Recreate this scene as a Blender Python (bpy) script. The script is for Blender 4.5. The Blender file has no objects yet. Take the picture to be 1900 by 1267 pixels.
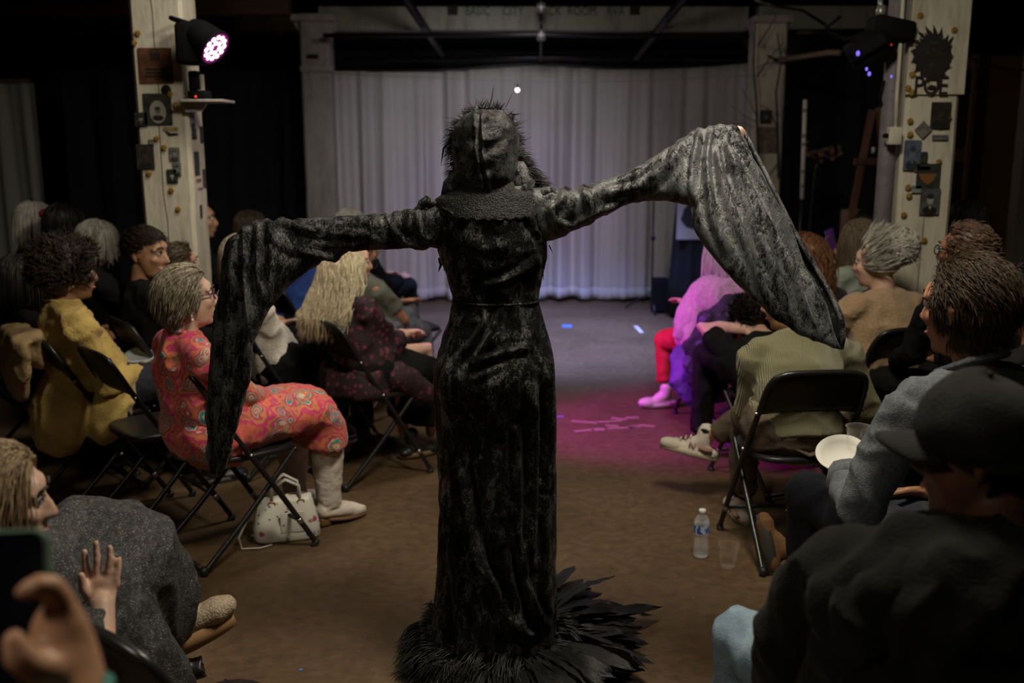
import bpy, bmesh, math, random
import numpy as np
from mathutils import Vector, Matrix
random.seed(7); RNG = np.random.default_rng(7)
SC = bpy.context.scene
COL = SC.collection
PI = math.pi
# ------------------------------------------------------------------ camera
CH = 1.65; FPX = 1847.0; TH = math.radians(11.4); CT, ST = math.cos(TH), math.sin(TH)
cd = bpy.data.cameras.new('camera'); cam = bpy.data.objects.new('camera', cd); COL.objects.link(cam)
cd.sensor_width = 36.0; cd.lens = 36.0 * FPX / 1900.0
cam.location = (0, 0, CH); cam.rotation_euler = (PI / 2 - TH, 0, 0)
cd.clip_start = 0.05; cd.clip_end = 60
cd.dof.use_dof = True; cd.dof.focus_distance = 2.95; cd.dof.aperture_fstop = 2.4
SC.camera = cam
# ------------------------------------------------------------------ world, exposure, lights
w = bpy.data.worlds.new('world'); SC.world = w; w.use_nodes = True
w.node_tree.nodes['Background'].inputs[0].default_value = (0.5, 0.55, 0.6, 1)
w.node_tree.nodes['Background'].inputs[1].default_value = 0.002
SC.view_settings.view_transform = 'Standard'; SC.view_settings.look = 'None'
SC.view_settings.exposure = 0.0; SC.view_settings.gamma = 1.0; SC.view_settings.use_curve_mapping = False
SC.cycles.use_denoising = True
SC.cycles.max_bounces = 6
def light(name, kind, loc, target, energy, color, **kw):
    l = bpy.data.lights.new(name, kind); l.energy = energy; l.color = color
    for k, v in kw.items(): setattr(l, k, v)
    o = bpy.data.objects.new(name, l); COL.objects.link(o); o.location = loc
    d = Vector(target) - Vector(loc); o.rotation_euler = d.to_track_quat('-Z', 'Y').to_euler()
    return o
# house light over the aisle (above the frame)
light('house_light', 'AREA', (0.60, 2.55, 3.15), (0.15, 3.2, 0), 60, (1.0, 0.90, 0.73), shape='RECTANGLE', size=0.7, size_y=0.5, spread=math.radians(170))
# added fill with no visible source, brightens the left rows and left pillar
light('left_rows_fill', 'AREA', (-0.75, 4.5, 3.15), (-1.15, 5.0, 0.8), 16, (1.0, 0.90, 0.76), shape='RECTANGLE', size=0.8, size_y=0.5, spread=math.radians(135))
# dim house lamp behind the camera, towards the left rows
light('house_light_rear', 'AREA', (-1.9, 0.3, 3.2), (-0.95, 1.6, 0.8), 6, (1.0, 0.88, 0.72), shape='RECTANGLE', size=0.6, size_y=0.4, spread=math.radians(75))
# added unseen fill, stands in for bounce light on the beams and upper curtain
light('ceiling_lamp', 'POINT', (0.2, 6.5, 2.95), (0.2, 6.5, 0), 17, (1.0, 0.93, 0.82), shadow_soft_size=0.15)
# added unseen spot: cool pool on the stage floor and low on the curtain
light('stage_pool', 'SPOT', (0.5, 7.6, 3.1), (0.35, 8.3, 0), 1650, (0.32, 0.39, 1.0), spot_size=math.radians(70), spot_blend=0.9, shadow_soft_size=0.3)
# extra pale wash put in to lift the middle of the curtain
light('curtain_wash', 'SPOT', (0.0, 6.4, 3.0), (-0.35, 10.4, 1.05), 125, (0.98, 0.94, 1.0), spot_size=math.radians(58), spot_blend=1.0, shadow_soft_size=0.25)
# blue violet stage light low on the curtain and the stage floor
light('stage_violet', 'SPOT', (0.5, 6.0, 3.0), (-0.1, 10.2, 0.45), 120, (0.42, 0.31, 1.0), spot_size=math.radians(40), spot_blend=1.0, shadow_soft_size=0.1)
# magenta light from the lamp on the left pillar
light('stage_magenta', 'SPOT', (-1.46, 5.0, 2.05), (1.10, 5.75, 0.0), 620, (0.80, 0.02, 1.0), spot_size=math.radians(38), spot_blend=0.8, shadow_soft_size=0.06)

def P(px, py, Y):
    x = (px - 950) / FPX; y = -(py - 633.5) / FPX
    r = (x, CT + y * ST, -ST + y * CT); t = Y / r[1]
    return Vector((r[0] * t, Y, CH + r[2] * t))
def G(px, py, z=0.0):
    x = (px - 950) / FPX; y = -(py - 633.5) / FPX
    r = (x, CT + y * ST, -ST + y * CT); t = (z - CH) / r[2]
    return Vector((r[0] * t, r[1] * t, z))
def pix(co):
    z = co[:, 2] - CH; d = co[:, 1] * CT - z * ST; u = z * CT + co[:, 1] * ST
    return np.stack([950 + FPX * co[:, 0] / d, 633.5 - FPX * u / d], 1)
# ------------------------------------------------------------------ numpy noise
def _hash(i, j, k):
    n = (i * 374761393 + j * 668265263 + k * 1274126177) & 0xFFFFFFFF
    n = ((n ^ (n >> 13)) * 1274126177) & 0xFFFFFFFF
    return ((n ^ (n >> 16)) & 0xFFFF) / 65535.0
def vnoise(p):
    p = np.asarray(p, float); i = np.floor(p).astype(np.int64); f = p - i; f = f * f * (3 - 2 * f)
    r = 0
    for a in (0, 1):
        for b in (0, 1):
            for c in (0, 1):
                wgt = (f[:, 0] if a else 1 - f[:, 0]) * (f[:, 1] if b else 1 - f[:, 1]) * (f[:, 2] if c else 1 - f[:, 2])
                r = r + wgt * _hash(i[:, 0] + a, i[:, 1] + b, i[:, 2] + c)
    return r * 2 - 1
def folds(amp, scale=(9, 9, 9), ridge=True, seed=0.0):
    s = np.array(scale, float)
    def f(co, no):
        n = vnoise(co * s + seed) + 0.5 * vnoise(co * s * 2.1 + 7 + seed)
        if ridge: n = 1.35 * (1 - np.minimum(np.abs(n), 1)) ** 2.2 - 0.4
        return co + no * (amp * n)[:, None]
    return f
# ------------------------------------------------------------------ mesh builder
def frame_of(d, up=Vector((0, 0, 1))):
    d = d.normalized()
    if abs(d.dot(up)) > 0.98: up = Vector((0, 1, 0))
    x = d.cross(up).normalized(); return x, x.cross(d).normalized()
class MB:
    def __init__(s): s.v = []; s.f = []
    def add(s, vs, fs):
        b = len(s.v); s.v += [tuple(v) for v in vs]; s.f += [tuple(i + b for i in f) for f in fs]; return s
    def box(s, c, size, R=None, taper=1.0):
        c = Vector(c); h = Vector(size) / 2; vs = []
        for z in (-1, 1):
            k = taper if z > 0 else 1.0
            for x, y in ((-1, -1), (1, -1), (1, 1), (-1, 1)):
                q = Vector((x * h.x * k, y * h.y * k, z * h.z)); vs.append(c + (R @ q if R else q))
        return s.add(vs, [(3, 2, 1, 0), (4, 5, 6, 7), (0, 1, 5, 4), (1, 2, 6, 5), (2, 3, 7, 6), (3, 0, 4, 7)])
    def bbox(s, c, size, R=None, b=0.01):
        """box with its edges chamfered"""
        bm = bmesh.new(); bmesh.ops.create_cube(bm, size=1)
        for v in bm.verts: v.co = Vector((v.co.x * size[0], v.co.y * size[1], v.co.z * size[2]))
        bmesh.ops.bevel(bm, geom=bm.edges[:], offset=min(b, min(size) * .45), segments=2, profile=.5, affect='EDGES')
        c = Vector(c); bm.verts.index_update()
        s.add([c + (R @ v.co if R else v.co) for v in bm.verts], [[v.index for v in f.verts] for f in bm.faces]); bm.free(); return s
    def ell(s, c, r, R=None, nu=14, nv=9):
        c = Vector(c); vs = []
        if not hasattr(r, '__len__'): r = (r, r, r)
        for j in range(1, nv):
            t = PI * j / nv
            for i in range(nu):
                a = 2 * PI * i / nu
                q = Vector((r[0] * math.sin(t) * math.cos(a), r[1] * math.sin(t) * math.sin(a), r[2] * math.cos(t)))
                vs.append(c + (R @ q if R else q))
        for z in (1, -1):
            q = Vector((0, 0, r[2] * z)); vs.append(c + (R @ q if R else q))
        n = (nv - 1) * nu; fs = []
        for j in range(nv - 2):
            for i in range(nu):
                a, b = j * nu + i, j * nu + (i + 1) % nu; fs.append((a, a + nu, b + nu, b))
        for i in range(nu):
            fs.append((n, i, (i + 1) % nu)); fs.append((n + 1, (nv - 2) * nu + (i + 1) % nu, (nv - 2) * nu + i))
        return s.add(vs, fs)
    def rings(s, rs, cap=True, closed=True):
        n = len(rs[0]); vs = [v for r in rs for v in r]; fs = []
        m = n if closed else n - 1
        for j in range(len(rs) - 1):
            for i in range(m):
                k = (i + 1) % n; fs.append((j * n + i, j * n + k, (j + 1) * n + k, (j + 1) * n + i))
        if cap and closed:
            fs.append(tuple(range(n - 1, -1, -1))); fs.append(tuple(range((len(rs) - 1) * n, len(rs) * n)))
        return s.add(vs, fs)
    def tube(s, pts, rad, n=8, right=None, flat=1.0, round_ends=False, cap=True):
        """tapered tube through pts; rad number or list; right + flat: radius along 'right' is rad, the other is rad*flat"""
        pts = [Vector(p) for p in pts]
        if not hasattr(rad, '__len__'): rad = [rad] * len(pts)
        rad = list(rad)
        fl = list(flat) if hasattr(flat, '__len__') else [flat] * len(pts)
        if round_ends:
            d0 = (pts[0] - pts[1]).normalized(); d1 = (pts[-1] - pts[-2]).normalized(); r0, r1 = rad[0], rad[-1]
            f0, f1 = fl[0], fl[-1]; m0 = min(1, f0); m1 = min(1, f1)
            pts = [pts[0] + d0 * r0 * m0, pts[0] + d0 * r0 * .7 * m0] + pts + [pts[-1] + d1 * r1 * .7 * m1, pts[-1] + d1 * r1 * m1]
            rad = [r0 * .12, r0 * .72] + rad + [r1 * .72, r1 * .12]; fl = [f0, f0] + fl + [f1, f1]
        rs = []; x = None
        for i, p in enumerate(pts):
            d = (pts[min(i + 1, len(pts) - 1)] - pts[max(i - 1, 0)])
            if d.length < 1e-9: d = Vector((0, 0, 1))
            d.normalize()
            if right is not None:
                x = Vector(right) - d * d.dot(Vector(right))
                if x.length < 1e-4: x = frame_of(d)[0]
                x.normalize()
            elif x is None: x = frame_of(d)[0]
            else:
                x = x - d * x.dot(d)
                if x.length < 1e-6: x = frame_of(d)[0]
                x.normalize()
            y = d.cross(x)
            rs.append([p + x * (rad[i] * math.cos(2 * PI * k / n)) + y * (rad[i] * fl[i] * math.sin(2 * PI * k / n)) for k in range(n)])
        return s.rings(rs, cap)
    def cap(s, a, b, ra, rb=None, n=12, right=None, flat=1.0):
        return s.tube([a, b], [ra, ra if rb is None else rb], n, right, flat, True)
    def lathe(s, prof, c=(0, 0, 0), n=20, R=None, cap=True):
        c = Vector(c); rs = []
        for r, z in prof:
            ring = []
            for k in range(n):
                q = Vector((r * math.cos(2 * PI * k / n), r * math.sin(2 * PI * k / n), z)); ring.append(c + (R @ q if R else q))
            rs.append(ring)
        return s.rings(rs, cap)
    def poly(s, pts, thick):
        """flat outline (list of Vectors) given a thickness vector"""
        n = len(pts); t = Vector(thick); vs = [Vector(p) for p in pts] + [Vector(p) + t for p in pts]
        return s.add(vs, [tuple(range(n)), tuple(range(2 * n - 1, n - 1, -1))] + [(i, i + n, (i + 1) % n + n, (i + 1) % n) for i in range(n)])
    def build(s, name, mat, parent=None, loc=None, smooth=True, remesh=None, relax=0, disp=None, post=None):
        o = wloc(parent) if parent is not None else Vector(loc or (0, 0, 0))
        me = bpy.data.meshes.new(name)
        if s.v:
            co = np.array(s.v, float) - np.array(o)
        me.from_pydata(co.tolist(), [], s.f); me.update()
        if remesh:
            tmp = bpy.data.objects.new('tmp', me); COL.objects.link(tmp)
            m = tmp.modifiers.new('r', 'REMESH'); m.mode = 'VOXEL'; m.voxel_size = remesh
            if relax:
                m = tmp.modifiers.new('s', 'SMOOTH'); m.factor = 0.5; m.iterations = relax
            dg = bpy.context.evaluated_depsgraph_get()
            me2 = bpy.data.meshes.new_from_object(tmp.evaluated_get(dg))
            bpy.data.objects.remove(tmp); bpy.data.meshes.remove(me); me = me2; me.name = name
        if disp is not None:
            nv = len(me.vertices); co = np.empty(nv * 3); me.vertices.foreach_get('co', co); no = np.empty(nv * 3); me.vertex_normals.foreach_get('vector', no)
            co = co.reshape(-1, 3) + np.array(o); no = no.reshape(-1, 3)
            for d in (disp if isinstance(disp, (list, tuple)) else [disp]): co = d(co, no)
            me.vertices.foreach_set('co', (co - np.array(o)).ravel()); me.update()
        if smooth: me.shade_smooth()
        me.materials.clear()
        for m in (mat if isinstance(mat, (list, tuple)) else [mat]): me.materials.append(m)
        ob = bpy.data.objects.new(name, me); COL.objects.link(ob)
        if parent is not None: ob.parent = parent
        else: ob.location = o
        return ob
def wloc(o):
    v = Vector((0, 0, 0))
    while o is not None: v += o.location; o = o.parent
    return v
def tag(o, label=None, cat=None, group=None, kind=None):
    if label: o['label'] = label
    if cat: o['category'] = cat
    if group: o['group'] = group
    if kind: o['kind'] = kind
    return o
def empty(name, loc, label=None, cat=None, group=None, kind=None, rz=0):
    o = bpy.data.objects.new(name, None); COL.objects.link(o); o.location = loc; o.rotation_euler = (0, 0, rz)
    o.empty_display_size = 0.1
    return tag(o, label, cat, group, kind)
def copy_tree(o, parent=None):
    c = o.copy(); COL.objects.link(c)
    if parent is not None: c.parent = parent
    for ch in list(o.children): copy_tree(ch, c)
    return c
def text(name, s, size, loc, mat, parent, rot=(PI / 2, 0, 0), ext=0.001, align='CENTER', sx=1.0):
    c = bpy.data.curves.new(name, 'FONT'); c.body = s; c.size = size; c.extrude = ext; c.align_x = align; c.align_y = 'CENTER'; c.resolution_u = 3
    t_ = bpy.data.objects.new('tmp', c); COL.objects.link(t_); me = bpy.data.meshes.new_from_object(t_.evaluated_get(bpy.context.evaluated_depsgraph_get()))
    bpy.data.objects.remove(t_); bpy.data.curves.remove(c); me.name = name; me.materials.clear(); me.materials.append(mat); o = bpy.data.objects.new(name, me); COL.objects.link(o)
    if parent is not None: o.parent = parent; o.location = Vector(loc) - wloc(parent)
    else: o.location = loc
    o.rotation_euler = rot; o.scale.x = sx
    return o
# ------------------------------------------------------------------ materials
def new_mat(name):
    m = bpy.data.materials.new(name); m.use_nodes = True; nt = m.node_tree
    return m, nt, nt.nodes['Principled BSDF']
def N(nt, t, **kw):
    n = nt.nodes.new(t)
    for k, v in kw.items():
        if k.startswith('i_'): n.inputs[k[2:].replace('_', ' ')].default_value = v
        else: setattr(n, k, v)
    return n
def ramp(nt, fac, stops, interp='LINEAR'):
    r = nt.nodes.new('ShaderNodeValToRGB'); r.color_ramp.interpolation = interp; e = r.color_ramp.elements
    while len(e) < len(stops): e.new(0.5)
    for i, (p, c) in enumerate(stops):
        e[i].position = p; e[i].color = (*c, 1) if len(c) == 3 else c
    if fac is not None: nt.links.new(fac, r.inputs[0])
    return r
def coords(nt, scale=(1, 1, 1), rot=(0, 0, 0)):
    tc = N(nt, 'ShaderNodeTexCoord'); mp = N(nt, 'ShaderNodeMapping'); mp.inputs['Scale'].default_value = scale; mp.inputs['Rotation'].default_value = rot
    nt.links.new(tc.outputs['Object'], mp.inputs[0]); return mp.outputs[0]
def mixc(nt, fac, a, b, mode='MIX'):
    m = N(nt, 'ShaderNodeMix', data_type='RGBA', blend_type=mode)
    for sock, val in ((m.inputs[0], fac), (m.inputs[6], a), (m.inputs[7], b)):
        if hasattr(val, 'is_linked'): nt.links.new(val, sock)
        elif hasattr(val, '__len__'): sock.default_value = (*val, 1)
        else: sock.default_value = val
    return m.outputs[2]
def mat(name, col, rough=0.6, col2=None, nscale=8, bump=0.0, bscale=60, metal=0.0, spec=0.4, stretch=(1, 1, 1), sheen=0.0, detail=4, emit=None, estr=0, coat=0, lo=.35, hi=.65):
    m, nt, b = new_mat(name)
    b.inputs['Roughness'].default_value = rough; b.inputs['Metallic'].default_value = metal; b.inputs['Specular IOR Level'].default_value = spec
    b.inputs['Sheen Weight'].default_value = sheen; b.inputs['Coat Weight'].default_value = coat
    b.inputs['Base Color'].default_value = (*col, 1)
    v = coords(nt, stretch)
    if col2 is not None:
        n = N(nt, 'ShaderNodeTexNoise', i_Scale=nscale, i_Detail=detail); nt.links.new(v, n.inputs['Vector'])
        r = ramp(nt, n.outputs[0], [(lo, col), (hi, col2)]); nt.links.new(r.outputs[0], b.inputs['Base Color'])
    if bump:
        n2 = N(nt, 'ShaderNodeTexNoise', i_Scale=bscale, i_Detail=3.0); nt.links.new(v, n2.inputs['Vector'])
        bp = N(nt, 'ShaderNodeBump', i_Strength=bump, i_Distance=0.01); nt.links.new(n2.outputs[0], bp.inputs['Height']); nt.links.new(bp.outputs[0], b.inputs['Normal'])
    if emit: b.inputs['Emission Color'].default_value = (*emit, 1); b.inputs['Emission Strength'].default_value = estr
    return m
def skin(name, c, rough=0.5):
    m, nt, b = new_mat(name); v = coords(nt)
    n = N(nt, 'ShaderNodeTexNoise', i_Scale=14.0, i_Detail=4.0); nt.links.new(v, n.inputs['Vector'])
    r = ramp(nt, n.outputs[0], [(.3, tuple(x * .82 for x in c)), (.7, (min(1, c[0] * 1.12), c[1] * 1.05, c[2]))]); nt.links.new(r.outputs[0], b.inputs['Base Color'])
    b.inputs['Roughness'].default_value = rough; b.inputs['Subsurface Weight'].default_value = 0.12; b.inputs['Subsurface Radius'].default_value = (.02, .008, .004)
    b.inputs['Subsurface Scale'].default_value = 0.3
    n2 = N(nt, 'ShaderNodeTexNoise', i_Scale=160.0); nt.links.new(v, n2.inputs['Vector'])
    bp = N(nt, 'ShaderNodeBump', i_Strength=0.12, i_Distance=0.004); nt.links.new(n2.outputs[0], bp.inputs['Height']); nt.links.new(bp.outputs[0], b.inputs['Normal'])
    return m
def hairmat(name, c1, c2, rough=0.42, stretch=(1, 1, .12), scale=120):
    m, nt, b = new_mat(name); v = coords(nt, stretch)
    n = N(nt, 'ShaderNodeTexNoise', i_Scale=scale, i_Detail=3.0); nt.links.new(v, n.inputs['Vector'])
    r = ramp(nt, n.outputs[0], [(.32, c1), (.68, c2)]); nt.links.new(r.outputs[0], b.inputs['Base Color'])
    b.inputs['Roughness'].default_value = rough; b.inputs['Specular IOR Level'].default_value = .35
    bp = N(nt, 'ShaderNodeBump', i_Strength=0.5, i_Distance=0.004); nt.links.new(n.outputs[0], bp.inputs['Height']); nt.links.new(bp.outputs[0], b.inputs['Normal'])
    return m
def velvet(name, stretch=(1, 1, 1), lo=.46, hi=.60, bright=.085, bump=.5, sheen=.5, spec=.6):
    """crushed velvet: the pile lies two ways, silvery where it lies over, black where it stands"""
    m, nt, b = new_mat(name); v = coords(nt, stretch)
    d = N(nt, 'ShaderNodeTexNoise', i_Scale=22.0, i_Detail=2.0); nt.links.new(v, d.inputs['Vector'])
    mx = mixc(nt, .035, v, d.outputs['Color'], 'ADD')
    n = N(nt, 'ShaderNodeTexNoise', i_Scale=26.0, i_Detail=10.0, i_Roughness=.73, i_Distortion=.4); nt.links.new(mx, n.inputs['Vector'])
    n2 = N(nt, 'ShaderNodeTexNoise', i_Scale=190.0, i_Detail=3.0, i_Roughness=.7); nt.links.new(mx, n2.inputs['Vector'])
    n3 = N(nt, 'ShaderNodeTexNoise', i_Scale=620.0, i_Detail=1.0); nt.links.new(v, n3.inputs['Vector'])
    a1 = N(nt, 'ShaderNodeMath', operation='MULTIPLY_ADD'); nt.links.new(n2.outputs[0], a1.inputs[0]); a1.inputs[1].default_value = .44; nt.links.new(n.outputs[0], a1.inputs[2])
    sm = N(nt, 'ShaderNodeMath', operation='MULTIPLY_ADD'); nt.links.new(n3.outputs[0], sm.inputs[0]); sm.inputs[1].default_value = .28; nt.links.new(a1.outputs[0], sm.inputs[2])
    r = ramp(nt, sm.outputs[0], [(lo + .36, (0, 0, 0)), (hi + .36, (1, 1, 1))])
    c = mixc(nt, r.outputs[0], (.0030, .0030, .0029), (bright * .90, bright * .97, bright)); nt.links.new(c, b.inputs['Base Color'])
    sp = ramp(nt, r.outputs[0], [(0, (.06, .06, .06)), (1, (spec, spec, spec))]); nt.links.new(sp.outputs[0], b.inputs['Specular IOR Level'])
    rr = ramp(nt, r.outputs[0], [(0, (.48, .48, .48)), (1, (.34, .34, .34))]); nt.links.new(rr.outputs[0], b.inputs['Roughness'])
    sw = N(nt, 'ShaderNodeMath', operation='MULTIPLY_ADD'); nt.links.new(r.outputs[0], sw.inputs[0]); sw.inputs[1].default_value = sheen; sw.inputs[2].default_value = .03
    nt.links.new(sw.outputs[0], b.inputs['Sheen Weight']); b.inputs['Sheen Roughness'].default_value = .3; b.inputs['Sheen Tint'].default_value = (.85, .87, .85, 1)
    bp = N(nt, 'ShaderNodeBump', i_Strength=bump, i_Distance=0.008); nt.links.new(sm.outputs[0], bp.inputs['Height']); nt.links.new(bp.outputs[0], b.inputs['Normal'])
    return m
def paper(name, c1, c2, scale=14, lo=.42, hi=.58, oval=None):
    """printed picture: soft blotches of two tones, darker towards the collar of the sitter"""
    m, nt, b = new_mat(name); v = coords(nt)
    n = N(nt, 'ShaderNodeTexNoise', i_Scale=scale, i_Detail=2.0); nt.links.new(v, n.inputs['Vector'])
    r = ramp(nt, n.outputs[0], [(lo, c1), (hi, c2)]); nt.links.new(r.outputs[0], b.inputs['Base Color']); b.inputs['Roughness'].default_value = .55
    return m
MAT = {}
MAT['black_metal'] = mat('black_metal', (.012, .012, .012), .32, spec=.5, bump=.05, bscale=200)
MAT['black_plastic'] = mat('black_plastic', (.012, .012, .013), .45, (.02, .02, .02), bump=.1, bscale=150)
MAT['steel'] = mat('steel', (.55, .55, .55), .3, metal=1.0)
MAT['black_cloth'] = mat('black_cloth', (.006, .006, .006), .9, (.011, .011, .011), 5, .3, 120, spec=.10)
MAT['black_drape'] = mat('black_drape', (.010, .010, .013), .9, (.016, .016, .020), 3, .2, 90)
# ================================================================== ROOM
def floor_material():
    m, nt, b = new_mat('floor_concrete'); v = coords(nt)
    n1 = N(nt, 'ShaderNodeTexNoise', i_Scale=1.3, i_Detail=6.0, i_Roughness=.6); nt.links.new(v, n1.inputs['Vector'])
    n2 = N(nt, 'ShaderNodeTexNoise', i_Scale=22.0, i_Detail=6.0, i_Roughness=.7); nt.links.new(v, n2.inputs['Vector'])
    c1 = ramp(nt, n1.outputs[0], [(.3, (.084, .052, .026)), (.5, (.120, .077, .040)), (.72, (.150, .099, .054))])
    c2 = ramp(nt, n2.outputs[0], [(.35, (.62, .62, .62)), (.65, (1.15, 1.13, 1.1))])
    c = mixc(nt, .8, c1.outputs[0], c2.outputs[0], 'MULTIPLY')
    # pale scuffs and specks
    ws = N(nt, 'ShaderNodeTexNoise', i_Scale=3.0, i_Detail=2.0, i_Distortion=2.5); nt.links.new(coords(nt, (1, 6, 1), (0, 0, .6)), ws.inputs['Vector'])
    r3 = ramp(nt, ws.outputs[0], [(.495, (0, 0, 0)), (.5, (1, 1, 1)), (.505, (0, 0, 0))])
    vs = N(nt, 'ShaderNodeTexVoronoi', i_Scale=16.0); nt.links.new(v, vs.inputs['Vector'])
    r4 = ramp(nt, vs.outputs[0], [(.035, (1, 1, 1)), (.06, (0, 0, 0))])
    c = mixc(nt, mixc(nt, .10, (0, 0, 0), r3.outputs[0]), c, (.42, .36, .27))
    f4 = N(nt, 'ShaderNodeMath', operation='MULTIPLY'); nt.links.new(r4.outputs[0], f4.inputs[0]); f4.inputs[1].default_value = .3
    c = mixc(nt, f4.outputs[0], c, (.42, .36, .28))
    nt.links.new(c, b.inputs['Base Color'])
    rr = ramp(nt, n2.outputs[0], [(.3, (.42, .42, .42)), (.7, (.62, .62, .62))]); nt.links.new(rr.outputs[0], b.inputs['Roughness'])
    b.inputs['Specular IOR Level'].default_value = .22
    bp = N(nt, 'ShaderNodeBump', i_Strength=.18, i_Distance=.01); nt.links.new(n2.outputs[0], bp.inputs['Height']); nt.links.new(bp.outputs[0], b.inputs['Normal'])
    return m
def paint_material(name, c, dirt, scale=2.0):
    """old cream paint on timber: worn, streaked, with drying cracks along the grain"""
    m, nt, b = new_mat(name)
    n1 = N(nt, 'ShaderNodeTexNoise', i_Scale=scale, i_Detail=6.0, i_Roughness=.65); nt.links.new(coords(nt, (3, 3, .7)), n1.inputs['Vector'])
    n2 = N(nt, 'ShaderNodeTexNoise', i_Scale=40.0, i_Detail=4.0); nt.links.new(coords(nt, (1, 1, .25)), n2.inputs['Vector'])
    r = ramp(nt, n1.outputs[0], [(.34, dirt), (.5, c), (.8, tuple(x * 1.08 for x in c))])
    r2 = ramp(nt, n2.outputs[0], [(.3, (.75, .74, .7)), (.5, (1, 1, 1))])
    nt.links.new(mixc(nt, .7, r.outputs[0], r2.outputs[0], 'MULTIPLY'), b.inputs['Base Color']); b.inputs['Roughness'].default_value = .6
    bp = N(nt, 'ShaderNodeBump', i_Strength=.35, i_Distance=.01); nt.links.new(n2.outputs[0], bp.inputs['Height']); nt.links.new(bp.outputs[0], b.inputs['Normal'])
    return m
MAT['floor'] = floor_material()
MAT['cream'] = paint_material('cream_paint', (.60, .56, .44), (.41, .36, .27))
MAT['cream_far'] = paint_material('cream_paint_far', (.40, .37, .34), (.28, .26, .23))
MAT['beam'] = paint_material('beam_paint', (.30, .30, .24), (.20, .19, .14))
MAT['ceiling'] = mat('ceiling_boards', (.035, .026, .018), .8, (.055, .042, .03), 4, .3, 40)
MAT['dark_wall'] = mat('dark_wall', (.008, .008, .010), .9, (.014, .014, .017), 3)
MAT['side_wall'] = mat('side_wall', (.11, .098, .080), .8, (.14, .12, .095), 2)
MAT['brown_wall'] = mat('brown_wall', (.16, .085, .035), .7, (.20, .11, .045), 2)
def struct(name, mb, m, **kw):
    return tag(mb.build(name, m, **kw), kind='structure')
struct('floor', MB().box((0, 4, -.05), (14, 18, .1)), MAT['floor'], smooth=False)
struct('ceiling', MB().box((0, 4, 3.35), (14, 18, .1)), MAT['ceiling'], smooth=False)
struct('wall_back', MB().box((0, 12.6, 1.65), (14, .1, 3.3)), MAT['dark_wall'], smooth=False)
struct('wall_left', MB().box((-6.6, 4, 1.65), (.1, 18, 3.3)), MAT['dark_wall'], smooth=False)
struct('wall_right', MB().box((5.6, 4, 1.65), (.1, 18, 3.3)), MAT['dark_wall'], smooth=False)
struct('wall_front', MB().box((0, -4.6, 1.65), (14, .1, 3.3)), MAT['dark_wall'], smooth=False)
# pale partition at the right edge and the brown recess beside it
struct('wall_partition', MB().box((4.55, 7.0, 1.65), (2.1, .12, 3.3)), MAT['side_wall'], smooth=False)
struct('wall_recess', MB().box((4.2, 8.6, 1.17), (1.6, .08, 2.34)), MAT['brown_wall'], smooth=False)
d = struct('door_1', MB().bbox((3.62, 8.53, 1.15), (.34, .05, .66), b=.008).bbox((3.62, 8.53, 1.92), (.34, .05, .62), b=.008), mat('door_dark', (.05, .022, .012), .5), smooth=False)
MB().bbox((3.83, 8.52, 1.2), (.05, .06, 2.3), b=.008).bbox((3.41, 8.52, 1.2), (.05, .06, 2.3), b=.008).build('frame', MAT['brown_wall'], d, smooth=False)
sw = tag(MB().bbox((4.28, 8.54, 1.33), (.09, .03, .14), b=.006).build('light_switch', MAT['black_plastic'], smooth=False), 'small dark switch plate on the brown recess wall at far right', 'switch')
# ---- pillars
def pillar(x0, x1, y, dp, z1, label, m, cap=None):
    xc = (x0 + x1) / 2; w_ = x1 - x0
    b = MB(); rs = []
    prof = []
    c = .018
    for px_, py_ in ((-w_/2 + c, -dp/2), (w_/2 - c, -dp/2), (w_/2, -dp/2 + c), (w_/2, dp/2 - c), (w_/2 - c, dp/2), (-w_/2 + c, dp/2), (-w_/2, dp/2 - c), (-w_/2, -dp/2 + c)): prof.append((px_, py_))
    zs = np.linspace(0, z1, 40)
    for z in zs:
        j = .003 * vnoise(np.array([[z * 5, xc, 0], [z * 5, xc, 9]]))
        rs.append([Vector((xc + p[0] + j[0] * (1 if p[0] > 0 else -1), y + dp/2 + p[1], z)) for p in prof])
    b.rings(rs)
    o = struct('column', b, m, smooth=False); o['label'] = label; return o
pl = pillar(-1.955, -1.682, 5.30, .25, 3.3, 'cream timber pillar on the left covered with small pictures', MAT['cream'])
pr = pillar(1.925, 2.19, 5.0, .26, 3.3, 'cream timber pillar on the right bearing the cutout portrait', MAT['cream'])
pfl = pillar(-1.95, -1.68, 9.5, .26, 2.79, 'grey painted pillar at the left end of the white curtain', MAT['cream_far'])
pfr = pillar(2.12, 2.40, 9.0, .27, 2.71, 'pale pillar at the right end of the curtain with bare branches', MAT['cream'])
# drying cracks of the timber: thin dark grooves standing as recessed strips
crack = mat('crack', (.04, .03, .02), .9)
def crackline(parent, pts, wd, y):
    b = MB()
    b.tube([Vector((x, y, z)) for x, z in pts], wd, 5); b.build('crack', crack, parent)
zz = np.linspace(.2, 3.2, 24)
crackline(pl, [(-1.833 + .006 * math.sin(z * 7) + .004 * math.sin(z * 17), z) for z in zz], .003, 5.301)
crackline(pr, [(2.045 + .005 * math.sin(z * 6), z) for z in np.linspace(1.9, 3.2, 12)], .0025, 5.001)
crackline(pr, [(2.06 + .005 * math.sin(z * 5), z) for z in np.linspace(.2, 1.5, 12)], .0025, 5.001)
# boards boxed round the right pillar (upper box slightly wider)
MB().bbox((2.058, 4.992, 2.10), (.285, .02, .46), b=.004).build('board', MAT['cream'], pr, smooth=False)
MB().bbox((2.057, 4.993, 2.75), (.275, .018, .80), b=.004).build('board', MAT['cream'], pr, smooth=False)
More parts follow.
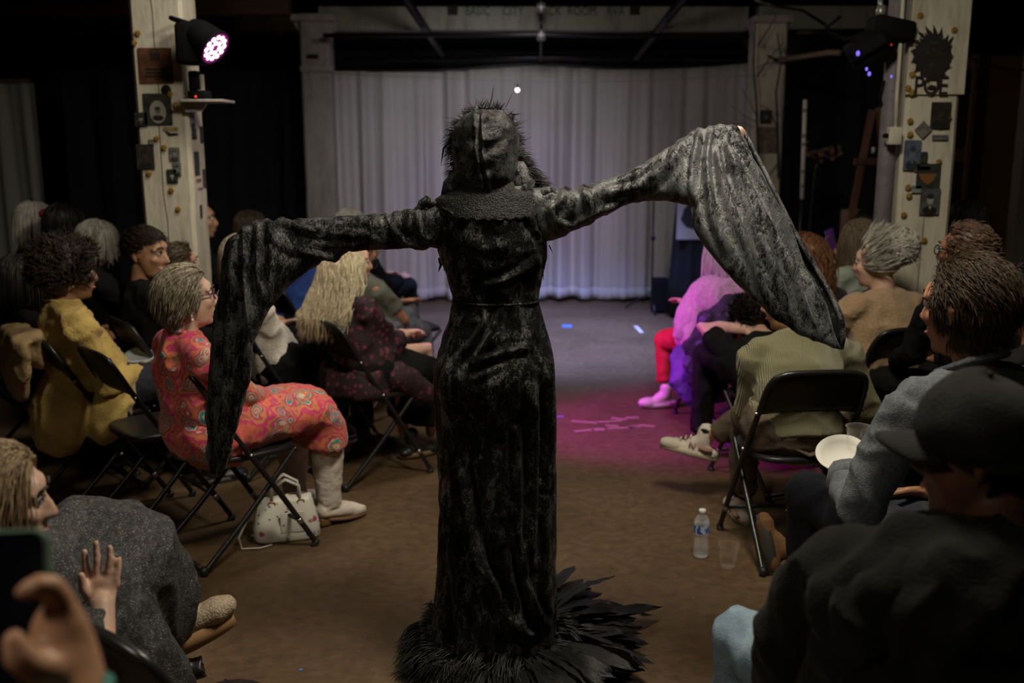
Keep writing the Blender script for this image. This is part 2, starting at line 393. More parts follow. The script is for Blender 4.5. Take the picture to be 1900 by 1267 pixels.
# capitals with corbels
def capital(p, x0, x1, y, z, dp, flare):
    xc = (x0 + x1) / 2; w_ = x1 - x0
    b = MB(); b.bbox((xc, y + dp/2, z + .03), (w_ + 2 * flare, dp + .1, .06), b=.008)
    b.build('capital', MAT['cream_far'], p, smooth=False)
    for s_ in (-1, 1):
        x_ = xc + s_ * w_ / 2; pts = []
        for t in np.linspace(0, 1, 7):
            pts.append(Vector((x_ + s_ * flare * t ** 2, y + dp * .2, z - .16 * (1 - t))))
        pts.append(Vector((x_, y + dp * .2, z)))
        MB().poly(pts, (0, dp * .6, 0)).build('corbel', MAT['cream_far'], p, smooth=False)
capital(pfl, -1.95, -1.68, 9.5, 2.72, .26, .07)
capital(pfr, 2.12, 2.40, 9.0, 2.65, .27, .03)
MB().bbox((-1.80, 9.485, 2.30), (.30, .04, .05), b=.006).build('bracket', MAT['cream_far'], pfl, smooth=False)
MB().bbox((-1.83, 9.487, 2.41), (.11, .03, .035), b=.006).build('handle_slot', MAT['black_metal'], pfl, smooth=False)
# ---- beams under the ceiling
b1 = struct('beam', MB().bbox((.2, 9.75, 2.765), (4.0, .18, .215), b=.01), MAT['beam'], smooth=False); b1['label'] = 'pale green beam with stencilled lettering above the curtain'
b2 = struct('beam', MB().bbox((-.55, 11.3, 2.745), (2.5, .16, .20), b=.01), MAT['beam'], smooth=False)
b3 = struct('beam', MB().bbox((1.5, 11.3, 2.745), (1.5, .16, .20), b=.01), MAT['beam'], smooth=False)
b4 = struct('beam', MB().bbox((3.1, 9.75, 2.75), (1.6, .16, .26), b=.01), MAT['beam'], smooth=False)
b5 = struct('beam', MB().bbox((3.0, 11.0, 2.62), (1.5, .16, .18), b=.01), MAT['beam'], smooth=False)
for i, (y, z, h) in enumerate(((6.6, 2.88, .2), (8.1, 2.93, .18), (9.4, 2.86, .2), (10.6, 2.80, .2))):
    struct('joist', MB().bbox((-4.3, y, z), (4.6, .16, h), b=.01), mat('joist_wood%d' % i, (.06, .035, .018), .7, (.09, .05, .025), 6, stretch=(.2, 3, 3)), smooth=False)
struct('girder', MB().bbox((.2, 9.0, 3.06), (4.2, .3, .24), b=.01), mat('girder_paint', (.10, .092, .105), .8, (.13, .12, .13), 4), smooth=False)
teal = mat('letter_teal', (.02, .085, .065), .7); ltr = mat('letter_black', (.01, .01, .01), .7)
LY = 9.655
for s_, x, m_ in (('BASIC', .0, teal), ('CITY', .0, teal), ('BACK', .0, ltr), ('ROOM', .0, ltr), ('RVA', .0, teal)):
    xx = {'BASIC': 886, 'CITY': 952, 'BACK': 1018, 'ROOM': 1080, 'RVA': 1142}[s_]
    text('lettering', s_, .115, P(xx, 21, LY), m_, b1, sx=.78)
for xx in (840, 1178):
    p_ = P(xx, 19, LY); MB().bbox(p_, (.095, .006, .085), b=.002).build('painted_square', ltr, b1, smooth=False)
# pipe grid of the stage
blk = MAT['black_metal']
def pipe(name, pts, r, label, cat, m=blk, n=8, **kw):
    return tag(MB().tube(pts, r, n, **kw).build(name, m), label, cat)
pipe('lighting_pipe', [P(600, 66, 9.3), P(1000, 64, 9.3), P(1400, 68, 9.3)], .022, 'long black pipe running level beneath the lettered beam', 'pipe')
g = pipe('hanging_pipe', [P(640, 111, 10.25), P(1010, 107, 10.25), P(1390, 108, 10.25)], .03, 'black pipe just above the top edge of the curtain', 'pipe')
pipe('lighting_bar', [P(735, -30, 8.6), P(790, 55, 9.4), P(822, 100, 10.1)], .04, 'black diagonal strut left of the ceiling clamp', 'strut')
pipe('lighting_bar', [P(1285, -25, 8.6), P(1230, 45, 9.4), P(1180, 105, 10.1)], .04, 'black diagonal strut right of the ceiling clamp', 'strut')
pipe('drop_pipe', [P(1004, 20, 9.25), P(1004, 66, 9.25), P(1003, 112, 10.2)], .014, 'thin vertical drop pipe at the middle of the ceiling grid', 'pipe')
gm = mat('galvanised', (.35, .35, .34), .4, metal=.6)
for py, lab in ((14, 'pale metal clamp in the middle of the lettered beam'), (66, 'pale metal clamp on the level pipe above the curtain')):
    c_ = P(1004, py, 9.22)
    k = tag(MB().lathe([(.02, -.04), (.045, -.035), (.045, -.01), (.03, 0), (.045, .01), (.045, .035), (.02, .04)], c_, 12, Matrix.Rotation(PI / 2, 3, 'Y')).build('pipe_clamp', gm), lab, 'clamp')
    MB().cap(c_ + Vector((0, -.03, -.05)), c_ + Vector((0, -.03, .05)), .008).build('bolt', MAT['steel'], k)
# black masking above the curtain and black drapes at the sides
def drape(x0, x1, y, z0, z1, amp, freq, nx, nz=14, seed=0.0, ztop=None, sway=.02, thick=.004):
    """hanging cloth with irregular vertical pleats"""
    b = MB(); xs = np.linspace(x0, x1, nx); rs = []
    ph = xs * freq
    base = np.sin(ph + 1.9 * np.sin(ph * .31 + seed) + seed) + .55 * np.sin(ph * 1.87 + seed * 2 + 1.1 * np.sin(ph * .23)) + .3 * np.sin(ph * 3.3 + seed)
    pw = .5 + .5 * vnoise(np.stack([xs * 1.7 + seed, xs * 0, xs * 0], 1))
    for j in range(nz):
        t = j / (nz - 1)
        zt = np.array([ztop(x) for x in xs]) if ztop else np.full(nx, z1)
        z = zt + (z0 - zt) * t
        a = amp * (.28 + .72 * min(1, t * 1.6 + .15)) * (.35 + pw)
        y_ = y + a * base * (1 - .12 * np.sin(t * 5 + xs * 4)) + sway * np.sin(xs * 1.3 + seed) * t
        x_ = xs + .012 * np.sin(xs * freq * .7 + t * 2.2 + seed) * t
        zz_ = z + (.012 * np.sin(xs * freq * .5 + seed) if j == nz - 1 else 0)
        rs.append([Vector(q) for q in zip(x_, y_, zz_)])
    b.rings(rs, cap=False, closed=False); return b
def solid(o, t=.004):
    m = o.modifiers.new('thickness', 'SOLIDIFY'); m.thickness = t; return o
def cloth_white(name, c=(.62, .60, .60)):
    m, nt, b = new_mat(name); b.inputs['Base Color'].default_value = (*c, 1); b.inputs['Roughness'].default_value = .85; b.inputs['Sheen Weight'].default_value = .15
    n = N(nt, 'ShaderNodeTexNoise', i_Scale=90.0, i_Detail=2.0); nt.links.new(coords(nt, (1, 1, .3)), n.inputs['Vector'])
    n1 = N(nt, 'ShaderNodeTexNoise', i_Scale=1.6, i_Detail=3.0); nt.links.new(coords(nt, (2.5, 1, .35)), n1.inputs['Vector'])
    r = ramp(nt, n1.outputs[0], [(.35, tuple(x * .84 for x in c)), (.62, c)]); nt.links.new(r.outputs[0], b.inputs['Base Color'])
    bp = N(nt, 'ShaderNodeBump', i_Strength=.1, i_Distance=.004); nt.links.new(n.outputs[0], bp.inputs['Height']); nt.links.new(bp.outputs[0], b.inputs['Normal'])
    return m
MAT['curtain'] = cloth_white('curtain_cloth'); MAT['curtain2'] = cloth_white('side_curtain_cloth', (.50, .50, .46))
CY = 10.32
tops = [(588, 131), (640, 132), (700, 134), (790, 134), (860, 131), (930, 125), (1000, 121), (1060, 125), (1130, 129), (1200, 129), (1280, 126), (1340, 122), (1400, 116)]
tx = [P(a, b_, CY).x for a, b_ in tops]; tz = [P(a, b_, CY).z for a, b_ in tops]
ctop = lambda x: float(np.interp(x, tx, tz))
cur = empty('stage_curtain', (.2, CY, 0), 'wide white stage curtain hanging in vertical folds behind the stage', 'curtain')
for (a, b_, s_, yo, nx) in ((586, 792, .7, .0, 170), (786, 1338, 3.1, .03, 420), (1331, 1402, 5.2, .0, 70)):
    x0, x1 = P(a, 300, CY).x, P(b_, 300, CY).x
    pn = drape(x0, x1, CY + yo, .03, 0, .058, 17, nx, 16, s_, ctop).build('curtain_panel', MAT['curtain'], cur); solid(pn)
    hb = drape(x0, x1, CY + yo - .003, .032, .15, .058, 17, nx, 3, s_).build('bottom_hem', MAT['curtain'], pn); hb.location.y -= .0
    # hem band follows the lowest stretch of the panel's own folds
    me = pn.data; n_ = nx; base_ = [me.vertices[15 * n_ + i].co.copy() for i in range(n_)]; up_ = [me.vertices[14 * n_ + i].co.copy() for i in range(n_)]
    for i in range(n_):
        for r_, t_ in ((0, .75), (1, .35), (2, 0.0)):
            q = base_[i].lerp(up_[i], t_); hb.data.vertices[r_ * n_ + i].co = q + Vector((0, -.006, 0))
    solid(hb, .003)
rail = MB().tube([Vector((x, CY + .05, z + .02)) for x, z in zip(tx, tz)], .016, 8); rail.build('curtain_rail', blk, cur)
struct('trim_1', MB().box((.25, 10.75, 2.44), (5.0, .03, .28)), MAT['dark_wall'], smooth=False)
t_ = drape(P(60, 300, 9.6).x - 2.6, P(76, 300, 9.6).x, 9.6, .04, 0, .05, 16, 150, 14, 1.7, lambda x: 2.18)
lc = empty('side_curtain', (-4.9, 9.6, 0), 'pale curtain hanging alone at the far left', 'curtain')
solid(t_.build('curtain_panel', MAT['curtain2'], lc))
MB().tube([(-7.0, 9.6, 2.2), (-4.5, 9.6, 2.2)], .02).build('curtain_rail', mat('rail_wood', (.10, .06, .03), .6), lc)
def blackdrape(x0, x1, y, z1, label, seed, n=90, f=11, amp=.05):
    o = empty('black_drape', ((x0 + x1) / 2, y, 0), label, 'drape')
    solid(drape(x0, x1, y, .02, z1, amp, f, n, 10, seed).build('drape_panel', MAT['black_drape'], o)); return o
blackdrape(-4.55, -2.04, 10.35, 2.34, 'black drape filling the gap between the two pale curtains', .4, 130)
blackdrape(2.42, 4.1, 9.9, 2.42, 'black drape to the right of the branch covered pillar', 2.4)
# ================================================================== PERFORMER
VEL = velvet('velvet_body', (1, 1, .5), .52, .66, .010, .9, .09, 1.15)  # one gown velvet; base tones painted paler where light strikes, blacker in shade
VELS = velvet('velvet_sleeve', (1, 1, .5), .42, .56, .045, .6, .24, .9)
VELH = velvet('velvet_hood', (1, 1, 1), .40, .60, .010, .6, .12, .95)
LACE = mat('lace', (.003, .003, .003), .5, (.018, .018, .018), 110, .6, 220, spec=.3, lo=.45, hi=.62)
FEATH = mat('feather_black', (.003, .003, .0035), .42, (.011, .011, .011), 40, .3, 120, stretch=(.3, 3, 1), spec=.2, sheen=.05)
FUR = mat('plumage_black', (.006, .006, .006), .5, (.022, .022, .022), 20, spec=.4)
SKIN1 = skin('skin_fair', (.62, .40, .30))
PY = 2.98
root = Vector((-.045, PY, 0))
# body: one continuous figure under the robe; the visible skin is the fingers of the raised hand
B = MB()
def pp(x, y, Y=PY): return P(x, y, Y)
B.tube([pp(920, 1190), pp(920, 900), pp(920, 690), pp(922, 600), pp(920, 540), pp(912, 450), pp(906, 380), pp(902, 350)], [.10, .14, .155, .12, .105, .13, .13, .05], 16, (1, 0, 0), .7)
B.tube([pp(902, 360), pp(900, 320)], .05, 12); B.ell(pp(900, 288, 3.02), (.07, .085, .105))
B.tube([pp(835, 415), pp(770, 428), pp(640, 436), pp(545, 440), pp(490, 440), pp(455, 448)], [.040, .036, .030, .026, .022, .018], 12, round_ends=True)
B.tube([pp(985, 400), pp(1060, 390), pp(1160, 357), pp(1240, 310), pp(1310, 262, 2.945), pp(1345, 254, 2.945)], [.040, .036, .028, .025, .022, .018], 12, round_ends=True)
B.ell(pp(448, 462, 2.93), (.014, .02, .035))
# right hand: palm and bent fingers that hold the sleeve edge
hp = pp(1358, 252, 2.945); fw = Vector((.8, .05, -.1)).normalized()
B.ell(hp + Vector((.004, 0, -.008)), (.026, .014, .028))
for i, (px_, py_, L) in enumerate(((1369.5, 240, 1), (1378, 241.5, 1.05), (1380, 249, 1), (1377, 256.5, .9))):
    tip = P(px_, py_, 2.955); k = hp + Vector((.022, 0, .018 - .011 * i)); mid = k.lerp(tip, .55) + Vector((0, .03, .004))
    B.tube([k, mid, tip + Vector((-.004, .008, .002)), tip], [.011, .0095, .0085, .0075], 10, round_ends=True)
B.tube([hp + Vector((-.01, -.02, -.02)), P(1366, 252, 2.94), P(1372, 252, 2.945)], [.011, .010, .008], 10, round_ends=True)
perf = B.build('performer', SKIN1, loc=root, remesh=.007, relax=2)
tag(perf, 'person seen from behind in a hooded black velvet gown, both arms raised', 'person')
nl = mat('nail', (.75, .5, .42), .25, spec=.6)
# ---- gown: bodice and skirt as ringed lofts with folds pushed out along traced seams
FOLD = [  # (pixel polyline, width px, height m)
    ([(905, 575), (900, 600), (880, 630), (850, 665)], 7, .006), ([(925, 570), (915, 610), (890, 650), (870, 680)], 8, .007),
    ([(935, 575), (930, 610), (915, 640)], 6, .006), ([(985, 645), (940, 652), (900, 665), (880, 675)], 7, .007), ([(975, 640), (990, 620), (1000, 590)], 12, .004),
    ([(940, 675), (905, 690), (880, 705)], 6, .004),
    ([(855, 860), (872, 950), (885, 1010), (898, 1065), (930, 1130), (965, 1170), (990, 1182)], 9, .013),
    ([(880, 985), (900, 1050), (930, 1105), (955, 1140), (985, 1172)], 8, .011), ([(940, 1030), (950, 1080), (965, 1130), (975, 1155)], 7, .009),
    ([(963, 800), (964, 900), (962, 1000), (975, 1070), (990, 1130), (1012, 1160)], 9, .010), ([(990, 720), (988, 830), (985, 950), (982, 1050)], 11, .010),
    ([(1018, 640), (1022, 760), (1022, 900)], 10, .005), ([(828, 900), (838, 1000), (848, 1100), (860, 1170)], 10, .010), ([(815, 1110), (822, 1150), (830, 1180)], 7, .008),
    ([(895, 532), (930, 522), (965, 505), (995, 485)], 7, .008), ([(860, 450), (900, 462), (960, 455)], 12, .004), ([(985, 440), (1000, 500), (995, 545)], 9, .005), ([(830, 470), (850, 520), (870, 550)], 12, .004),
    ([(850, 410), (835, 392), (815, 385)], 6, .005), ([(985, 385), (992, 410), (1000, 430)], 6, .006), ([(978, 390), (988, 420), (1005, 445)], 5, .006)]
def seg_d(q, a, b):
    a = np.array(a, float); b = np.array(b, float); ab = b - a; t = np.clip(((q - a) @ ab) / (ab @ ab), 0, 1)
    return np.linalg.norm(q - (a + t[:, None] * ab), axis=1)
def fold_disp(lines, back=True, gain=1.5):
    def f(co, no, gain=gain):
        q = pix(co); m = np.clip(-no[:, 1] * 2.0, 0, 1) if back else np.ones(len(co)); h = np.zeros(len(co))
        for pl_, wd, amp in lines:
            d = np.min([seg_d(q, pl_[i], pl_[i + 1]) for i in range(len(pl_) - 1)], axis=0)
            ends = np.clip(np.minimum(np.linalg.norm(q - np.array(pl_[0]), axis=1), np.linalg.norm(q - np.array(pl_[-1]), axis=1)) / (wd * 3), .15, 1)
            h += amp * gain * ends * (np.exp(-(d / wd) ** 2) - .55 * np.exp(-((d - 1.9 * wd) / wd) ** 2))
        return co + no * (h * m)[:, None]
    return f
def loft_px(rows, nu, dr, Yc=PY, sub=6, extra=None):
    """rows: (y, xl, xr) in the photograph -> rings of an elliptical section; dr(y)=depth/width"""
    ys = [r[0] for r in rows]; yy = np.linspace(ys[0], ys[-1], (len(rows) - 1) * sub + 1)
    def ip(k):
        # smooth interpolation
        v = np.interp(yy, ys, [r[k] for r in rows]); kk = np.array([.25, .5, .25])
        for _ in range(3): v[1:-1] = .25 * v[:-2] + .5 * v[1:-1] + .25 * v[2:]
        return v
    xl, xr = ip(1), ip(2); rs = []
    for y, a, b in zip(yy, xl, xr):
        pl_, pr_ = P(a, y, Yc), P(b, y, Yc); c = (pl_ + pr_) / 2; rx = (pr_ - pl_).length / 2; ry = rx * dr(y)
        ring = []
        for i in range(nu):
            t = -2 * PI * i / nu; e = 1.0
            if extra: e = extra(y, t)
            ring.append(Vector((c.x + rx * math.cos(t) * (1 if abs(math.sin(t)) < .3 else (1 + (e - 1) * .6)), Yc + ry * math.sin(t) * e, c.z)))
        rs.append(ring)
    return rs
SK = [(556, 841, 999), (575, 838, 1002), (600, 831, 1009), (625, 822, 1017), (650, 815, 1023), (680, 808, 1028), (715, 805, 1030), (760, 806, 1031), (850, 813, 1031), (950, 815, 1031), (1050, 812, 1032), (1100, 808, 1033), (1150, 803, 1033), (1180, 800, 1030), (1215, 800, 1022)]
def sk_extra(y, t):
    k = max(0, min(1, (y - 640) / 500))
    f = 1 + k * (.045 * math.sin(9 * t + 1.2 + y * .004) + .03 * math.sin(17 * t + 2 - y * .003))
    # buttocks and lower back
    back = max(0, -math.sin(t))
    f += .20 * back * math.exp(-((y - 690) / 55) ** 2) * (1 - .25 * math.exp(-(math.cos(t) / .12) ** 2))
    return f
dsk = lambda y: float(np.interp(y, [556, 600, 690, 800, 1000, 1215], [.70, .70, .74, .74, .86, 1.0]))
b = MB(); b.rings(loft_px(SK, 200, dsk, sub=9, extra=sk_extra), cap=False)
crk = folds(.0035, (26, 26, 12), True, 3.0)
skirt = b.build('skirt', VEL, perf, disp=[fold_disp([(p_, w_ * .85, a_) for p_, w_, a_ in FOLD], True, 2.3), crk]); solid(skirt, .004)
BO = [(336, 868, 948), (346, 850, 965), (354, 836, 985), (362, 824, 998), (372, 810, 1004), (390, 808, 1008), (410, 808, 1010), (440, 810, 1014), (462, 813, 1016), (480, 818, 1016), (500, 824, 1008), (520, 832, 1003), (540, 838, 1000), (560, 842, 998)]
dbo = lambda y: float(np.interp(y, [336, 355, 372, 400, 440, 500, 560], [.9, .58, .52, .58, .62, .66, .70]))
def bo_extra(y, t):
    back = max(0, -math.sin(t)); e = 1 + .05 * back * math.exp(-((y - 430) / 60) ** 2)
    e -= .05 * math.exp(-(math.cos(t) / .13) ** 2) * back * math.exp(-((y - 470) / 70) ** 2)
    return e
b = MB(); b.rings(loft_px(BO, 160, dbo, sub=8, extra=bo_extra), cap=False)
bod = b.build('bodice', VEL, perf, disp=[fold_disp(FOLD), crk]); solid(bod, .004)
# waist seam
b = MB(); rs = loft_px([(553, 841, 999), (562, 841, 999)], 120, lambda y: .70, sub=1); c0 = rs[0]
b.tube([(u + v_) / 2 for u, v_ in zip(rs[0], rs[1])] + [(rs[0][0] + rs[1][0]) / 2], .0045, 6); b.build('waist_seam', VEL, perf)
# lace yoke with a scalloped edge over the shoulders
b = MB(); nu = 160; rs0 = loft_px([r for r in BO if r[0] <= 410], nu, dbo, sub=8, extra=bo_extra); keep = []
rows = len(rs0); rs = []
for k in range(18):
    t = k / 17; ring = []
    for i in range(nu):
        a = -2 * PI * i / nu
        end = .60 + .30 * max(0, -math.sin(a)) ** .7 + .08 * abs(math.sin(a * 17)); end = min(end, .98)
        f = t * end * (rows - 1); j = int(f); q = rs0[j][i].lerp(rs0[min(j + 1, rows - 1)][i], f - j)
        c = Vector((root.x - .02, PY, q.z)); d = (q - c).normalized(); ring.append(q + d * .005 + Vector((0, 0, .003)))
    rs.append(ring)
b.rings(rs, cap=False); lc_ = b.build('lace_collar', LACE, perf, disp=folds(.0012, (60, 60, 60), True, 1)); solid(lc_, .003)
# ---- sleeves: bell shaped tubes whose section grows from the shoulder to a long hanging mouth
def sleeve(name, st, thick, yoff, lines, nsec=44, sub=7, m=VELS, dmat=None):
    """st: (top px, bottom px, thickness m, Ytop, Ybottom)"""
    n = len(st); tt = np.linspace(0, n - 1, (n - 1) * sub + 1)
    arr = np.array([[*s[0], *s[1], s[2], s[3], s[4]] for s in st], float)
    A = np.stack([np.interp(tt, range(n), arr[:, k]) for k in range(7)], 1)
    for _ in range(4): A[1:-1] = .25 * A[:-2] + .5 * A[1:-1] + .25 * A[2:]
    rs = []; sg = 1 if A[-1][0] > A[0][0] else -1
    for x0, y0, x1, y1, th, Y0, Y1 in A:
        a, b_ = P(x0, y0, Y0), P(x1, y1, Y1); c = (a + b_) / 2; ax = (a - b_) / 2; L = ax.length
        nrm = Vector((0, -1, 0)); nrm = (nrm - ax * (nrm.dot(ax) / ax.length_squared)).normalized()
        ring = []
        for k in range(nsec):
            t = sg * 2 * PI * k / nsec; ca, sa = math.cos(t), math.sin(t)
            # superellipse: flat cloth faces, rounded folds at top and bottom
            e = .75
            ring.append(c + ax * (math.copysign(abs(ca) ** e, ca)) + nrm * (th * math.copysign(abs(sa) ** .9, sa)))
        rs.append(ring)
    b = MB(); b.rings(rs, cap=True)
    o = b.build(name, m, perf, disp=[fold_disp([(p_, w_ * .75, a_) for p_, w_, a_ in lines], False, 1.5) if lines else (lambda co, no: co), folds(.004, (20, 20, 9), True, 5.0)])
    return o
LS = [((822, 376), (826, 462), .055, 2.98, 2.98), ((770, 383), (778, 463), .055, 2.98, 2.98), ((740, 391), (748, 463), .052, 2.98, 2.98), ((680, 399), (690, 463), .05, 2.975, 2.97), ((620, 403), (640, 471), .048, 2.97, 2.95), ((560, 405), (590, 490), .046, 2.965, 2.93),
      ((525, 404), (545, 521), .045, 2.96, 2.90), ((495, 404), (510, 560), .044, 2.955, 2.87), ((470, 409), (480, 606), .043, 2.95, 2.85), ((450, 419), (466, 660), .042, 2.945, 2.83), ((435, 432), (456, 725), .04, 2.94, 2.82), ((424, 446), (440, 805), .038, 2.94, 2.82), ((417, 460), (424, 860), .036, 2.94, 2.82), ((412, 472), (403, 890), .032, 2.94, 2.83), ((410, 500), (388, 878), .022, 2.95, 2.84), ((409, 540), (381, 850), .010, 2.96, 2.86)]
LL = [([(497, 410), (505, 440), (545, 462), (600, 476), (640, 478)], 7, .010), ([(520, 408), (560, 425), (620, 432), (670, 436)], 8, .009), ([(670, 430), (690, 440), (705, 452)], 6, .008), ([(735, 398), (728, 425), (750, 448), (790, 460)], 7, .010), ([(715, 400), (700, 430), (690, 450)], 6, .007),
      ([(780, 385), (775, 410), (785, 440), (805, 452)], 8, .010), ([(453, 425), (455, 520), (462, 620), (455, 720)], 7, .009), ([(480, 420), (478, 500), (485, 560)], 8, .007), ([(500, 440), (505, 500), (495, 560)], 9, .006), ([(430, 450), (425, 600), (415, 760), (405, 860)], 12, .006), ([(440, 760), (425, 830), (408, 880)], 8, .007), ([(402, 560), (396, 680), (385, 800)], 9, .007), ([(560, 480), (535, 500), (520, 530)], 7, .005)]
sleeve('sleeve', LS, .05, 0, LL, m=velvet('velvet_sleeve_hanging', (1, 1, .45), .46, .60, .018, .8, .16, 1.1))
RS = [((984, 350), (1000, 448), .055, 2.98, 2.98), ((1030, 348), (1042, 441), .055, 2.98, 2.98), ((1060, 349), (1070, 428), .053, 2.98, 2.98), ((1098, 340), (1108, 412), .052, 2.98, 2.97), ((1150, 327), (1152, 384), .045, 2.975, 2.96), ((1190, 308), (1192, 374), .04, 2.97, 2.95), ((1225, 284), (1228, 372), .038, 2.965, 2.92), ((1255, 262), (1260, 373), .036, 2.96, 2.88), ((1280, 244), (1283, 385), .036, 2.955, 2.84),
      ((1300, 235), (1288, 428), .037, 2.95, 2.79), ((1322, 231), (1315, 467), .038, 2.945, 2.76), ((1340, 231), (1368, 524), .038, 2.94, 2.72), ((1356, 232), (1425, 584), .036, 2.94, 2.69), ((1368, 236), (1490, 624), .032, 2.94, 2.67), ((1376, 246), (1535, 641), .024, 2.94, 2.66), ((1384, 262), (1560, 648), .012, 2.94, 2.66)]
RL = [([(1050, 352), (1040, 375), (1010, 395)], 8, .010), ([(1080, 345), (1090, 370), (1100, 400)], 7, .008), ([(1105, 345), (1102, 375), (1110, 405)], 5, .007), ([(1130, 360), (1190, 345), (1240, 305), (1268, 262)], 9, .009), ([(1180, 365), (1225, 335), (1262, 290)], 7, .006), ([(1300, 240), (1285, 310), (1284, 370)], 7, .010), ([(1316, 240), (1312, 300), (1320, 400), (1350, 470)], 8, .009),
      ([(1325, 260), (1350, 370), (1395, 480), (1425, 560)], 9, .010), ([(1345, 260), (1385, 380), (1440, 500), (1465, 590)], 9, .010), ([(1360, 280), (1410, 390), (1470, 490), (1500, 590)], 9, .009), ([(1372, 262), (1430, 370), (1490, 480), (1540, 600)], 9, .007), ([(1050, 425), (1110, 395), (1160, 375)], 7, .005), ([(1020, 380), (1030, 410), (1060, 420)], 7, .008)]
sr = sleeve('sleeve', RS, .05, 0, RL, m=velvet('velvet_sleeve_spread', (1, 1, .4), .40, .55, .062, .5, .26, .8))  # silver base painted paler for the light on this sleeve
# turned edge of the open mouth of the spread sleeve
b = MB(); pts = [(1381, 244, 2.955), (1393, 268, 2.945), (1415, 312, 2.91), (1443, 370, 2.87), (1474, 432, 2.83), (1511, 492, 2.79), (1541, 545, 2.74), (1561, 590, 2.69), (1565, 625, 2.67), (1562, 648, 2.665)]
b.tube([P(*q) for q in pts], [.004, .006, .007, .0075, .008, .008, .008, .008, .008, .004], 10); b.build('sleeve_edge', VELS, perf, disp=folds(.002, (30, 30, 30)))
b = MB(); pe = [P(1374, 248, 2.952), P(1380, 275, 2.94), P(1398, 322, 2.905), P(1422, 382, 2.865), P(1452, 446, 2.825), P(1486, 508, 2.78), P(1514, 562, 2.735), P(1532, 605, 2.69), P(1540, 632, 2.68), P(1545, 645, 2.675)]
b.rings([[a_, a_.lerp(P(*q_) + Vector((0, .02, 0)), .5) + Vector((0, .02, 0)), P(*q_)] for a_, q_ in zip(pe, pts)], cap=False, closed=False); solid(b.build('sleeve_lining', velvet('velvet_lining', (1, 1, 1), .6, .75, .02, .4, .2), perf), .003)
# puffed sleeve heads with gathered roll
for a_, b_, nm in (((777, 380), (806, 372), 'l'), ((1006, 356), (1036, 354), 'r')):
    MB().tube([P(a_[0], a_[1] + 14, 2.95), P(a_[0] + 6, a_[1] - 2, 2.95), P((a_[0] + b_[0]) / 2, min(a_[1], b_[1]) + 2, 2.955), P(b_[0], b_[1] + 6, 2.96)], [.010, .014, .015, .010], 12, round_ends=True).build('sleeve_head', VELS, perf, disp=folds(.004, (30, 30, 30)))
# ---- hood
HO = [(201.5, 903, 907), (203, 890, 920), (206, 875, 932), (211, 863, 941), (218, 853, 948), (235, 843, 957), (255, 839, 962), (285, 838, 963), (310, 843, 960), (330, 851, 955), (348, 864, 945), (360, 880, 930), (369, 895, 913)]
HL = [([(888, 207), (888, 250), (890, 290), (898, 330), (905, 366)], 3.2, -.010), ([(938, 218), (915, 250), (895, 285)], 13, .012), ([(955, 245), (932, 280), (903, 312)], 13, .012), ([(950, 300), (928, 330), (912, 352)], 12, .007), ([(850, 285), (870, 280), (886, 292)], 12, .007), ([(856, 315), (878, 328), (895, 348)], 12, .006)]
dho = lambda y: float(np.interp(y, [201, 215, 240, 300, 340, 369], [1.3, 1.2, 1.15, 1.15, 1.0, .9]))
def hood_loft():
    rs = loft_px(HO, 120, dho, Yc=3.0, sub=8)
    for r in rs:
        for v_ in r:
            k = max(0, (1.62 - v_.z)) * .35; v_.y -= k      # the bag of the hood hangs back and down
    return rs
b = MB(); b.rings(hood_loft()); b.build('hood', VELH, perf, disp=[fold_disp(HL, True, 1.15), folds(.003, (14, 14, 14), True, 2)])
# cowl folds below the hood
b = MB(); b.tube([P(838, 368, 2.99), P(842, 345, 2.98), P(852, 322, 2.98)], [.03, .035, .02], 14, round_ends=True); b.build('cowl', VELH, perf, disp=folds(.005, (30, 30, 30)))
b = MB(); b.tube([P(962, 352, 2.97), P(972, 335, 2.97), P(966, 312, 2.98)], [.035, .033, .02], 14, round_ends=True); b.tube([P(930, 362, 2.93), P(968, 352, 2.95), P(985, 340, 3.0)], [.016, .022, .016], 12, round_ends=True)
b.build('cowl', VELS, perf, disp=folds(.006, (40, 40, 40)))
# fur trim round the hood's opening: many tapering barbs
def barb(b, p, d, L, r, curl, n=5, sides=3):
    d = d.normalized(); pts = [p]
    for k in range(n):
        d = (d + curl * (1.0 / n)).normalized(); pts.append(pts[-1] + d * (L / n))
    b.tube(pts, [r * (1 - k / n) + r * .06 for k in range(n + 1)], sides)
b = MB(); rr = random.Random(4)
path = [(962, 352), (948, 355)]
rim = []
for k in range(420):
    t = k / 419; a = PI * (1.20 - 1.50 * t)            # from lower left over the top to lower right
    cl = math.sin(k * .37) * .5 + math.sin(k * .113 + 1) * .5
    x = 900 + 61 * math.cos(a); y = 268 - 66 * math.sin(a)
    p = P(x, y, 3.04 + rr.uniform(-.03, .03)); d = Vector((math.cos(a), rr.uniform(-.5, .3), math.sin(a)))
    tang = Vector((-math.sin(a), 0, math.cos(a)))
    barb(b, p, d * .55 + tang * (cl * .9 + rr.gauss(0, .25)), rr.uniform(.015, .034) * (1.2 + .6 * cl), .0016, Vector((rr.gauss(0, .3), 0, -.5)))
for k in range(650):                                    # thick ruff to the right of the neck
    t = rr.random(); q = P(950 + 56 * t + rr.uniform(-10, 4), 266 + 74 * t + rr.uniform(0, 30), 3.02 + rr.uniform(-.04, .04))
    barb(b, q, Vector((.9 + rr.gauss(0, .2), rr.uniform(-.4, .2), .20 + rr.gauss(0, .25))), rr.uniform(.025, .05), .0018, Vector((.3, 0, -.9)))
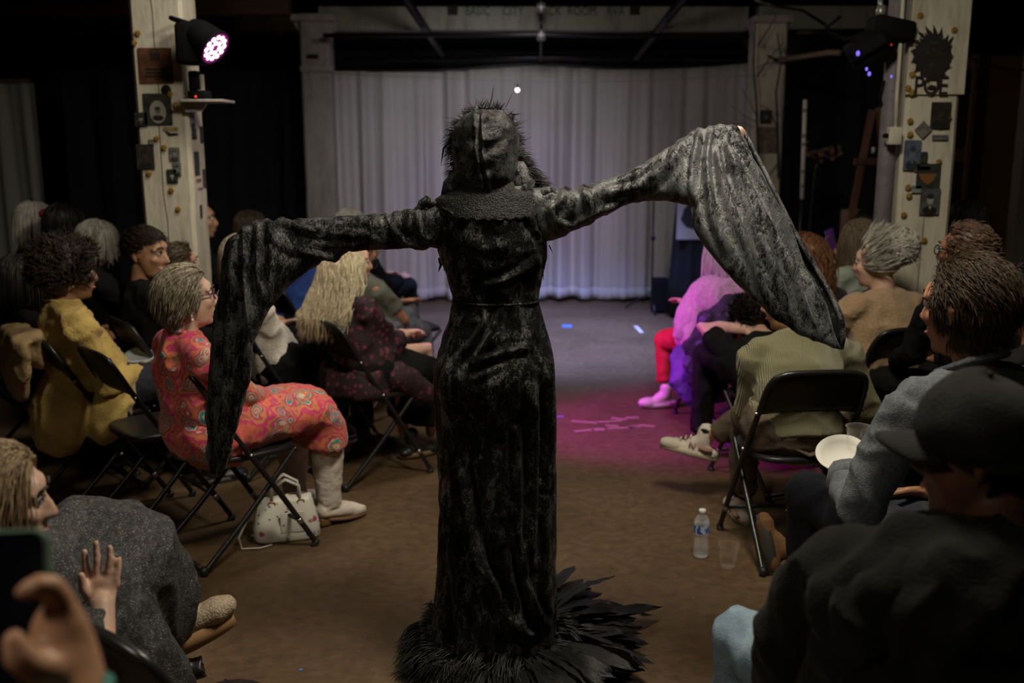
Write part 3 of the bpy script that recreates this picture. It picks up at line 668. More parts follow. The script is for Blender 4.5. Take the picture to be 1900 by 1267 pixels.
for k in range(300):
    t = rr.random(); q = P(842 + rr.uniform(-4, 12), 240 + 85 * t, 3.03 + rr.uniform(-.03, .03))
    barb(b, q, Vector((-.7, rr.uniform(-.3, .3), -.3 + rr.gauss(0, .35))), rr.uniform(.015, .04), .0016, Vector((-.1, 0, -.9)))
o = b.build('fur_trim', FUR, perf); tag(o, kind='stuff')
# long wisps standing up from the hood
wisps = [((908, 200), (913, 180), (916, 155), .003), ((938, 200), (946, 183), (954, 166), .0016), ((948, 210), (952, 212), (968, 211), .006), ((893, 205), (890, 196), (887, 190), .004), ((835, 262), (823, 275), (818, 308), .006), ((848, 238), (835, 236), (822, 244), .003), ((842, 250), (828, 252), (818, 260), .002), ((815, 478), (818, 492), (813, 505), .004), ((823, 470), (824, 488), (824, 503), .004), ((1019, 455), (1022, 462), (1026, 470), .003), ((1005, 500), (1008, 510), (1009, 522), .003), ((928, 205), (932, 196), (938, 190), .004), ((918, 203), (922, 192), (923, 184), .003)]
b = MB()
for a_, m_, c_, r_ in wisps:
    p0, p1, p2 = P(*a_, 3.04), P(*m_, 3.04), P(*c_, 3.04)
    b.tube([p0, p0.lerp(p1, .6) , p1, p1.lerp(p2, .55), p2], [r_, r_ * 1.2, r_, r_ * .6, r_ * .1], 4, flat=.5)
tag(b.build('feather_wisps', FUR, perf), kind='stuff')
# ---- hem: soft plumage all round, then long single feathers spread on the floor
b = MB(); rr = random.Random(11)
for cl in range(300):                                   # clumps of soft barbs combed outwards and down
    a = rr.uniform(0, 2 * PI); r0 = rr.uniform(.19, .25); z0 = abs(rr.gauss(.03, .03)) + .012; sw = rr.gauss(0, .55); L0 = rr.uniform(.045, .095) * (1.2 if math.cos(a) < -.2 else 1)
    for k in range(14):
        a_ = a + rr.gauss(0, .07); p = Vector((root.x - .005 + r0 * math.cos(a_), PY + r0 * math.sin(a_), z0 + rr.uniform(0, .02)))
        d = Vector((math.cos(a_) - math.sin(a_) * sw, math.sin(a_) + math.cos(a_) * sw, .12 + rr.gauss(0, .1))).normalized(); L = L0 * rr.uniform(.7, 1.1); pts = [p]
        for s_ in range(4):
            d = (d + Vector((rr.gauss(0, .06), rr.gauss(0, .06), -.34))).normalized(); q = pts[-1] + d * L / 3; q.z = max(q.z, .004); pts.append(q)
        b.tube(pts, [.0022, .0024, .002, .0013, .0003], 3)
for k in range(900):                                    # fluffy boa strip up the left side of the train
    t = rr.random(); q = G(792 + 20 * t + rr.uniform(-8, 10), 1135 + 100 * t, rr.uniform(.03, .10)); q.y += rr.uniform(-.02, .08); q.x += .02
    barb(b, q, Vector((-.8 + rr.gauss(0, .4), rr.gauss(-.2, .4), .35 + rr.gauss(0, .4))), rr.uniform(.03, .06), .0018, Vector((-.2, -.3, -1.0)))
tag(b.build('hem_plumage', FUR, perf), kind='stuff')
def feather_mesh(L, W, curl, bend, seed):
    """vane with a raised shaft, split tip and curled edge; along +X, root at origin"""
    rr = random.Random(seed); vs = []; fs = []; n = 14; m = 5
    prof = lambda t: (.25 + .75 * (t / .62) ** .8 if t < .62 else max(.06, math.sqrt(max(0, 1 - ((t - .62) / .38) ** 2)) ** .8))
    for i in range(n):
        t = i / (n - 1); x = L * t; wd = W * prof(t); zc = .03 * math.sin(t * 2.6) * L / .2 - curl * t * t; yc = bend * t * t
        for j in range(m):
            u = (j - 2) / 2; jag = 1 + (.10 * rr.uniform(-1, 1) if abs(u) == 1 else 0)
            vs.append((x + (-.012 * abs(u)) + .006 * rr.uniform(-1, 1) * (abs(u) == 1), yc + wd * u * jag, max(.0, zc + .05 * 0) + .004 * (1 - abs(u)) + .010 * abs(u) * rr.uniform(.2, 1)))
    for i in range(n - 1):
        for j in range(m - 1): a = i * m + j; fs.append((a, a + 1, a + m + 1, a + m))
    me = bpy.data.meshes.new('feather'); me.from_pydata(vs, [], fs); me.update(); me.shade_smooth(); me.materials.append(FEATH); return me
FM = [feather_mesh(.20, .026, .0, .02, 1), feather_mesh(.24, .021, -.01, -.03, 2), feather_mesh(.17, .030, .01, .03, 3), feather_mesh(.26, .018, .02, .05, 4), feather_mesh(.15, .027, -.02, -.02, 5), feather_mesh(.22, .028, .0, -.045, 6)]
def feather(base, tip, lift, k, roll=0):
    me = FM[k % len(FM)]; L = (.20, .24, .17, .26, .15, .22)[k % 6]; o = bpy.data.objects.new('feather', me); COL.objects.link(o); o.parent = perf
    d = tip - base; s = d.length / L; o.location = base - root
    yaw = math.atan2(d.y, d.x); pit = math.atan2(d.z, math.hypot(d.x, d.y))
    o.rotation_euler = (roll, -pit, yaw); o.scale = (s, min(1.35, max(.85, s)), min(1.2, s)); return o
main = [(1083, 1076), (1129, 1104), (1104, 1096), (1146, 1116), (1222, 1140), (1192, 1146), (1176, 1150), (1187, 1184), (1160, 1170), (1150, 1196), (1146, 1232), (1112, 1256), (1090, 1240), (1130, 1215), (1014, 1275), (1060, 1262), (970, 1285), (1120, 1130), (1100, 1180), (1135, 1155), (925, 1290), (880, 1285), (1085, 1110), (1070, 1150), (1110, 1205)]
rr = random.Random(21)
for i, (x, y) in enumerate(main):
    t = G(x, y, .012); a0 = math.atan2(t.y - (PY - .02), t.x - root.x)
    bs = Vector((root.x + .02 + .17 * math.cos(a0), PY - .0 + .17 * math.sin(a0), .035 + .02 * rr.random())); t.z = .012 + .012 * rr.random() + (.03 if y < 1110 else 0)
    feather(bs, t, 0, i, rr.gauss(0, .25))
for i in range(95):                                     # the rest of the train, in shingled layers
    a = rr.uniform(-1.95, .62); ln = rr.uniform(.30, .50) * (1.0 if math.cos(a) > .25 else .74)
    bs = Vector((root.x + .02 + .16 * math.cos(a), PY + .16 * math.sin(a), .03 + .05 * rr.random()))
    t = Vector((root.x + .02 + ln * math.cos(a + rr.gauss(0, .08)), PY + ln * math.sin(a + rr.gauss(0, .08)), .012 + .03 * rr.random()))
    feather(bs, t, 0, i * 5 + 1, rr.gauss(0, .35))
# ================================================================== FOLDING CHAIRS
BM = MAT['black_metal']
PANEL = mat('chair_panel', (.010, .010, .011), .38, (.016, .016, .016), 30, .06, 250, spec=.45)
def make_chair():
    r = empty('folding_chair', (0, 0, 0))
    def sm(pts, k=3):
        pts = [Vector(p) for p in pts]
        for _ in range(k):
            q = [pts[0]]
            for a, b in zip(pts, pts[1:]): q += [a.lerp(b, .25), a.lerp(b, .75)]
            pts = q + [pts[-1]]
        return pts
    W = .205
    arch = sm([(W, .245, .012), (W, .10, .25), (W, -.03, .45), (W - .005, -.14, .62), (W - .01, -.205, .745), (W - .045, -.235, .80), (0, -.245, .805), (-W + .045, -.235, .80), (-W + .01, -.205, .745), (-W + .005, -.14, .62), (-W, -.03, .45), (-W, .10, .25), (-W, .245, .012)], 2)
    MB().tube(arch, .0115, 8).build('front_frame', BM, r)
    w = .178
    for s in (-1, 1):
        MB().tube(sm([(s * w, .185, .43), (s * w, .12, .36), (s * w, -.06, .17), (s * (w + .004), -.17, .07), (s * (w + .008), -.235, .012)], 2), .0115, 8).build('rear_leg', BM, r)
    MB().tube([(-w - .008, -.235, .02), (w + .008, -.235, .02)], .010, 8).build('rear_crossbar', BM, r)
    MB().tube([(-W, .175, .125), (W, .175, .125)], .008, 8).build('front_crossbar', BM, r)
    # seat: a pressed panel with a rolled rim
    b = MB(); n = 28
    def sup(a, rx, ry, e): return (rx * math.copysign(abs(math.cos(a)) ** e, math.cos(a)), ry * math.copysign(abs(math.sin(a)) ** e, math.sin(a)))
    rs = []
    for k, z in ((.0, .440), (.55, .441), (.86, .445), (.96, .446), (1.0, .440), (1.0, .424), (.95, .420), (.5, .424), (.0, .424)):
        rs.append([Vector((sup(2 * PI * i / n, .19 * max(k, .01), .19 * max(k, .01), .55)[0], .03 + sup(2 * PI * i / n, .19 * max(k, .01), .19 * max(k, .01), .55)[1], z)) for i in range(n)])
    b.rings(rs); b.build('seat', PANEL, r)
    # backrest: curved sheet between the uprights with turned edges
    nx, nz = 15, 9; vs = []; fs = []
    for j in range(nz):
        t = j / (nz - 1); z = .615 + .178 * t; y0 = -.137 - (z - .615) * .50
        for i in range(nx):
            u = -1 + 2 * i / (nx - 1); hw = .192 - (.03 * max(0, (t - .75) / .25) ** 2)
            edge = .008 * (1 if j in (0, nz - 1) else 0)
            dip = .016 * (1 - u * u) if j == 0 else 0
            vs.append((u * hw, y0 - .022 * (1 - u * u) + edge, z + dip))
    for j in range(nz - 1):
        for i in range(nx - 1): a = j * nx + i; fs.append((a, a + 1, a + nx + 1, a + nx))
    bk = MB().add(vs, fs).build('backrest', PANEL, r); solid(bk, .006)
    for s in (-1, 1):
        MB().cap((s * (W + .012), -.03, .45), (s * (W + .004), -.03, .45), .007).build('hinge_pin', MAT['steel'], r)
        MB().cap((s * .2, -.145, .625), (s * .212, -.145, .625), .006).build('rivet', MAT['steel'], r)
        MB().lathe([(.010, -.035), (.0145, -.03), (.016, 0), (.012, .012)], (s * W, .243, .014), 10, Matrix.Rotation(-.5, 3, 'X')).build('rubber_foot', MAT['black_plastic'], r)
        MB().lathe([(.014, -.018), (.016, 0), (.013, .018)], (s * (w + .008), -.237, .016), 10).build('rubber_foot', MAT['black_plastic'], r)
        MB().tube([(s * W, .167, .137), (s * W, .180, .115)], .0125, 8).build('chrome_band', MAT['steel'], r)
    return r
CHAIR0 = make_chair(); chair_used = [False]
def chair(x, y, face, label, z=0):
    """face: direction the sitter looks at, degrees clockwise from straight ahead"""
    c = copy_tree(CHAIR0) if chair_used[0] else CHAIR0; chair_used[0] = True
    c.location = (x, y, z); c.rotation_euler = (0, 0, -math.radians(face))
    return tag(c, label, 'chair', 'folding chairs of the audience')
# ================================================================== PEOPLE
def yawv(a): a = math.radians(a); return Vector((math.sin(a), math.cos(a), 0)), Vector((math.cos(a), -math.sin(a), 0))
class Head:
    """local frame: x right, y forward, z up; origin between the ears at eye height"""
    def __init__(s, c, yaw, pitch=0, roll=0, k=1.0):
        s.c = Vector(c); s.k = k
        s.R = Matrix.Rotation(-math.radians(yaw), 3, 'Z') @ Matrix.Rotation(math.radians(pitch), 3, 'X') @ Matrix.Rotation(math.radians(roll), 3, 'Y')
    def p(s, x, y, z): return s.c + s.R @ (Vector((x, y, z)) * s.k)
    def d(s, x, y, z): return s.R @ Vector((x, y, z))
def head_blobs(b, h, ears=True):
    k = h.k; E_ = lambda c, r: b.ell(h.p(*c), [x * k for x in r], h.R)
    E_((0, -.012, .035), (.076, .096, .086)); E_((0, .028, -.025), (.064, .068, .088)); E_((0, .034, -.078), (.050, .052, .042)); E_((0, .070, -.098), (.022, .020, .018))
    E_((0, .075, .035), (.052, .022, .030))
    b.tube([h.p(0, .088, .018), h.p(0, .106, -.012), h.p(0, .113, -.030)], [.0085 * k, .010 * k, .0125 * k], 8, round_ends=True)
    for s in (-1, 1):
        E_((s * .013, .100, -.034), (.009, .010, .008)); E_((s * .036, .064, -.022), (.026, .026, .024)); E_((s * .043, .072, .026), (.020, .014, .012))
        if ears:
            b.tube([h.p(s * .078, -.006, .016), h.p(s * .086, -.016, .004), h.p(s * .084, -.014, -.014), h.p(s * .078, -.006, -.030)], [.010 * k, .013 * k, .011 * k, .008 * k], 8, round_ends=True)
    b.tube([h.p(-.022, .086, -.060), h.p(0, .096, -.058), h.p(.022, .086, -.060)], [.006 * k, .009 * k, .006 * k], 8, round_ends=True)
    b.tube([h.p(-.019, .085, -.070), h.p(0, .094, -.071), h.p(.019, .085, -.070)], [.006 * k, .009 * k, .006 * k], 8, round_ends=True)
EYE_W = mat('eye_white', (.62, .60, .56), .25); EYE_D = mat('iris', (.03, .022, .015), .15); LIP = mat('lip', (.42, .17, .14), .45)
BROW = mat('brow_hair', (.05, .035, .025), .7)
def face_parts(o, h, brow=None, lip=LIP):
    k = h.k
    for s in (-1, 1):
        e = MB().ell(h.p(s * .031, .081, .010), .0125 * k).build('eye', EYE_W, o)
        MB().ell(h.p(s * .031, .0905, .010), (.0062 * k, .0045 * k, .0062 * k), h.R).build('iris', EYE_D, e)
        MB().tube([h.p(s * .018, .094, .017), h.p(s * .031, .0955, .021), h.p(s * .045, .088, .016)], [.0022 * k, .003 * k, .002 * k], 6).build('eyelid', BROW if brow is None else brow, e)
        MB().tube([h.p(s * .014, .100, .034), h.p(s * .033, .099, .041), h.p(s * .053, .084, .034)], [.003 * k, .0042 * k, .002 * k], 6).build('eyebrow', BROW if brow is None else brow, o)
    MB().tube([h.p(-.024, .0865, -.0635), h.p(-.01, .0985, -.0655), h.p(0, .1005, -.066), h.p(.01, .0985, -.0655), h.p(.024, .0865, -.0635)], [.002 * k, .005 * k, .0052 * k, .005 * k, .002 * k], 8).build('mouth', lip, o)
def hand_blobs(b, w, fd, back, k=1.0, curl=.5, side=1, spread=.25):
    """w wrist, fd direction of the fingers, back normal of the hand's back, side +1 puts the thumb on fd x back"""
    fd = Vector(fd).normalized(); back = Vector(back); back = (back - fd * back.dot(fd)).normalized(); ac = fd.cross(back).normalized() * side
    b.tube([w, w + fd * .035 * k, w + fd * .085 * k], [.026 * k, .036 * k, .040 * k], 12, right=ac, flat=.42, round_ends=True)
    for i, L in enumerate((.068, .078, .072, .056)):
        u = (1.5 - i) / 1.5; root_ = w + fd * .088 * k + ac * (u * .030 * k)
        d = (fd + ac * (u * spread)).normalized(); pts = [root_ - fd * .02 * k, root_]
        for s_ in range(3):
            d = (d - back * (curl * (.35 + .25 * s_))).normalized(); pts.append(pts[-1] + d * (L * (.42, .32, .26)[s_] * k))
        b.tube(pts, [.0105 * k, .0102 * k, .0092 * k, .0082 * k, .0068 * k], 8, round_ends=True)
    t0 = w + fd * .02 * k + ac * .022 * k; d = (fd * .55 + ac * .85 - back * .25).normalized(); t1 = t0 + d * .038 * k; d2 = (fd * .9 + ac * .35 - back * (.15 + curl * .4)).normalized()
    b.tube([t0, t1, t1 + d2 * .03 * k, t1 + d2 * .052 * k], [.015 * k, .0125 * k, .0108 * k, .0085 * k], 8, round_ends=True)
def scalp_strands(b, h, n, L, r, mask, comb, grav=.5, wave=0, freq=14, steps=8, sides=3, seed=1, lift=1.03, jitter=.25, puff=1.0, keep=None, out=.15):
    """locks rooted on the skull: comb(x,y,z)->initial direction in the head's frame"""
    rr = random.Random(seed); k = h.k; made = 0; tries = 0
    ctr = Vector((0, -.012, .028)); rad = Vector((.080, .100, .094)) * puff
    while made < n and tries < n * 12:
        tries += 1
        u = Vector((rr.gauss(0, 1), rr.gauss(0, 1), rr.gauss(0, 1))).normalized()
        p = ctr + Vector((u.x * rad.x, u.y * rad.y, u.z * rad.z))
        if not mask(p): continue
        made += 1
        d = Vector(comb(p)); nn = Vector(((p.x - ctr.x) / rad.x ** 2, (p.y - ctr.y) / rad.y ** 2, (p.z - ctr.z) / rad.z ** 2)).normalized(); d.normalize(); d = (d - nn * d.dot(nn) * 1.0 + nn * out).normalized(); d = (d + Vector((rr.gauss(0, jitter), rr.gauss(0, jitter), rr.gauss(0, jitter)))).normalized()
        ln = L(p) * rr.uniform(.75, 1.15); st = ln / steps; pts = [p * .985 + ctr * .015]; ph = rr.uniform(0, 6.28); out_l = lift + rr.uniform(0, .07)
        gl = h.R.transposed() @ Vector((0, 0, -1))
        for s_ in range(steps):
            d = (d + gl * (grav * 2.4 / steps)).normalized(); q = pts[-1] + d * st
            if wave:
                sd = d.cross(Vector((p.x, p.y, .01))).normalized(); q = q + sd * (math.sin(ph + s_ * freq / steps) * wave) + Vector((p.x, p.y, 0)) * (math.cos(ph + s_ * freq / steps) * wave * 4)
            e = q - ctr; m = math.sqrt((e.x / rad.x) ** 2 + (e.y / rad.y) ** 2 + (e.z / rad.z) ** 2)
            if m < out_l: q = ctr + e * (out_l / m)
            # keep clear of the neck
            if q.z < -.06:
                rx = math.hypot(q.x, q.y + .02)
                if rx < .062: f = .062 / max(rx, .001); q.x *= f; q.y = (q.y + .02) * f - .02
            if keep: q = keep(q)
            pts.append(q); 
        R0 = r * rr.uniform(.7, 1.3) * k
        b.tube([h.p(*q) for q in pts], [R0 * (.7 + .5 * math.sin(PI * min(1, i / steps + .15))) * (1 if i < steps else .25) for i in range(steps + 1)], sides)
    return b
def hair_cap(b, h, thick=1.06, front=.045, low=-.03, seed=0, back_low=-.10):
    """close fitting shell over the skull; sinks into the head where the face is"""
    k = h.k; vs = []; nu, nv = 40, 24; C = Vector((0, -.012, .030)); rad = (.082, .103, .096)
    rs = []
    for j in range(nv + 1):
        th = .02 + (PI - .04) * j / nv; ring = []
        for i in range(nu):
            a = 2 * PI * i / nu; u = Vector((math.sin(th) * math.cos(a), math.sin(th) * math.sin(a), math.cos(th)))
            p = C + Vector((u.x * rad[0], u.y * rad[1], u.z * rad[2])) * thick
            lim = low if p.y > -.02 else back_low
            f = 1.0
            hl = front - .35 * max(0, .085 - p.z) - .18 * abs(p.x)
            if p.y > hl and p.z < .105: f = .78
            if p.z < lim: f = .70
            p = C + (p - C) * f; ring.append(h.p(*p))
        rs.append(ring)
    return b.rings(rs)
def ik(a, t, l1, l2, hint):
    v = t - a; d = min(v.length, (l1 + l2) * .995); v = v.normalized(); x = (d * d + l1 * l1 - l2 * l2) / (2 * d); hgt = math.sqrt(max(0, l1 * l1 - x * x))
    hd = Vector(hint); hd = (hd - v * hd.dot(v)).normalized(); return a + v * x + hd * hgt, a + v * d
def shoe(b, ankle, toe_dir, up=Vector((0, 0, 1)), L=.26, k=1.0):
    f = Vector(toe_dir).normalized(); u = Vector(up); u = (u - f * u.dot(f)).normalized(); r = f.cross(u)
    heel = ankle - u * .065 * k - f * .05 * k
    b.tube([heel, heel + f * .08 * k, heel + f * .17 * k, heel + f * (L - .04) * k], [.034 * k, .036 * k, .044 * k, .036 * k], 14, right=r, flat=.8, round_ends=True)
    b.tube([ankle + u * .03 * k, ankle - u * .02 * k + f * .005, heel + f * .10 * k + u * .02 * k], [.040 * k, .042 * k, .038 * k], 12, right=r, round_ends=True)
def sole(b, ankle, toe_dir, up=Vector((0, 0, 1)), L=.26, k=1.0, h=.028):
    f = Vector(toe_dir).normalized(); u = Vector(up); u = (u - f * u.dot(f)).normalized(); r = f.cross(u); heel = ankle - u * .088 * k - f * .05 * k; pts = []
    for i in range(24):
        a = 2 * PI * i / 24; x = .5 + .5 * math.cos(a); w_ = (.034 + .008 * math.sin(x * PI * .9)) * math.sin(a)
        pts.append(heel + f * ((x * (L + .005) - .025) * k) + r * (w_ * k) - u * (.004 * k))
    return b.poly(pts, u * h * k)
def person(label, hip, head, body=0, look=0, pitch=0, roll=0, k=1.0, hk=None, skinm=None, top=None, legs=None, shoem=None, sleeves='long', la=None, ra=None, lk=None, rk=None, lf=None, rf=None,
           vox=.010, tvox=.013, tfold=None, girth=1.0, skirt=None, faceparts=True, ears=True, name='person', lhint=None, rhint=None, hands=True, curl=.45, group=None, extra=None, legs_on=True, lfold=None, torso_on=True, collar=False, brow=None, sh=0.175, hip_w=1.0, noft=False):
    """la/ra: hand targets, lk/rk knees, lf/rf ankles - world points; hip, head world points"""
    hip = Vector(hip); h = Head(head, look, pitch, roll, hk or k); f, r = yawv(body); o = Vector((hip.x, hip.y, 0))
    nb = h.p(0, -.030, -.150)                              # base of the neck
    nk = h.p(0, -.022, -.07)
    spine = lambda t: hip.lerp(nb, t) - f * (.03 * math.sin(PI * t) * k)
    shl = nb - Vector((0, 0, .055 * k)) - r * sh * k; shr = nb - Vector((0, 0, .055 * k)) + r * sh * k
    def arm(s, t, hint):
        sh_ = shl if s < 0 else shr
        if t is None: t = hip + f * .33 * k + r * (s * .12 * k) + Vector((0, 0, .10))
        e, w_ = ik(sh_, Vector(t), .29 * k, .25 * k, hint if hint is not None else (r * s * .6 - f * .35 - Vector((0, 0, 1))))
        return sh_, e, w_
    A = {-1: arm(-1, la, lhint), 1: arm(1, ra, rhint)}
    def leg(s, kn, an):
        hj = hip + r * (s * .09 * k)
        if kn is None: kn = hip + f * .42 * k + r * (s * .12 * k) + Vector((0, 0, .02))
        if an is None: an = Vector((kn[0], kn[1], .09)) + f * .02 * k
        return hj, Vector(kn), Vector(an)
    Lg = {-1: leg(-1, lk, lf), 1: leg(1, rk, rf)}
    # --- continuous skin body
    b = MB(); head_blobs(b, h, ears)
    b.tube([nk, nk.lerp(nb, .6), nb - Vector((0, 0, .03))], [.050 * k, .052 * k, .06 * k], 14, round_ends=True)
    b.tube([hip, spine(.35), spine(.7), nb - Vector((0, 0, .07))], [.10 * k, .09 * k, .10 * k, .08 * k], 14, r, .6, round_ends=True)
    for s in (-1, 1):
        a_, e, w_ = A[s]
        b.tube([a_, a_.lerp(e, .5), e, e.lerp(w_, .4), w_], [x * k * (.82 if (sleeves == 'long' and top is not None) else 1) for x in (.045, .041, .034, .034, .028)], 12, round_ends=True)
        if hands:
            fd = (w_ - e).normalized(); bk_ = (r * s * .5 + Vector((0, 0, .8)) - f * .1)
            hand_blobs(b, w_, (fd + f * .35 - Vector((0, 0, .12))).normalized(), bk_, k * .98, curl, side=-s)
        if legs_on:
            hj, kn, an = Lg[s]
            b.tube([hj, hj.lerp(kn, .6), kn, kn.lerp(an, .35), an], [x * k * (.85 if legs is not None else 1) for x in (.075, .062, .048, .047, .034)], 12, round_ends=True)
            fd = f
            if shoem is None and not noft: b.tube([an, an - Vector((0, 0, .05 * k)) + fd * .05, an - Vector((0, 0, .06 * k)) + fd * .13 * k], [.030 * k, .03 * k, .026 * k], 10, round_ends=True)
    if extra: extra(b, h)
    me = b.build(name, skinm, loc=o, remesh=vox, relax=2); tag(me, label, 'person', group)
    if faceparts: face_parts(me, h, brow)
    info = dict(o=me, h=h, f=f, r=r, A=A, L=Lg, nb=nb, spine=spine, hip=hip, k=k)
    # --- clothing
    if top is not None and torso_on:
        g = girth; b = MB()
        b.tube([hip - Vector((0, 0, .02)), spine(.2), spine(.45), spine(.68), spine(.88)], [.172 * k * g * hip_w, .165 * k * g, .158 * k * g, .172 * k, .150 * k], 20, r, [.78, .78, .74, .68, .60], round_ends=True)
        b.tube([shl + r * .02 * k, spine(.90), shr - r * .02 * k], [.060 * k, .075 * k, .060 * k], 14, round_ends=True)
        b.tube([nb - Vector((0, 0, .06 * k)), nb + (nk - nb) * .12], [.105 * k, .066 * k], 16, round_ends=False)
        for s in (-1, 1):
            a_, e, w_ = A[s]
            if sleeves == 'long': b.tube([a_, a_.lerp(e, .5), e, e.lerp(w_, .5), w_.lerp(e, .12)], [.066 * k, .060 * k, .054 * k, .050 * k, .040 * k], 14, round_ends=False)
            elif sleeves == 'short': b.tube([a_, a_.lerp(e, .65)], [.066 * k, .064 * k], 14)
        t = b.build('top', top, me, remesh=tvox, relax=4, disp=tfold or folds(.010, (11, 11, 11), True, hip.x * 3)); info['top'] = t
    if legs is not None and legs_on and skirt is None:
        b = MB(); b.tube([hip - r * .07 * k, hip + r * .07 * k], [.135 * k * girth, .135 * k * girth], 16, round_ends=True)
        for s in (-1, 1):
            hj, kn, an = Lg[s]
            b.tube([hj, hj.lerp(kn, .5), kn, kn.lerp(an, .35), kn.lerp(an, .90)], [.098 * k * g if top is not None else .098 * k, .086 * k, .066 * k, .064 * k, .056 * k], 14, round_ends=False)
            b.ell(kn, .067 * k)
        info['legs'] = b.build('trousers', legs, me, remesh=tvox, relax=3, disp=lfold or folds(.009, (10, 10, 10), True, 4 + hip.y))
    if skirt is not None:
        b = MB(); hj0, kn0, an0 = Lg[-1]; hj1, kn1, an1 = Lg[1]; m_, frac = skirt; c0 = (kn0 + kn1) / 2; c1 = c0.lerp((an0 + an1) / 2, frac); wd = (kn1 - kn0).length / 2 + .085 * k
        b.tube([hip - f * .05, hip.lerp(c0, .5), c0 + f * .0], [.185 * k * girth, .175 * k * girth, wd], 20, r, [.7, .55, .46], round_ends=True)
        b.tube([c0, c0.lerp(c1, .5) + f * .02, c1 + f * .02], [wd, wd * 1.02, wd * 1.05], 20, r, [.5, .55, .62], round_ends=False)
        info['legs'] = b.build('skirt', m_, me, remesh=tvox, relax=4, disp=lfold or folds(.010, (9, 9, 9), True, 2))
    if shoem is not None and legs_on:
        for s in (-1, 1):
            hj, kn, an = Lg[s]; b = MB(); td = f + r * (s * .15); shoe(b, an, td, k=k); sh_o = b.build('shoe', shoem, me, remesh=.009, relax=2)
            MB_s = MB(); sole(MB_s, an, td, k=k); MB_s.build('sole', mat('sole', (.06, .05, .045), .6) if 'sole_m' not in MAT else MAT['sole_m'], sh_o)
    return info
MAT['sole_m'] = mat('shoe_sole', (.05, .045, .04), .6)
def hair(info, kind, m, seed=1, **kw):
    h = info['h']; b = MB(); o = info['o']; near = kw.get('near', False); K = 3.0 if near else 1.0; r0 = kw.get('r', .0019 if near else .0032)
    if kind == 'short':
        hair_cap(b, h, kw.get('thick', 1.05), kw.get('front', .05), kw.get('low', .0), back_low=kw.get('back_low', -.055)); T = kw.get('thick', 1.05)
        scalp_strands(b, h, int(kw.get('n', 420) * K), lambda p: kw.get('L', .05), r0, lambda p: p.z > kw.get('ml', -.045) + (.05 if p.y > .0 else 0) and not (p.y > .055 and p.z < .085), kw.get('comb', lambda p: (p.x * 2, -.6, p.z * 2 + .1)), kw.get('grav', .35), steps=6, seed=seed, jitter=kw.get('jitter', .22), puff=kw.get('puff', T * .98), out=kw.get('out', .18), lift=kw.get('lift', 1.02))
    elif kind == 'bob':
        hair_cap(b, h, kw.get('thick', 1.10), kw.get('front', .06), -.02, back_low=-.09)
        scalp_strands(b, h, int(kw.get('n', 420) * K), lambda p: kw.get('L', .15) * (1.0 if p.z < .07 else 1.25), r0 * 1.2, lambda p: p.z > .0 and not (p.y > .06 and p.z < .09), kw.get('comb', lambda p: (p.x * 5, -.15 + p.y * 3, -.9)), kw.get('grav', 2.2), wave=kw.get('wave', .0), steps=9, seed=seed, lift=1.06, jitter=.10, puff=kw.get('puff', 1.06), out=.05)
    elif kind == 'long':
        hair_cap(b, h, 1.10, kw.get('front', .05), -.03, back_low=-.10)
        scalp_strands(b, h, int(kw.get('n', 420) * K), lambda p: kw.get('L', .36), r0 * 1.2, lambda p: p.z > -.03 and not (p.y > .05 and p.z < .09), kw.get('comb', lambda p: (p.x * 5, -.2 + p.y * 3, -.8)), kw.get('grav', 3.0), wave=kw.get('wave', .003), freq=kw.get('freq', 12), steps=kw.get('steps', 13), seed=seed, lift=1.05, jitter=kw.get('jitter', .16), puff=kw.get('puff', 1.06), out=.05, keep=kw.get('keep'))
    elif kind == 'curly':
        hair_cap(b, h, 1.14 * kw.get('puff', 1.08) / 1.08, kw.get('front', .05), -.02, back_low=-.09)
        scalp_strands(b, h, int(kw.get('n', 560) * K), lambda p: kw.get('L', .13), r0 * .9, lambda p: p.z > -.04 and not (p.y > .062 and p.z < .08), lambda p: (p.x * 9, (p.y + .01) * 9, p.z * 8), kw.get('grav', .5), wave=kw.get('wave', .009), freq=30, steps=14, seed=seed, lift=1.02, jitter=.5, puff=kw.get('puff', 1.08), out=kw.get('out', .3))
    elif kind == 'updo':
        hair_cap(b, h, 1.07, .05, -.02, back_low=-.06)
        scalp_strands(b, h, 900, lambda p: .12, .0022, lambda p: p.z > -.03 and not (p.y > .055 and p.z < .085), lambda p: (-p.x * 3, -1.2, .45), -.05, steps=7, seed=seed, lift=1.05, jitter=.10, puff=1.05, out=.03)
        bc = Vector((0, -.125, .075)); rr = random.Random(seed)
        for i in range(700):
            u = Vector((rr.gauss(0, 1), rr.gauss(0, 1), rr.gauss(0, 1))).normalized(); a = u.cross(Vector((rr.gauss(0, .3), rr.gauss(0, .3), 1))).normalized(); pts = []; sc = rr.uniform(.92, 1.10)
            for q in range(7):
                t = q / 6 * 1.5; d = u * math.cos(t) + a * math.sin(t); pts.append(h.p(*(bc + Vector((d.x * .078, d.y * .064, d.z * .082)) * (sc + .02 * math.sin(q)))))
            b.tube(pts, [.0022 * h.k] * 6 + [.0004], 3)
        b.ell(h.p(*bc), [.072, .058, .075], h.R)
    ob = b.build('hair', m, o); return ob
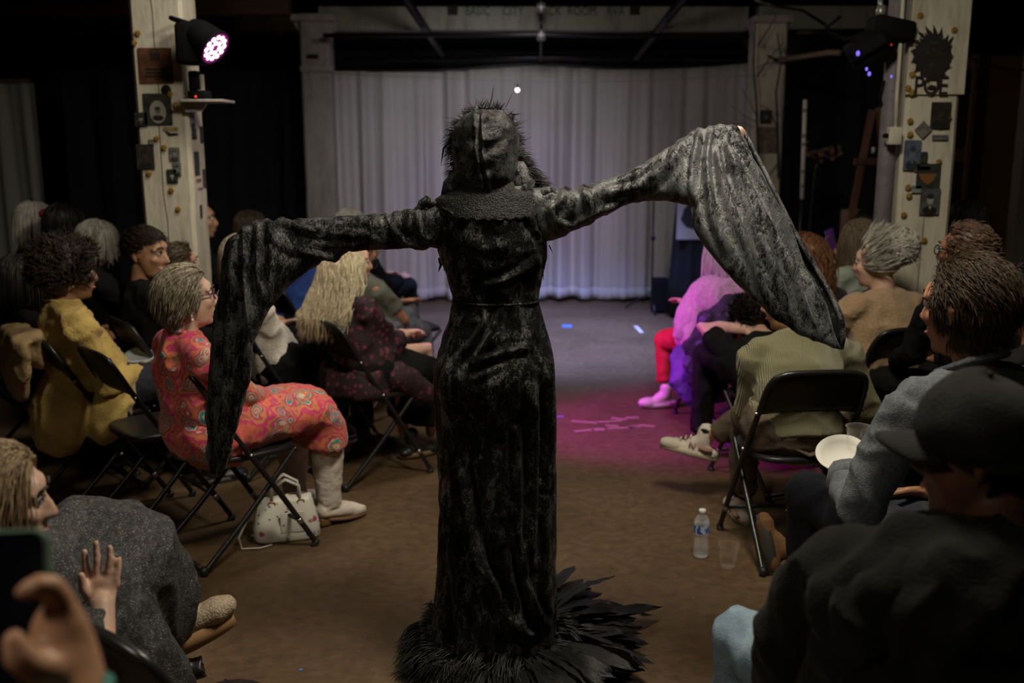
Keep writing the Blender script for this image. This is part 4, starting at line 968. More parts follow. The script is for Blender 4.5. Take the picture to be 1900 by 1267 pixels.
# ================================================================== CLOTHES AND HAIR COLOURS
def paisley():
    m, nt, b = new_mat('paisley_print'); v = coords(nt)
    n = N(nt, 'ShaderNodeTexNoise', i_Scale=6.0, i_Detail=3.0); nt.links.new(v, n.inputs['Vector'])
    w_ = mixc(nt, .24, v, n.outputs['Color'], 'ADD')
    vo = N(nt, 'ShaderNodeTexVoronoi', i_Scale=11.0); nt.links.new(w_, vo.inputs['Vector'])
    r = ramp(nt, vo.outputs['Distance'], [(0, (.55, .42, .16)), (.09, (.50, .05, .14)), (.15, (.56, .52, .38)), (.215, (.70, .15, .06)), (.29, (.06, .28, .26)), (.35, (.60, .52, .36)), (.38, (.62, .05, .09)), (.46, (.22, .20, .10)), (.49, (.72, .20, .08)), (.60, (.62, .05, .14)), (.72, (.70, .16, .08))], 'CONSTANT')
    n2 = N(nt, 'ShaderNodeTexVoronoi', i_Scale=42.0); nt.links.new(w_, n2.inputs['Vector'])
    r2 = ramp(nt, n2.outputs['Distance'], [(0, (.05, .30, .32)), (.22, (.60, .50, .30)), (.30, (.6, .06, .12)), (.36, (1, 1, 1))], 'CONSTANT')
    n3 = N(nt, 'ShaderNodeTexNoise', i_Scale=3.5, i_Detail=1.0); nt.links.new(v, n3.inputs['Vector'])
    r3 = ramp(nt, n3.outputs[0], [(.42, (1, 1, 1)), (.5, (.9, .75, 1.05)), (.6, (1, 1, 1))])
    c = mixc(nt, .30, r.outputs[0], r2.outputs[0], 'MULTIPLY'); c = mixc(nt, .8, c, r3.outputs[0], 'MULTIPLY')
    nt.links.new(c, b.inputs['Base Color']); b.inputs['Roughness'].default_value = .7; b.inputs['Sheen Weight'].default_value = .2
    return m
def floral(name, ground, petal, scale, lo=.28, hi=.34):
    m, nt, b = new_mat(name); v = coords(nt)
    n = N(nt, 'ShaderNodeTexNoise', i_Scale=scale * 3.0, i_Detail=2.0); nt.links.new(v, n.inputs['Vector'])
    w_ = mixc(nt, .02, v, n.outputs['Color'], 'ADD')
    vo = N(nt, 'ShaderNodeTexVoronoi', i_Scale=scale, i_Randomness=.8); nt.links.new(w_, vo.inputs['Vector'])
    vo2 = N(nt, 'ShaderNodeTexVoronoi', i_Scale=scale * 3.2); nt.links.new(w_, vo2.inputs['Vector'])
    r = ramp(nt, vo.outputs['Distance'], [(0, ground), (.08, petal), (lo, petal), (hi, ground)])
    r2 = ramp(nt, vo2.outputs['Distance'], [(.20, petal), (.34, ground)])
    c = mixc(nt, .5, r.outputs[0], r2.outputs[0], 'LIGHTEN'); nt.links.new(c, b.inputs['Base Color']); b.inputs['Roughness'].default_value = .8
    return m
def ribbed(name, c, dark, axis_scale=(1, 1, 0), freq=55):
    m, nt, b = new_mat(name); v = coords(nt)
    w_ = N(nt, 'ShaderNodeTexWave', i_Scale=freq / 6.28 * 1.0, i_Distortion=.6, i_Detail=1.0); w_.bands_direction = 'X'; nt.links.new(v, w_.inputs['Vector'])
    r = ramp(nt, w_.outputs[0], [(.0, dark), (.32, c), (1, c)]); n = N(nt, 'ShaderNodeTexNoise', i_Scale=160.0); nt.links.new(v, n.inputs['Vector'])
    nt.links.new(r.outputs[0], b.inputs['Base Color']); b.inputs['Roughness'].default_value = .9; b.inputs['Sheen Weight'].default_value = .2
    bp = N(nt, 'ShaderNodeBump', i_Strength=.6, i_Distance=.01); nt.links.new(w_.outputs[0], bp.inputs['Height']); nt.links.new(bp.outputs[0], b.inputs['Normal'])
    return m
def knit(name, c, dark, s=140): return mat(name, c, .95, dark, s, .6, s * 1.3, sheen=.3, lo=.3, hi=.7)
PAIS = paisley(); BURG = floral('burgundy_floral', (.016, .007, .010), (.15, .022, .038), 30)
SKIN2 = skin('skin_tan', (.46, .26, .16)); SKIN3 = skin('skin_brown', (.30, .165, .095)); SKIN4 = skin('skin_warm', (.52, .28, .16)); SKIN5 = skin('skin_dark_tan', (.34, .16, .085))
H_BLK = hairmat('hair_black', (.006, .005, .005), (.02, .017, .015)); H_DBR = hairmat('hair_dark_brown', (.014, .009, .006), (.045, .028, .018)); H_BRN = hairmat('hair_brown', (.035, .022, .013), (.075, .048, .028))
H_GRY = hairmat('hair_grey_blonde', (.10, .08, .055), (.42, .36, .25)); H_BLD = hairmat('hair_long_blonde', (.46, .37, .22), (.86, .76, .54)); H_WHT = hairmat('hair_white', (.32, .30, .26), (.72, .68, .60)); H_AUB = hairmat('hair_auburn', (.07, .025, .010), (.30, .13, .055)); H_ASH = hairmat('hair_ash', (.10, .07, .045), (.30, .22, .15)); H_CHD = hairmat('hair_child', (.14, .09, .045), (.42, .31, .18)); H_RED = hairmat('hair_red_grey', (.05, .028, .018), (.20, .12, .08))
C_BLK = MAT['black_cloth']; DENIM_D = mat('denim_dark', (.012, .014, .022), .85, (.022, .024, .036), 60, .4, 300)
MUST = mat('mustard_cord', (.44, .30, .075), .85, (.58, .41, .12), 9, .5, 90, sheen=.2); WHITE_K = knit('white_knit', (.70, .66, .58), (.56, .52, .45), 60); CREAM_K = knit('cream_shawl', (.44, .40, .33), (.32, .28, .23), 70)
BLUE = mat('royal_blue', (.008, .03, .16), .8, (.012, .045, .22), 12, .3, 200); TEE = mat('sage_grey_tee', (.13, .14, .105), .9, (.16, .17, .13), 10, .2, 200); JEAN_G = mat('grey_jeans', (.11, .12, .15), .9, (.17, .18, .21), 30, .4, 250)
TAN = knit('tan_knit', (.44, .30, .165), (.33, .22, .12), 90); SAGE = ribbed('sage_rib', (.27, .25, .13), (.12, .112, .058), freq=300); BRN_T = mat('brown_trouser', (.085, .058, .040), .85, (.12, .085, .06), 20, .4, 200)
CHAMB = mat('chambray', (.085, .094, .105), .9, (.125, .137, .15), 120, .4, 300, lo=.4, hi=.6); HOOD_B = mat('hoodie_black', (.0058, .0058, .0052), .95, (.0095, .0095, .0082), 14, .35, 160, spec=.15, sheen=.05); JEAN_L = mat('light_jeans', (.16, .235, .30), .9, (.25, .34, .40), 35, .4, 260)
RED = mat('red_trousers', (.36, .016, .018), .8, (.44, .025, .025), 12, .3, 150); LGREEN = mat('pale_green_top', (.36, .42, .34), .85, (.45, .5, .42), 12); LACEB = mat('blue_lace', (.055, .075, .10), .9, (.13, .155, .18), 26, .6, 60, lo=.45, hi=.55)
def glitter():
    m, nt, b = new_mat('sparkle_knit'); v = coords(nt)
    n = N(nt, 'ShaderNodeTexNoise', i_Scale=330.0, i_Detail=2.0); nt.links.new(v, n.inputs['Vector']); n2 = N(nt, 'ShaderNodeTexNoise', i_Scale=60.0, i_Detail=2.0); nt.links.new(v, n2.inputs['Vector'])
    r = ramp(nt, n.outputs[0], [(.5, (.028, .028, .028)), (.62, (.11, .11, .108)), (.74, (.42, .42, .40))]); r2 = ramp(nt, n2.outputs[0], [(.35, (.35, .35, .35)), (.6, (1, 1, 1))])
    nt.links.new(mixc(nt, 1.0, r.outputs[0], r2.outputs[0], 'MULTIPLY'), b.inputs['Base Color']); b.inputs['Roughness'].default_value = .7
    bp = N(nt, 'ShaderNodeBump', i_Strength=.6, i_Distance=.006); nt.links.new(n.outputs[0], bp.inputs['Height']); nt.links.new(bp.outputs[0], b.inputs['Normal']); return m
GLIT = glitter(); SUEDE_W = mat('boot_suede', (.60, .53, .45), .85, (.68, .60, .51), 14, .3, 120); TAN_SH = mat('tan_nubuck', (.22, .11, .04), .85, (.28, .15, .06), 20); BLK_SH = mat('black_shoe', (.015, .014, .014), .4); WHT_SH = mat('white_trainer', (.52, .47, .38), .7, (.58, .53, .44), 12); PNK_SH = mat('pale_shoe', (.55, .42, .45), .35)
PURP = mat('purple_quilt', (.055, .03, .16), .7, (.10, .05, .24), 8, .5, 40); DKFLO = floral('dark_blue_floral', (.010, .010, .016), (.06, .055, .13), 14)
def at(x, y, f=0, df=0, dr=0, z=.54):
    F_, R_ = yawv(f); return Vector((x, y, z)) + F_ * df + R_ * dr
Z = Vector((0, 0, 1))
# ================================================================== AUDIENCE, LEFT OF THE AISLE
# woman in the paisley dress
c = Vector((-1.135, 3.89, 0)); FA = 48.6; F_, R_ = yawv(FA)
chair(c.x, c.y, FA, 'black folding chair under the woman in the paisley dress')
hip = Vector((-1.20, 3.84, .54)); 
rk = hip + F_ * .44 + R_ * .10 + Z * .0; lk_ = hip + F_ * .43 - R_ * .10
pw = person('seated person with short blonde grey hair and glasses in coral paisley dress', hip, P(347, 553, 3.74), FA, 62, pitch=4, k=1.0, hk=.98, skinm=SKIN1, top=PAIS, legs=PAIS, skirt=(PAIS, .36), girth=1.13, rk=rk, lk=lk_, rf=Vector((-.80, 4.13, .13)), lf=Vector((-.98, 4.27, .13)),
    noft=True, ra=P(525, 768, 4.08), la=P(505, 765, 4.2), vox=.008, tvox=.011, tfold=folds(.012, (9, 9, 9), True, 2.2), hip_w=1.08)
hair(pw, 'short', H_GRY, 3, near=True, n=700, L=.085, thick=1.10, puff=1.09, grav=.5, jitter=.12, out=.08, front=.048, ml=-.05, back_low=-.075, comb=lambda p: (p.x * 2 - .1, -.55 if p.y > -.05 else -.1, p.z * 1.5 - .35))
h = pw['h']; GLS = mat('plum_frames', (.09, .02, .05), .3)
g = MB()
for s in (-1, 1):
    g.tube([h.p(s * .034 + .026 * math.cos(t), .102 - .012 * abs(math.cos(t)) * (s * math.cos(t) > 0), .008 + .020 * math.sin(t)) for t in np.linspace(0, 2 * PI, 15)], .0024, 6)
    g.tube([h.p(s * .060, .092, .014), h.p(s * .076, .060, .016), h.p(s * .083, -.004, .010), h.p(s * .084, -.022, -.008)], .0026, 6)
g.tube([h.p(-.009, .106, .012), h.p(.009, .106, .012)], .002, 6); g.build('glasses', GLS, pw['o'])
for s in (1, -1):
    e = MB(); 
    for q in range(3): e.ell(h.p(s * .085, -.006, -.046 - .013 * q), (.0055, .0055, .0075), h.R, 8, 6)
    e.build('earring', mat('pearl%d' % (s + 1), (.75, .72, .66), .25, spec=.7), pw['o'])
MB().tube([h.p(-.058, .02, -.150), h.p(-.05, -.045, -.118), h.p(0, -.088, -.108), h.p(.05, -.045, -.118), h.p(.058, .02, -.150)], .014, 10, flat=.7).build('collar', PAIS, pw['o'])
for s, an, td in ((1, Vector((-.80, 4.13, .132)), Vector((.66, .55, 0))), (-1, Vector((-.98, 4.27, .132)), Vector((.6, .6, 0)))):
    td.normalize(); rt = td.cross(Z)
    kn = rk if s > 0 else lk_
    b = MB(); b.tube([an + Z * .21 + (kn - an) * .02, an + Z * .12, an + Z * .03, an - Z * .04], [.072, .066, .056, .050], 16, round_ends=False)
    b.tube([an - Z * .062 - td * .035, an - Z * .074 + td * .05, an - Z * .094 + td * .12, an - Z * .102 + td * .165], [.042, .046, .046, .026], 14, right=rt, flat=.75, round_ends=True)
    bo = b.build('boot', SUEDE_W, pw['o'], remesh=.008, relax=2, disp=folds(.004, (16, 16, 30), True, 1))
    sb = MB(); pts = [an - Z * (.098 + .034 * (.5 + .5 * math.cos(a)) ** .8) + td * (.5 + .5 * math.cos(a)) * .250 - td * .062 + rt * ((.030 + .016 * math.sin(PI * (.5 + .5 * math.cos(a)))) * math.sin(a)) for a in np.linspace(0, 2 * PI, 22)[:-1]]
    sb.poly(pts, Z * .014); sb.build('sole', mat('wood_sole%d' % (s + 1), (.20, .11, .05), .6), bo)
    hb = MB(); hb.bbox(an - td * .03 - Z * .108, (.055, .055, .046), Matrix.Rotation(-math.radians(50), 3, 'Z'), b=.012); hb.build('heel', MAT['sole_m'] if 0 else mat('heel%d' % (s + 1), (.18, .095, .04), .6), bo)
# mustard jacket
chair(-1.93, 4.46, FA, 'black folding chair behind the mustard jacket with beige coat over it')
hip = Vector((-1.90, 4.46, .54))
pm = person('seated person with dark curly hair in a mustard corduroy jacket', hip, P(128, 508, 4.38), FA, 58, k=1.0, skinm=SKIN3, top=MUST, legs=DENIM_D, girth=1.15, ra=P(265, 684, 4.5), la=P(275, 690, 4.75), vox=.009, tfold=[folds(.020, (7, 7, 9), True, 6.1), folds(.006, (22, 22, 22), True, 2)], shoem=BLK_SH, brow=H_BLK)
hair(pm, 'curly', H_DBR, 5, n=1500, L=.05, puff=1.34, r=.0022, grav=.2, out=.05, wave=.010)
h = pm['h']; MB().ell(h.p(.088, -.004, -.045), .006).build('earring', mat('stud', (.7, .68, .6), .2, spec=.8), pm['o'])
MB().tube([h.p(-.06, .03, -.155), h.p(-.06, -.05, -.12), h.p(0, -.10, -.108), h.p(.06, -.05, -.12), h.p(.06, .03, -.155)], .017, 10, flat=.6).build('collar', MUST, pm['o'])
b = MB(); b.tube([pm['hip'] - F_ * .16 + Z * .02, pm['hip'] - F_ * .19 - Z * .10, pm['hip'] - F_ * .20 - Z * .20], [.20, .23, .20], 22, R_, .45, round_ends=True); b.tube([pm['hip'] + R_ * .17, pm['hip'] + R_ * .20 - F_ * .06 - Z * .14], [.09, .08], 14, round_ends=True)
b.build('jacket_hem', MUST, pm['o'], remesh=.013, relax=3, disp=folds(.016, (10, 10, 7), True, 5))
# beige coat slung over the back of that chair
b = MB(); F2, R2 = yawv(FA); bc = Vector((-1.93, 4.46, 0)) - F2 * .27
b.tube([bc + F2 * .03 + Z * .70, bc + F2 * .01 + Z * .83, bc - F2 * .04 + Z * .82, bc - F2 * .05 - R2 * .02 + Z * .70, bc - F2 * .04 - R2 * .05 + Z * .56], [.13, .16, .17, .17, .11], 22, R2, .22, round_ends=True)
co_ = b.build('draped_coat', mat('beige_coat', (.30, .20, .095), .9, (.38, .26, .13), 8, .4, 80), remesh=.014, relax=3, loc=(bc.x, bc.y, 0), disp=folds(.014, (10, 10, 8), True, 3)); tag(co_, 'beige coat slung over the back of the mustard wearer\'s chair', 'coat')
chair(-1.56, 4.17, FA, 'empty black folding chair between the mustard jacket and the paisley dress')
# short haired person looking round, smiling
hip = Vector((-1.72, 4.86, .54))
ps = person('smiling person with short dark hair in black turning towards the aisle', hip, P(272, 470, 4.78), 50, 102, pitch=-4, skinm=SKIN2, top=C_BLK, legs=C_BLK, girth=1.05, vox=.008, faceparts=True, shoem=BLK_SH, brow=H_DBR)
hair(ps, 'short', H_DBR, 8, near=True, n=400, jitter=.12, out=.1, L=.045, ml=.0, back_low=-.03, thick=1.07, puff=1.06, front=.062, low=.02, comb=lambda p: (p.x * 1.5 + .1, .45, .35))
h = ps['h']; MB().tube([h.p(-.030, .080, -.058), h.p(-.014, .096, -.066), h.p(0, .0995, -.068), h.p(.014, .096, -.066), h.p(.030, .080, -.058)], [.0015, .004, .0048, .004, .0015], 8).build('teeth', EYE_W, ps['o'])
chair(-1.72, 4.87, 50, 'black folding chair under the smiling short haired person')
chair(-2.45, 4.98, FA, 'black folding chair at the far left under the person with black bun')
hip = Vector((-2.44, 4.97, .54)); pk = person('person with long black hair and black top at the far left', hip, P(45, 520, 4.9), FA, 55, skinm=SKIN3, top=C_BLK, legs=C_BLK, sleeves='short', shoem=BLK_SH); hair(pk, 'bob', H_BLK, 2, L=.20)
hip = Vector((-2.34, 5.66, .54)); pg = person('person with a grey bowl shaped bob looking down', hip, P(182, 452, 5.6), 48, 52, pitch=-12, skinm=SKIN2, top=C_BLK, legs=C_BLK, shoem=BLK_SH); hair(pg, 'bob', hairmat('hair_silver', (.16, .14, .11), (.42, .39, .33)), 4, L=.12, n=700)
chair(-2.36, 5.66, 48, 'black folding chair under the person with grey bob')
hip = Vector((-3.02, 6.35, .54)); pb = person('person with white blonde hair and a red flower near the side curtain', hip, P(68, 413, 6.3), 50, 55, skinm=SKIN1, top=C_BLK, legs=C_BLK, shoem=BLK_SH); hair(pb, 'bob', H_WHT, 6, L=.17)
h = pb['h']; b = MB(); rr = random.Random(5)
for q in range(9): a = q * .7; b.ell(h.p(.088 + .004 * q % 3, .03 + .016 * math.cos(a), .062 + .016 * math.sin(a)), (.012, .014, .014), h.R, 8, 6)
b.build('hair_flower', mat('red_flower', (.32, .01, .02), .7), pb['o'])
chair(-3.04, 6.35, 50, 'black folding chair under the person with the red hair flower')
hip = Vector((-2.62, 6.05, .54)); pd = person('dark haired person in black between the white blonde and grey bobs', hip, P(122, 418, 6.0), 48, 50, skinm=SKIN3, top=C_BLK, legs=C_BLK, shoem=BLK_SH); hair(pd, 'bob', H_BLK, 12)
chair(-2.64, 6.05, 48, 'black folding chair under the dark haired person in black')
hip = Vector((-1.40, 5.40, .52)); p9 = person('person with brown hair half hidden behind the smiling person', hip, P(333, 490, 5.12), 45, 50, k=.88, skinm=SKIN2, top=C_BLK, legs=C_BLK, shoem=BLK_SH); hair(p9, 'short', H_BRN, 14)
chair(-1.40, 5.42, 45, 'black folding chair beside the left pillar under the brown haired person')
hip = Vector((-1.98, 6.3, .54)); p10 = person('person whose profile shows past the left pillar', hip, P(368, 408, 6.25), 60, 75, skinm=SKIN2, top=C_BLK, legs=C_BLK, shoem=BLK_SH); hair(p10, 'short', H_BRN, 15)
chair(-2.0, 6.3, 60, 'black folding chair behind the left pillar')
# white jumper leaning forward, hands clasped
hip = Vector((-1.22, 5.0, .54)); F_, R_ = yawv(50)
pwj = person('person in a white knitted jumper leaning on clasped hands', hip, P(456, 484, 4.9), 50, 60, skinm=SKIN1, top=WHITE_K, legs=C_BLK, girth=1.1, ra=P(540, 648, 5.15), la=P(525, 600, 5.3), tfold=folds(.014, (9, 9, 9), True, 4), shoem=BLK_SH)
hair(pwj, 'bob', H_GRY, 21)
chair(-1.24, 4.98, 50, 'black folding chair under the white knitted jumper')
hip = Vector((-1.34, 6.1, .54)); pbl = person('person in a royal blue top leaning forward', hip, P(572, 462, 6.25), 40, 40, skinm=SKIN2, top=BLUE, legs=C_BLK, girth=1.15, shoem=BLK_SH); hair(pbl, 'short', H_BRN, 22)
chair(-1.34, 6.08, 40, 'black folding chair under the royal blue top')
# long blonde hair, burgundy floral jacket
c = Vector((-.73, 4.83, 0)); FB = 51; F_, R_ = yawv(FB)
chair(c.x, c.y, FB, 'black folding chair under the burgundy floral jacket')
hip = Vector((-.71, 4.86, .54)); 
pf = person('seated person with long wavy blonde hair in burgundy floral jacket', hip, P(648, 487, 4.86), FB, 62, skinm=SKIN1, top=BURG, legs=C_BLK, girth=1.16, ra=P(742, 620, 5.12), la=P(735, 618, 5.2), rhint=R_ * .9 - F_ * .2 - Z * .8, rk=P(745, 725, 5.15), rf=G(748, 800, .12) * 1.0, tvox=.012, tfold=folds(.013, (9, 9, 9), True, 7.7), skirt=(C_BLK, .75), vox=.009, noft=True)
h = pf['h']; b = MB(); rr = random.Random(31); hair_cap(b, h, 1.12, .05, -.03, back_low=-.12)
for i in range(2300):                                   # long wavy locks over the back of the head and the shoulders
    fi = math.radians(rr.uniform(-118, 118)); sn, cs_ = math.sin(fi), math.cos(fi); ly = rr.uniform(.90, 1.10); dz = rr.uniform(-.05, .07); ph = rr.uniform(0, 6.28); sp_ = rr.gauss(0, .012)
    key = [(.02 * sn, -.01 - .02 * cs_, .128), (.070 * sn, -.012 - .085 * cs_, .098), (.100 * sn, -.015 - .120 * cs_, .02), (.118 * sn + sp_, -.03 - .130 * cs_, -.10), (.138 * sn + 1.6 * sp_, -.085 - .125 * cs_, -.22), (.130 * sn + 2 * sp_, -.12 - .125 * cs_, -.32 + dz)]
    pts = []; M_ = 17
    for q in range(M_ + 1):
        t = q / M_ * 5; j = min(4, int(t)); u = t - j; k0, k1 = Vector(key[j]), Vector(key[j + 1]); p_ = k0.lerp(k1, u * u * (3 - 2 * u) * .4 + u * .6)
        am = .012 * min(1, max(0, (t - 1.2) / 2)); wv = math.sin(ph + q * 1.15)
        p_ = Vector((p_.x * (1 + (ly - 1)), (p_.y + .012) * ly - .012, p_.z)) + Vector((cs_ * am * wv, sn * am * wv, 0)) + Vector((sn, -cs_, 0)) * (am * .8 * math.cos(ph + q * 1.15))
        pts.append(h.p(*p_))
    b.tube(pts, [.0022 * (.6 + .4 * math.sin(PI * min(1, q / M_ + .2))) if q < M_ else .0005 for q in range(M_ + 1)], 3)
b.build('hair', H_BLD, pf['o'])
b = MB(); b.tube([pf['hip'] - F_ * .10 + Z * .02, pf['hip'] - F_ * .10 - Z * .10], [.20, .225], 22, R_, .72); b.tube([pf['hip'] + F_ * .05 + R_ * .16 - Z * .02, pf['hip'] + F_ * .22 + R_ * .17 - Z * .13], [.07, .055], 14, round_ends=True)
b.build('jacket_hem', BURG, pf['o'], remesh=.013, relax=3, disp=folds(.012, (10, 10, 7), True, 1))
b = MB(); q = P(742, 628, 5.1); b.tube([q, P(752, 655, 5.08), P(765, 680, 5.08), P(776, 700, 5.08), P(772, 735, 5.08)], .006, 6); b.tube([P(776, 690, 5.08), P(779, 715, 5.08), P(778, 740, 5.08)], .008, 6); 
tag(b.build('cord_strap', mat('tan_cord', (.30, .14, .045), .8)), 'tan plaited cord with tassel held beside the burgundy jacket', 'strap')
for an in (Vector((-.53, 5.06, .10)),):
    b = MB(); shoe(b, an, Vector((.75, .5, 0)), L=.25); so = b.build('shoe', BLK_SH, pf['o'], remesh=.009, relax=2); sb = MB(); sole(sb, an, Vector((.75, .5, 0)), L=.25); sb.build('sole', mat('tan_sole', (.22, .13, .06), .7), so)
# man in the grey green tee
hip = Vector((-.86, 5.95, .54)); F_, R_ = yawv(42)
pt = person('person in a grey green tee and pale jeans beyond the blonde hair', hip, P(668, 466, 5.9), 42, 55, skinm=SKIN4, top=TEE, legs=JEAN_G, sleeves='short', girth=1.2, ra=P(752, 600, 6.15), rhint=R_ - Z * .6, rk=P(782, 615, 6.35), rf=Vector((-.55, 6.35, .09)), shoem=BLK_SH); hair(pt, 'short', H_DBR, 33)
h = pt['h']; b = MB(); b.ell(h.p(0, .05, -.075), [.062, .062, .045], h.R); b.build('beard', H_BLK, pt['o'])
g = MB(); g.tube([h.p(.078, -.01, .012), h.p(.066, .085, .014), h.p(.03, .106, .012)], .0025, 6); g.tube([h.p(.03 + .022 * math.cos(t), .106, .004 + .018 * math.sin(t)) for t in np.linspace(0, 2 * PI, 13)], .002, 6); g.build('glasses', MAT['black_plastic'], pt['o'])
chair(-.86, 5.95, 42, 'black folding chair under the grey green tee')
chair(-.72, 6.5, 58, 'empty black folding chair with its back rim lit pink, left of the gown')
for i, (x, Y, py) in enumerate(((466, 7.1, 424), (652, 7.3, 420))):
    q = P(x, py, Y); hip = Vector((q.x + .03, Y, .54)); po = person(('person with pink lit hair whose crown shows above the bend of the hanging sleeve', 'person with pink lit hair whose crown shows above the middle of the stretched arm')[i], hip, q, 40, 45, skinm=SKIN2, top=C_BLK, legs=C_BLK, shoem=BLK_SH)
    hair(po, 'bob', (H_BRN, H_WHT)[i], 40 + i); chair(q.x, Y, 40, ('black folding chair under the pink lit brown hair', 'black folding chair under the pink lit pale hair')[i])
# ---- child in the sparkling dress, lower left
hip = Vector((-1.02, 1.92, .50)); F_, R_ = yawv(30)
pc = person('child with blonde hair in a sparkly charcoal dress and tan boots', hip, P(-6, 930, 1.80), 35, 68, pitch=-6, k=.80, hk=.88, skinm=SKIN1, top=GLIT, legs=GLIT, lk=P(165, 985, 2.40), rk=P(262, 1000, 2.38), noft=True, lf=P(265, 1165, 2.50), rf=P(290, 1165, 2.46), ra=P(187, 1112, 2.02), la=Vector((-1.2, 2.15, .62)), hands=False, girth=1.1, vox=.007, skirt=(GLIT, .62), lfold=folds(.012, (8, 8, 6), True, 2))
hair(pc, 'long', H_CHD, 51, near=True, n=1100, L=.20, wave=.003, r=.0011, jitter=.22, steps=10, comb=lambda p: (p.x * 3, -.7, -.5), grav=2.0, front=.042)
b = MB(); b.tube([P(150, 1010, 2.25), P(240, 1040, 2.30), P(285, 1125, 2.36), P(300, 1165, 2.38)], [.13, .15, .115, .08], 18, F_, .9, round_ends=True); b.tube([P(60, 1060, 2.1), P(150, 1120, 2.12), P(230, 1230, 2.15), P(290, 1290, 2.18)], [.13, .14, .13, .12], 16, F_, .8, round_ends=True)
b.tube([P(130, 1000, 2.3), P(230, 985, 2.36), P(265, 1010, 2.38)], [.05, .05, .05], 14, round_ends=True)
b.build('dress', GLIT, pc['o'], remesh=.012, relax=6, disp=folds(.016, (9, 9, 5), True, 8))
b = MB()                                               # small hand spread on the lap
w_ = P(188, 1112, 2.0)
fing = [([(163, 1075), (158, 1045), (157, 1022)], .0085), ([(180, 1068), (180, 1035), (178, 1006)], .0085), ([(200, 1068), (204, 1040), (204, 1014)], .0082), ([(215, 1075), (220, 1055), (222, 1036)], .0075)]
b.tube([P(188, 1125, 1.98), P(186, 1100, 2.0), P(188, 1078, 2.01)], [.030, .036, .034], 14, right=(1, 0, 0), flat=.5, round_ends=True)
for pts, r_ in fing: b.tube([P(pts[0][0] + 2, pts[0][1] + 10, 2.01)] + [P(*q, 2.01 + .008 * i) for i, q in enumerate(pts)], [r_ * 1.15, r_ * 1.1, r_, r_ * .8], 10, round_ends=True)
b.tube([P(168, 1110, 1.99), P(153, 1090, 1.985), P(151, 1068, 1.985)], [.013, .0105, .0085], 10, round_ends=True); b.tube([P(188, 1120, 1.98), P(190, 1180, 1.93), P(175, 1230, 1.86)], [.028, .027, .03], 12, round_ends=True)
b.build('hand', SKIN1, pc['o'], remesh=.005, relax=2)
for an, td in ((P(298, 1138, 2.46), Vector((.72, .30, .28))),):
    td.normalize(); up = Vector((-.25, .05, 1)); b = MB(); shoe(b, an + Vector((0, 0, .01)), td, up, L=.23, k=1.08); b.tube([an + Z * .08, an], [.045, .045], 12); bo = b.build('boot', mat('glitter_boot', (.33, .24, .15), .5, (.55, .44, .32), 160, .5, 200), pc['o'], remesh=.007, relax=1)
    sb = MB(); sole(sb, an - Z * .022, td, up, L=.225, k=1.10, h=.040); sb.build('sole', mat('gum_sole', (.36, .21, .085), .7), bo)
    hb = MB(); hb.bbox(an - td * .025 - Z * .125, (.085, .075, .045), Matrix.Rotation(math.radians(22), 3, 'Z'), b=.006); hb.build('heel', mat('gum_heel', (.34, .20, .08), .7), bo)
an = P(300, 1225, 2.42); b = MB(); shoe(b, an, Vector((.8, .3, .15)), L=.18, k=.85); b.build('boot', BLK_SH, pc['o'], remesh=.009, relax=2)
chair(-.625, 1.84, 38, 'black folding chair at the lower left beside the child')
# lap of a neighbour in blue lace, cut by the left edge
hip = Vector((-1.92, 2.52, .54)); pn = person('person in blue grey lace whose knees show at the left edge', hip, (-1.95, 2.48, 1.17), 45, 45, skinm=SKIN2, top=mat('beige_top', (.30, .22, .14), .9), legs=LACEB, skirt=(LACEB, .3), lk=Vector((-1.66, 2.98, .60)), rk=Vector((-1.52, 2.84, .60)), ra=Vector((-1.55, 2.70, .75)), shoem=BLK_SH); hair(pn, 'bob', H_BRN, 61)
chair(-1.92, 2.52, 45, 'black folding chair at the left edge under the blue lace lap')
# hand that holds the phone in the near corner, with its owner below and left of the frame
hip = Vector((-.66, .42, .54)); F_, R_ = yawv(25)
ex_w = P(135, 1300, .90)
def phone_hand(b, h):
    q = lambda x, y, Y: P(x, y, Y)
    b.tube([q(150, 1330, .88), q(128, 1265, .90), q(112, 1200, .915), q(112, 1150, .92)], [.030, .036, .036, .028], 16, right=(1, 0, 0), flat=.7, round_ends=True)
    b.tube([q(120, 1165, .92), q(112, 1112, .92), q(95, 1088, .915), q(70, 1086, .905), q(44, 1098, .90)], [.0165, .0145, .0135, .0125, .0095], 12, round_ends=True)      # forefinger hooked over the edge
    b.tube([q(100, 1245, .89), q(60, 1236, .875), q(34, 1215, .87), q(26, 1188, .872)], [.021, .0175, .0155, .012], 12, round_ends=True)                                     # thumb
    for i, y in enumerate((1165, 1195, 1225)): b.tube([q(122, y, .93), q(104, y - 14, .955), q(70, y - 16, .962), q(40, y - 10, .962)], [.0125, .0115, .0105, .009], 10, round_ends=True)
pph = person('hand raised with a phone at the lower left, owner below the frame', hip, (-.70, .36, 1.17), 25, 25, skinm=SKIN4, top=C_BLK, legs=C_BLK, ra=ex_w, rhint=R_ * .4 - Z, hands=False, vox=.006, extra=phone_hand, shoem=BLK_SH, sh=.17); hair(pph, 'bob', H_BRN, 71)
MB().tube([P(142, 1285, .885) + Vector((.031 * math.cos(t), .028 * math.sin(t), .006 * math.cos(t))) for t in np.linspace(0, 2 * PI, 20)], .006, 8).build('bracelet', mat('teal_beads', (.05, .22, .18), .35), pph['o'])
chair(-.66, .42, 25, 'black folding chair under the owner of the phone')
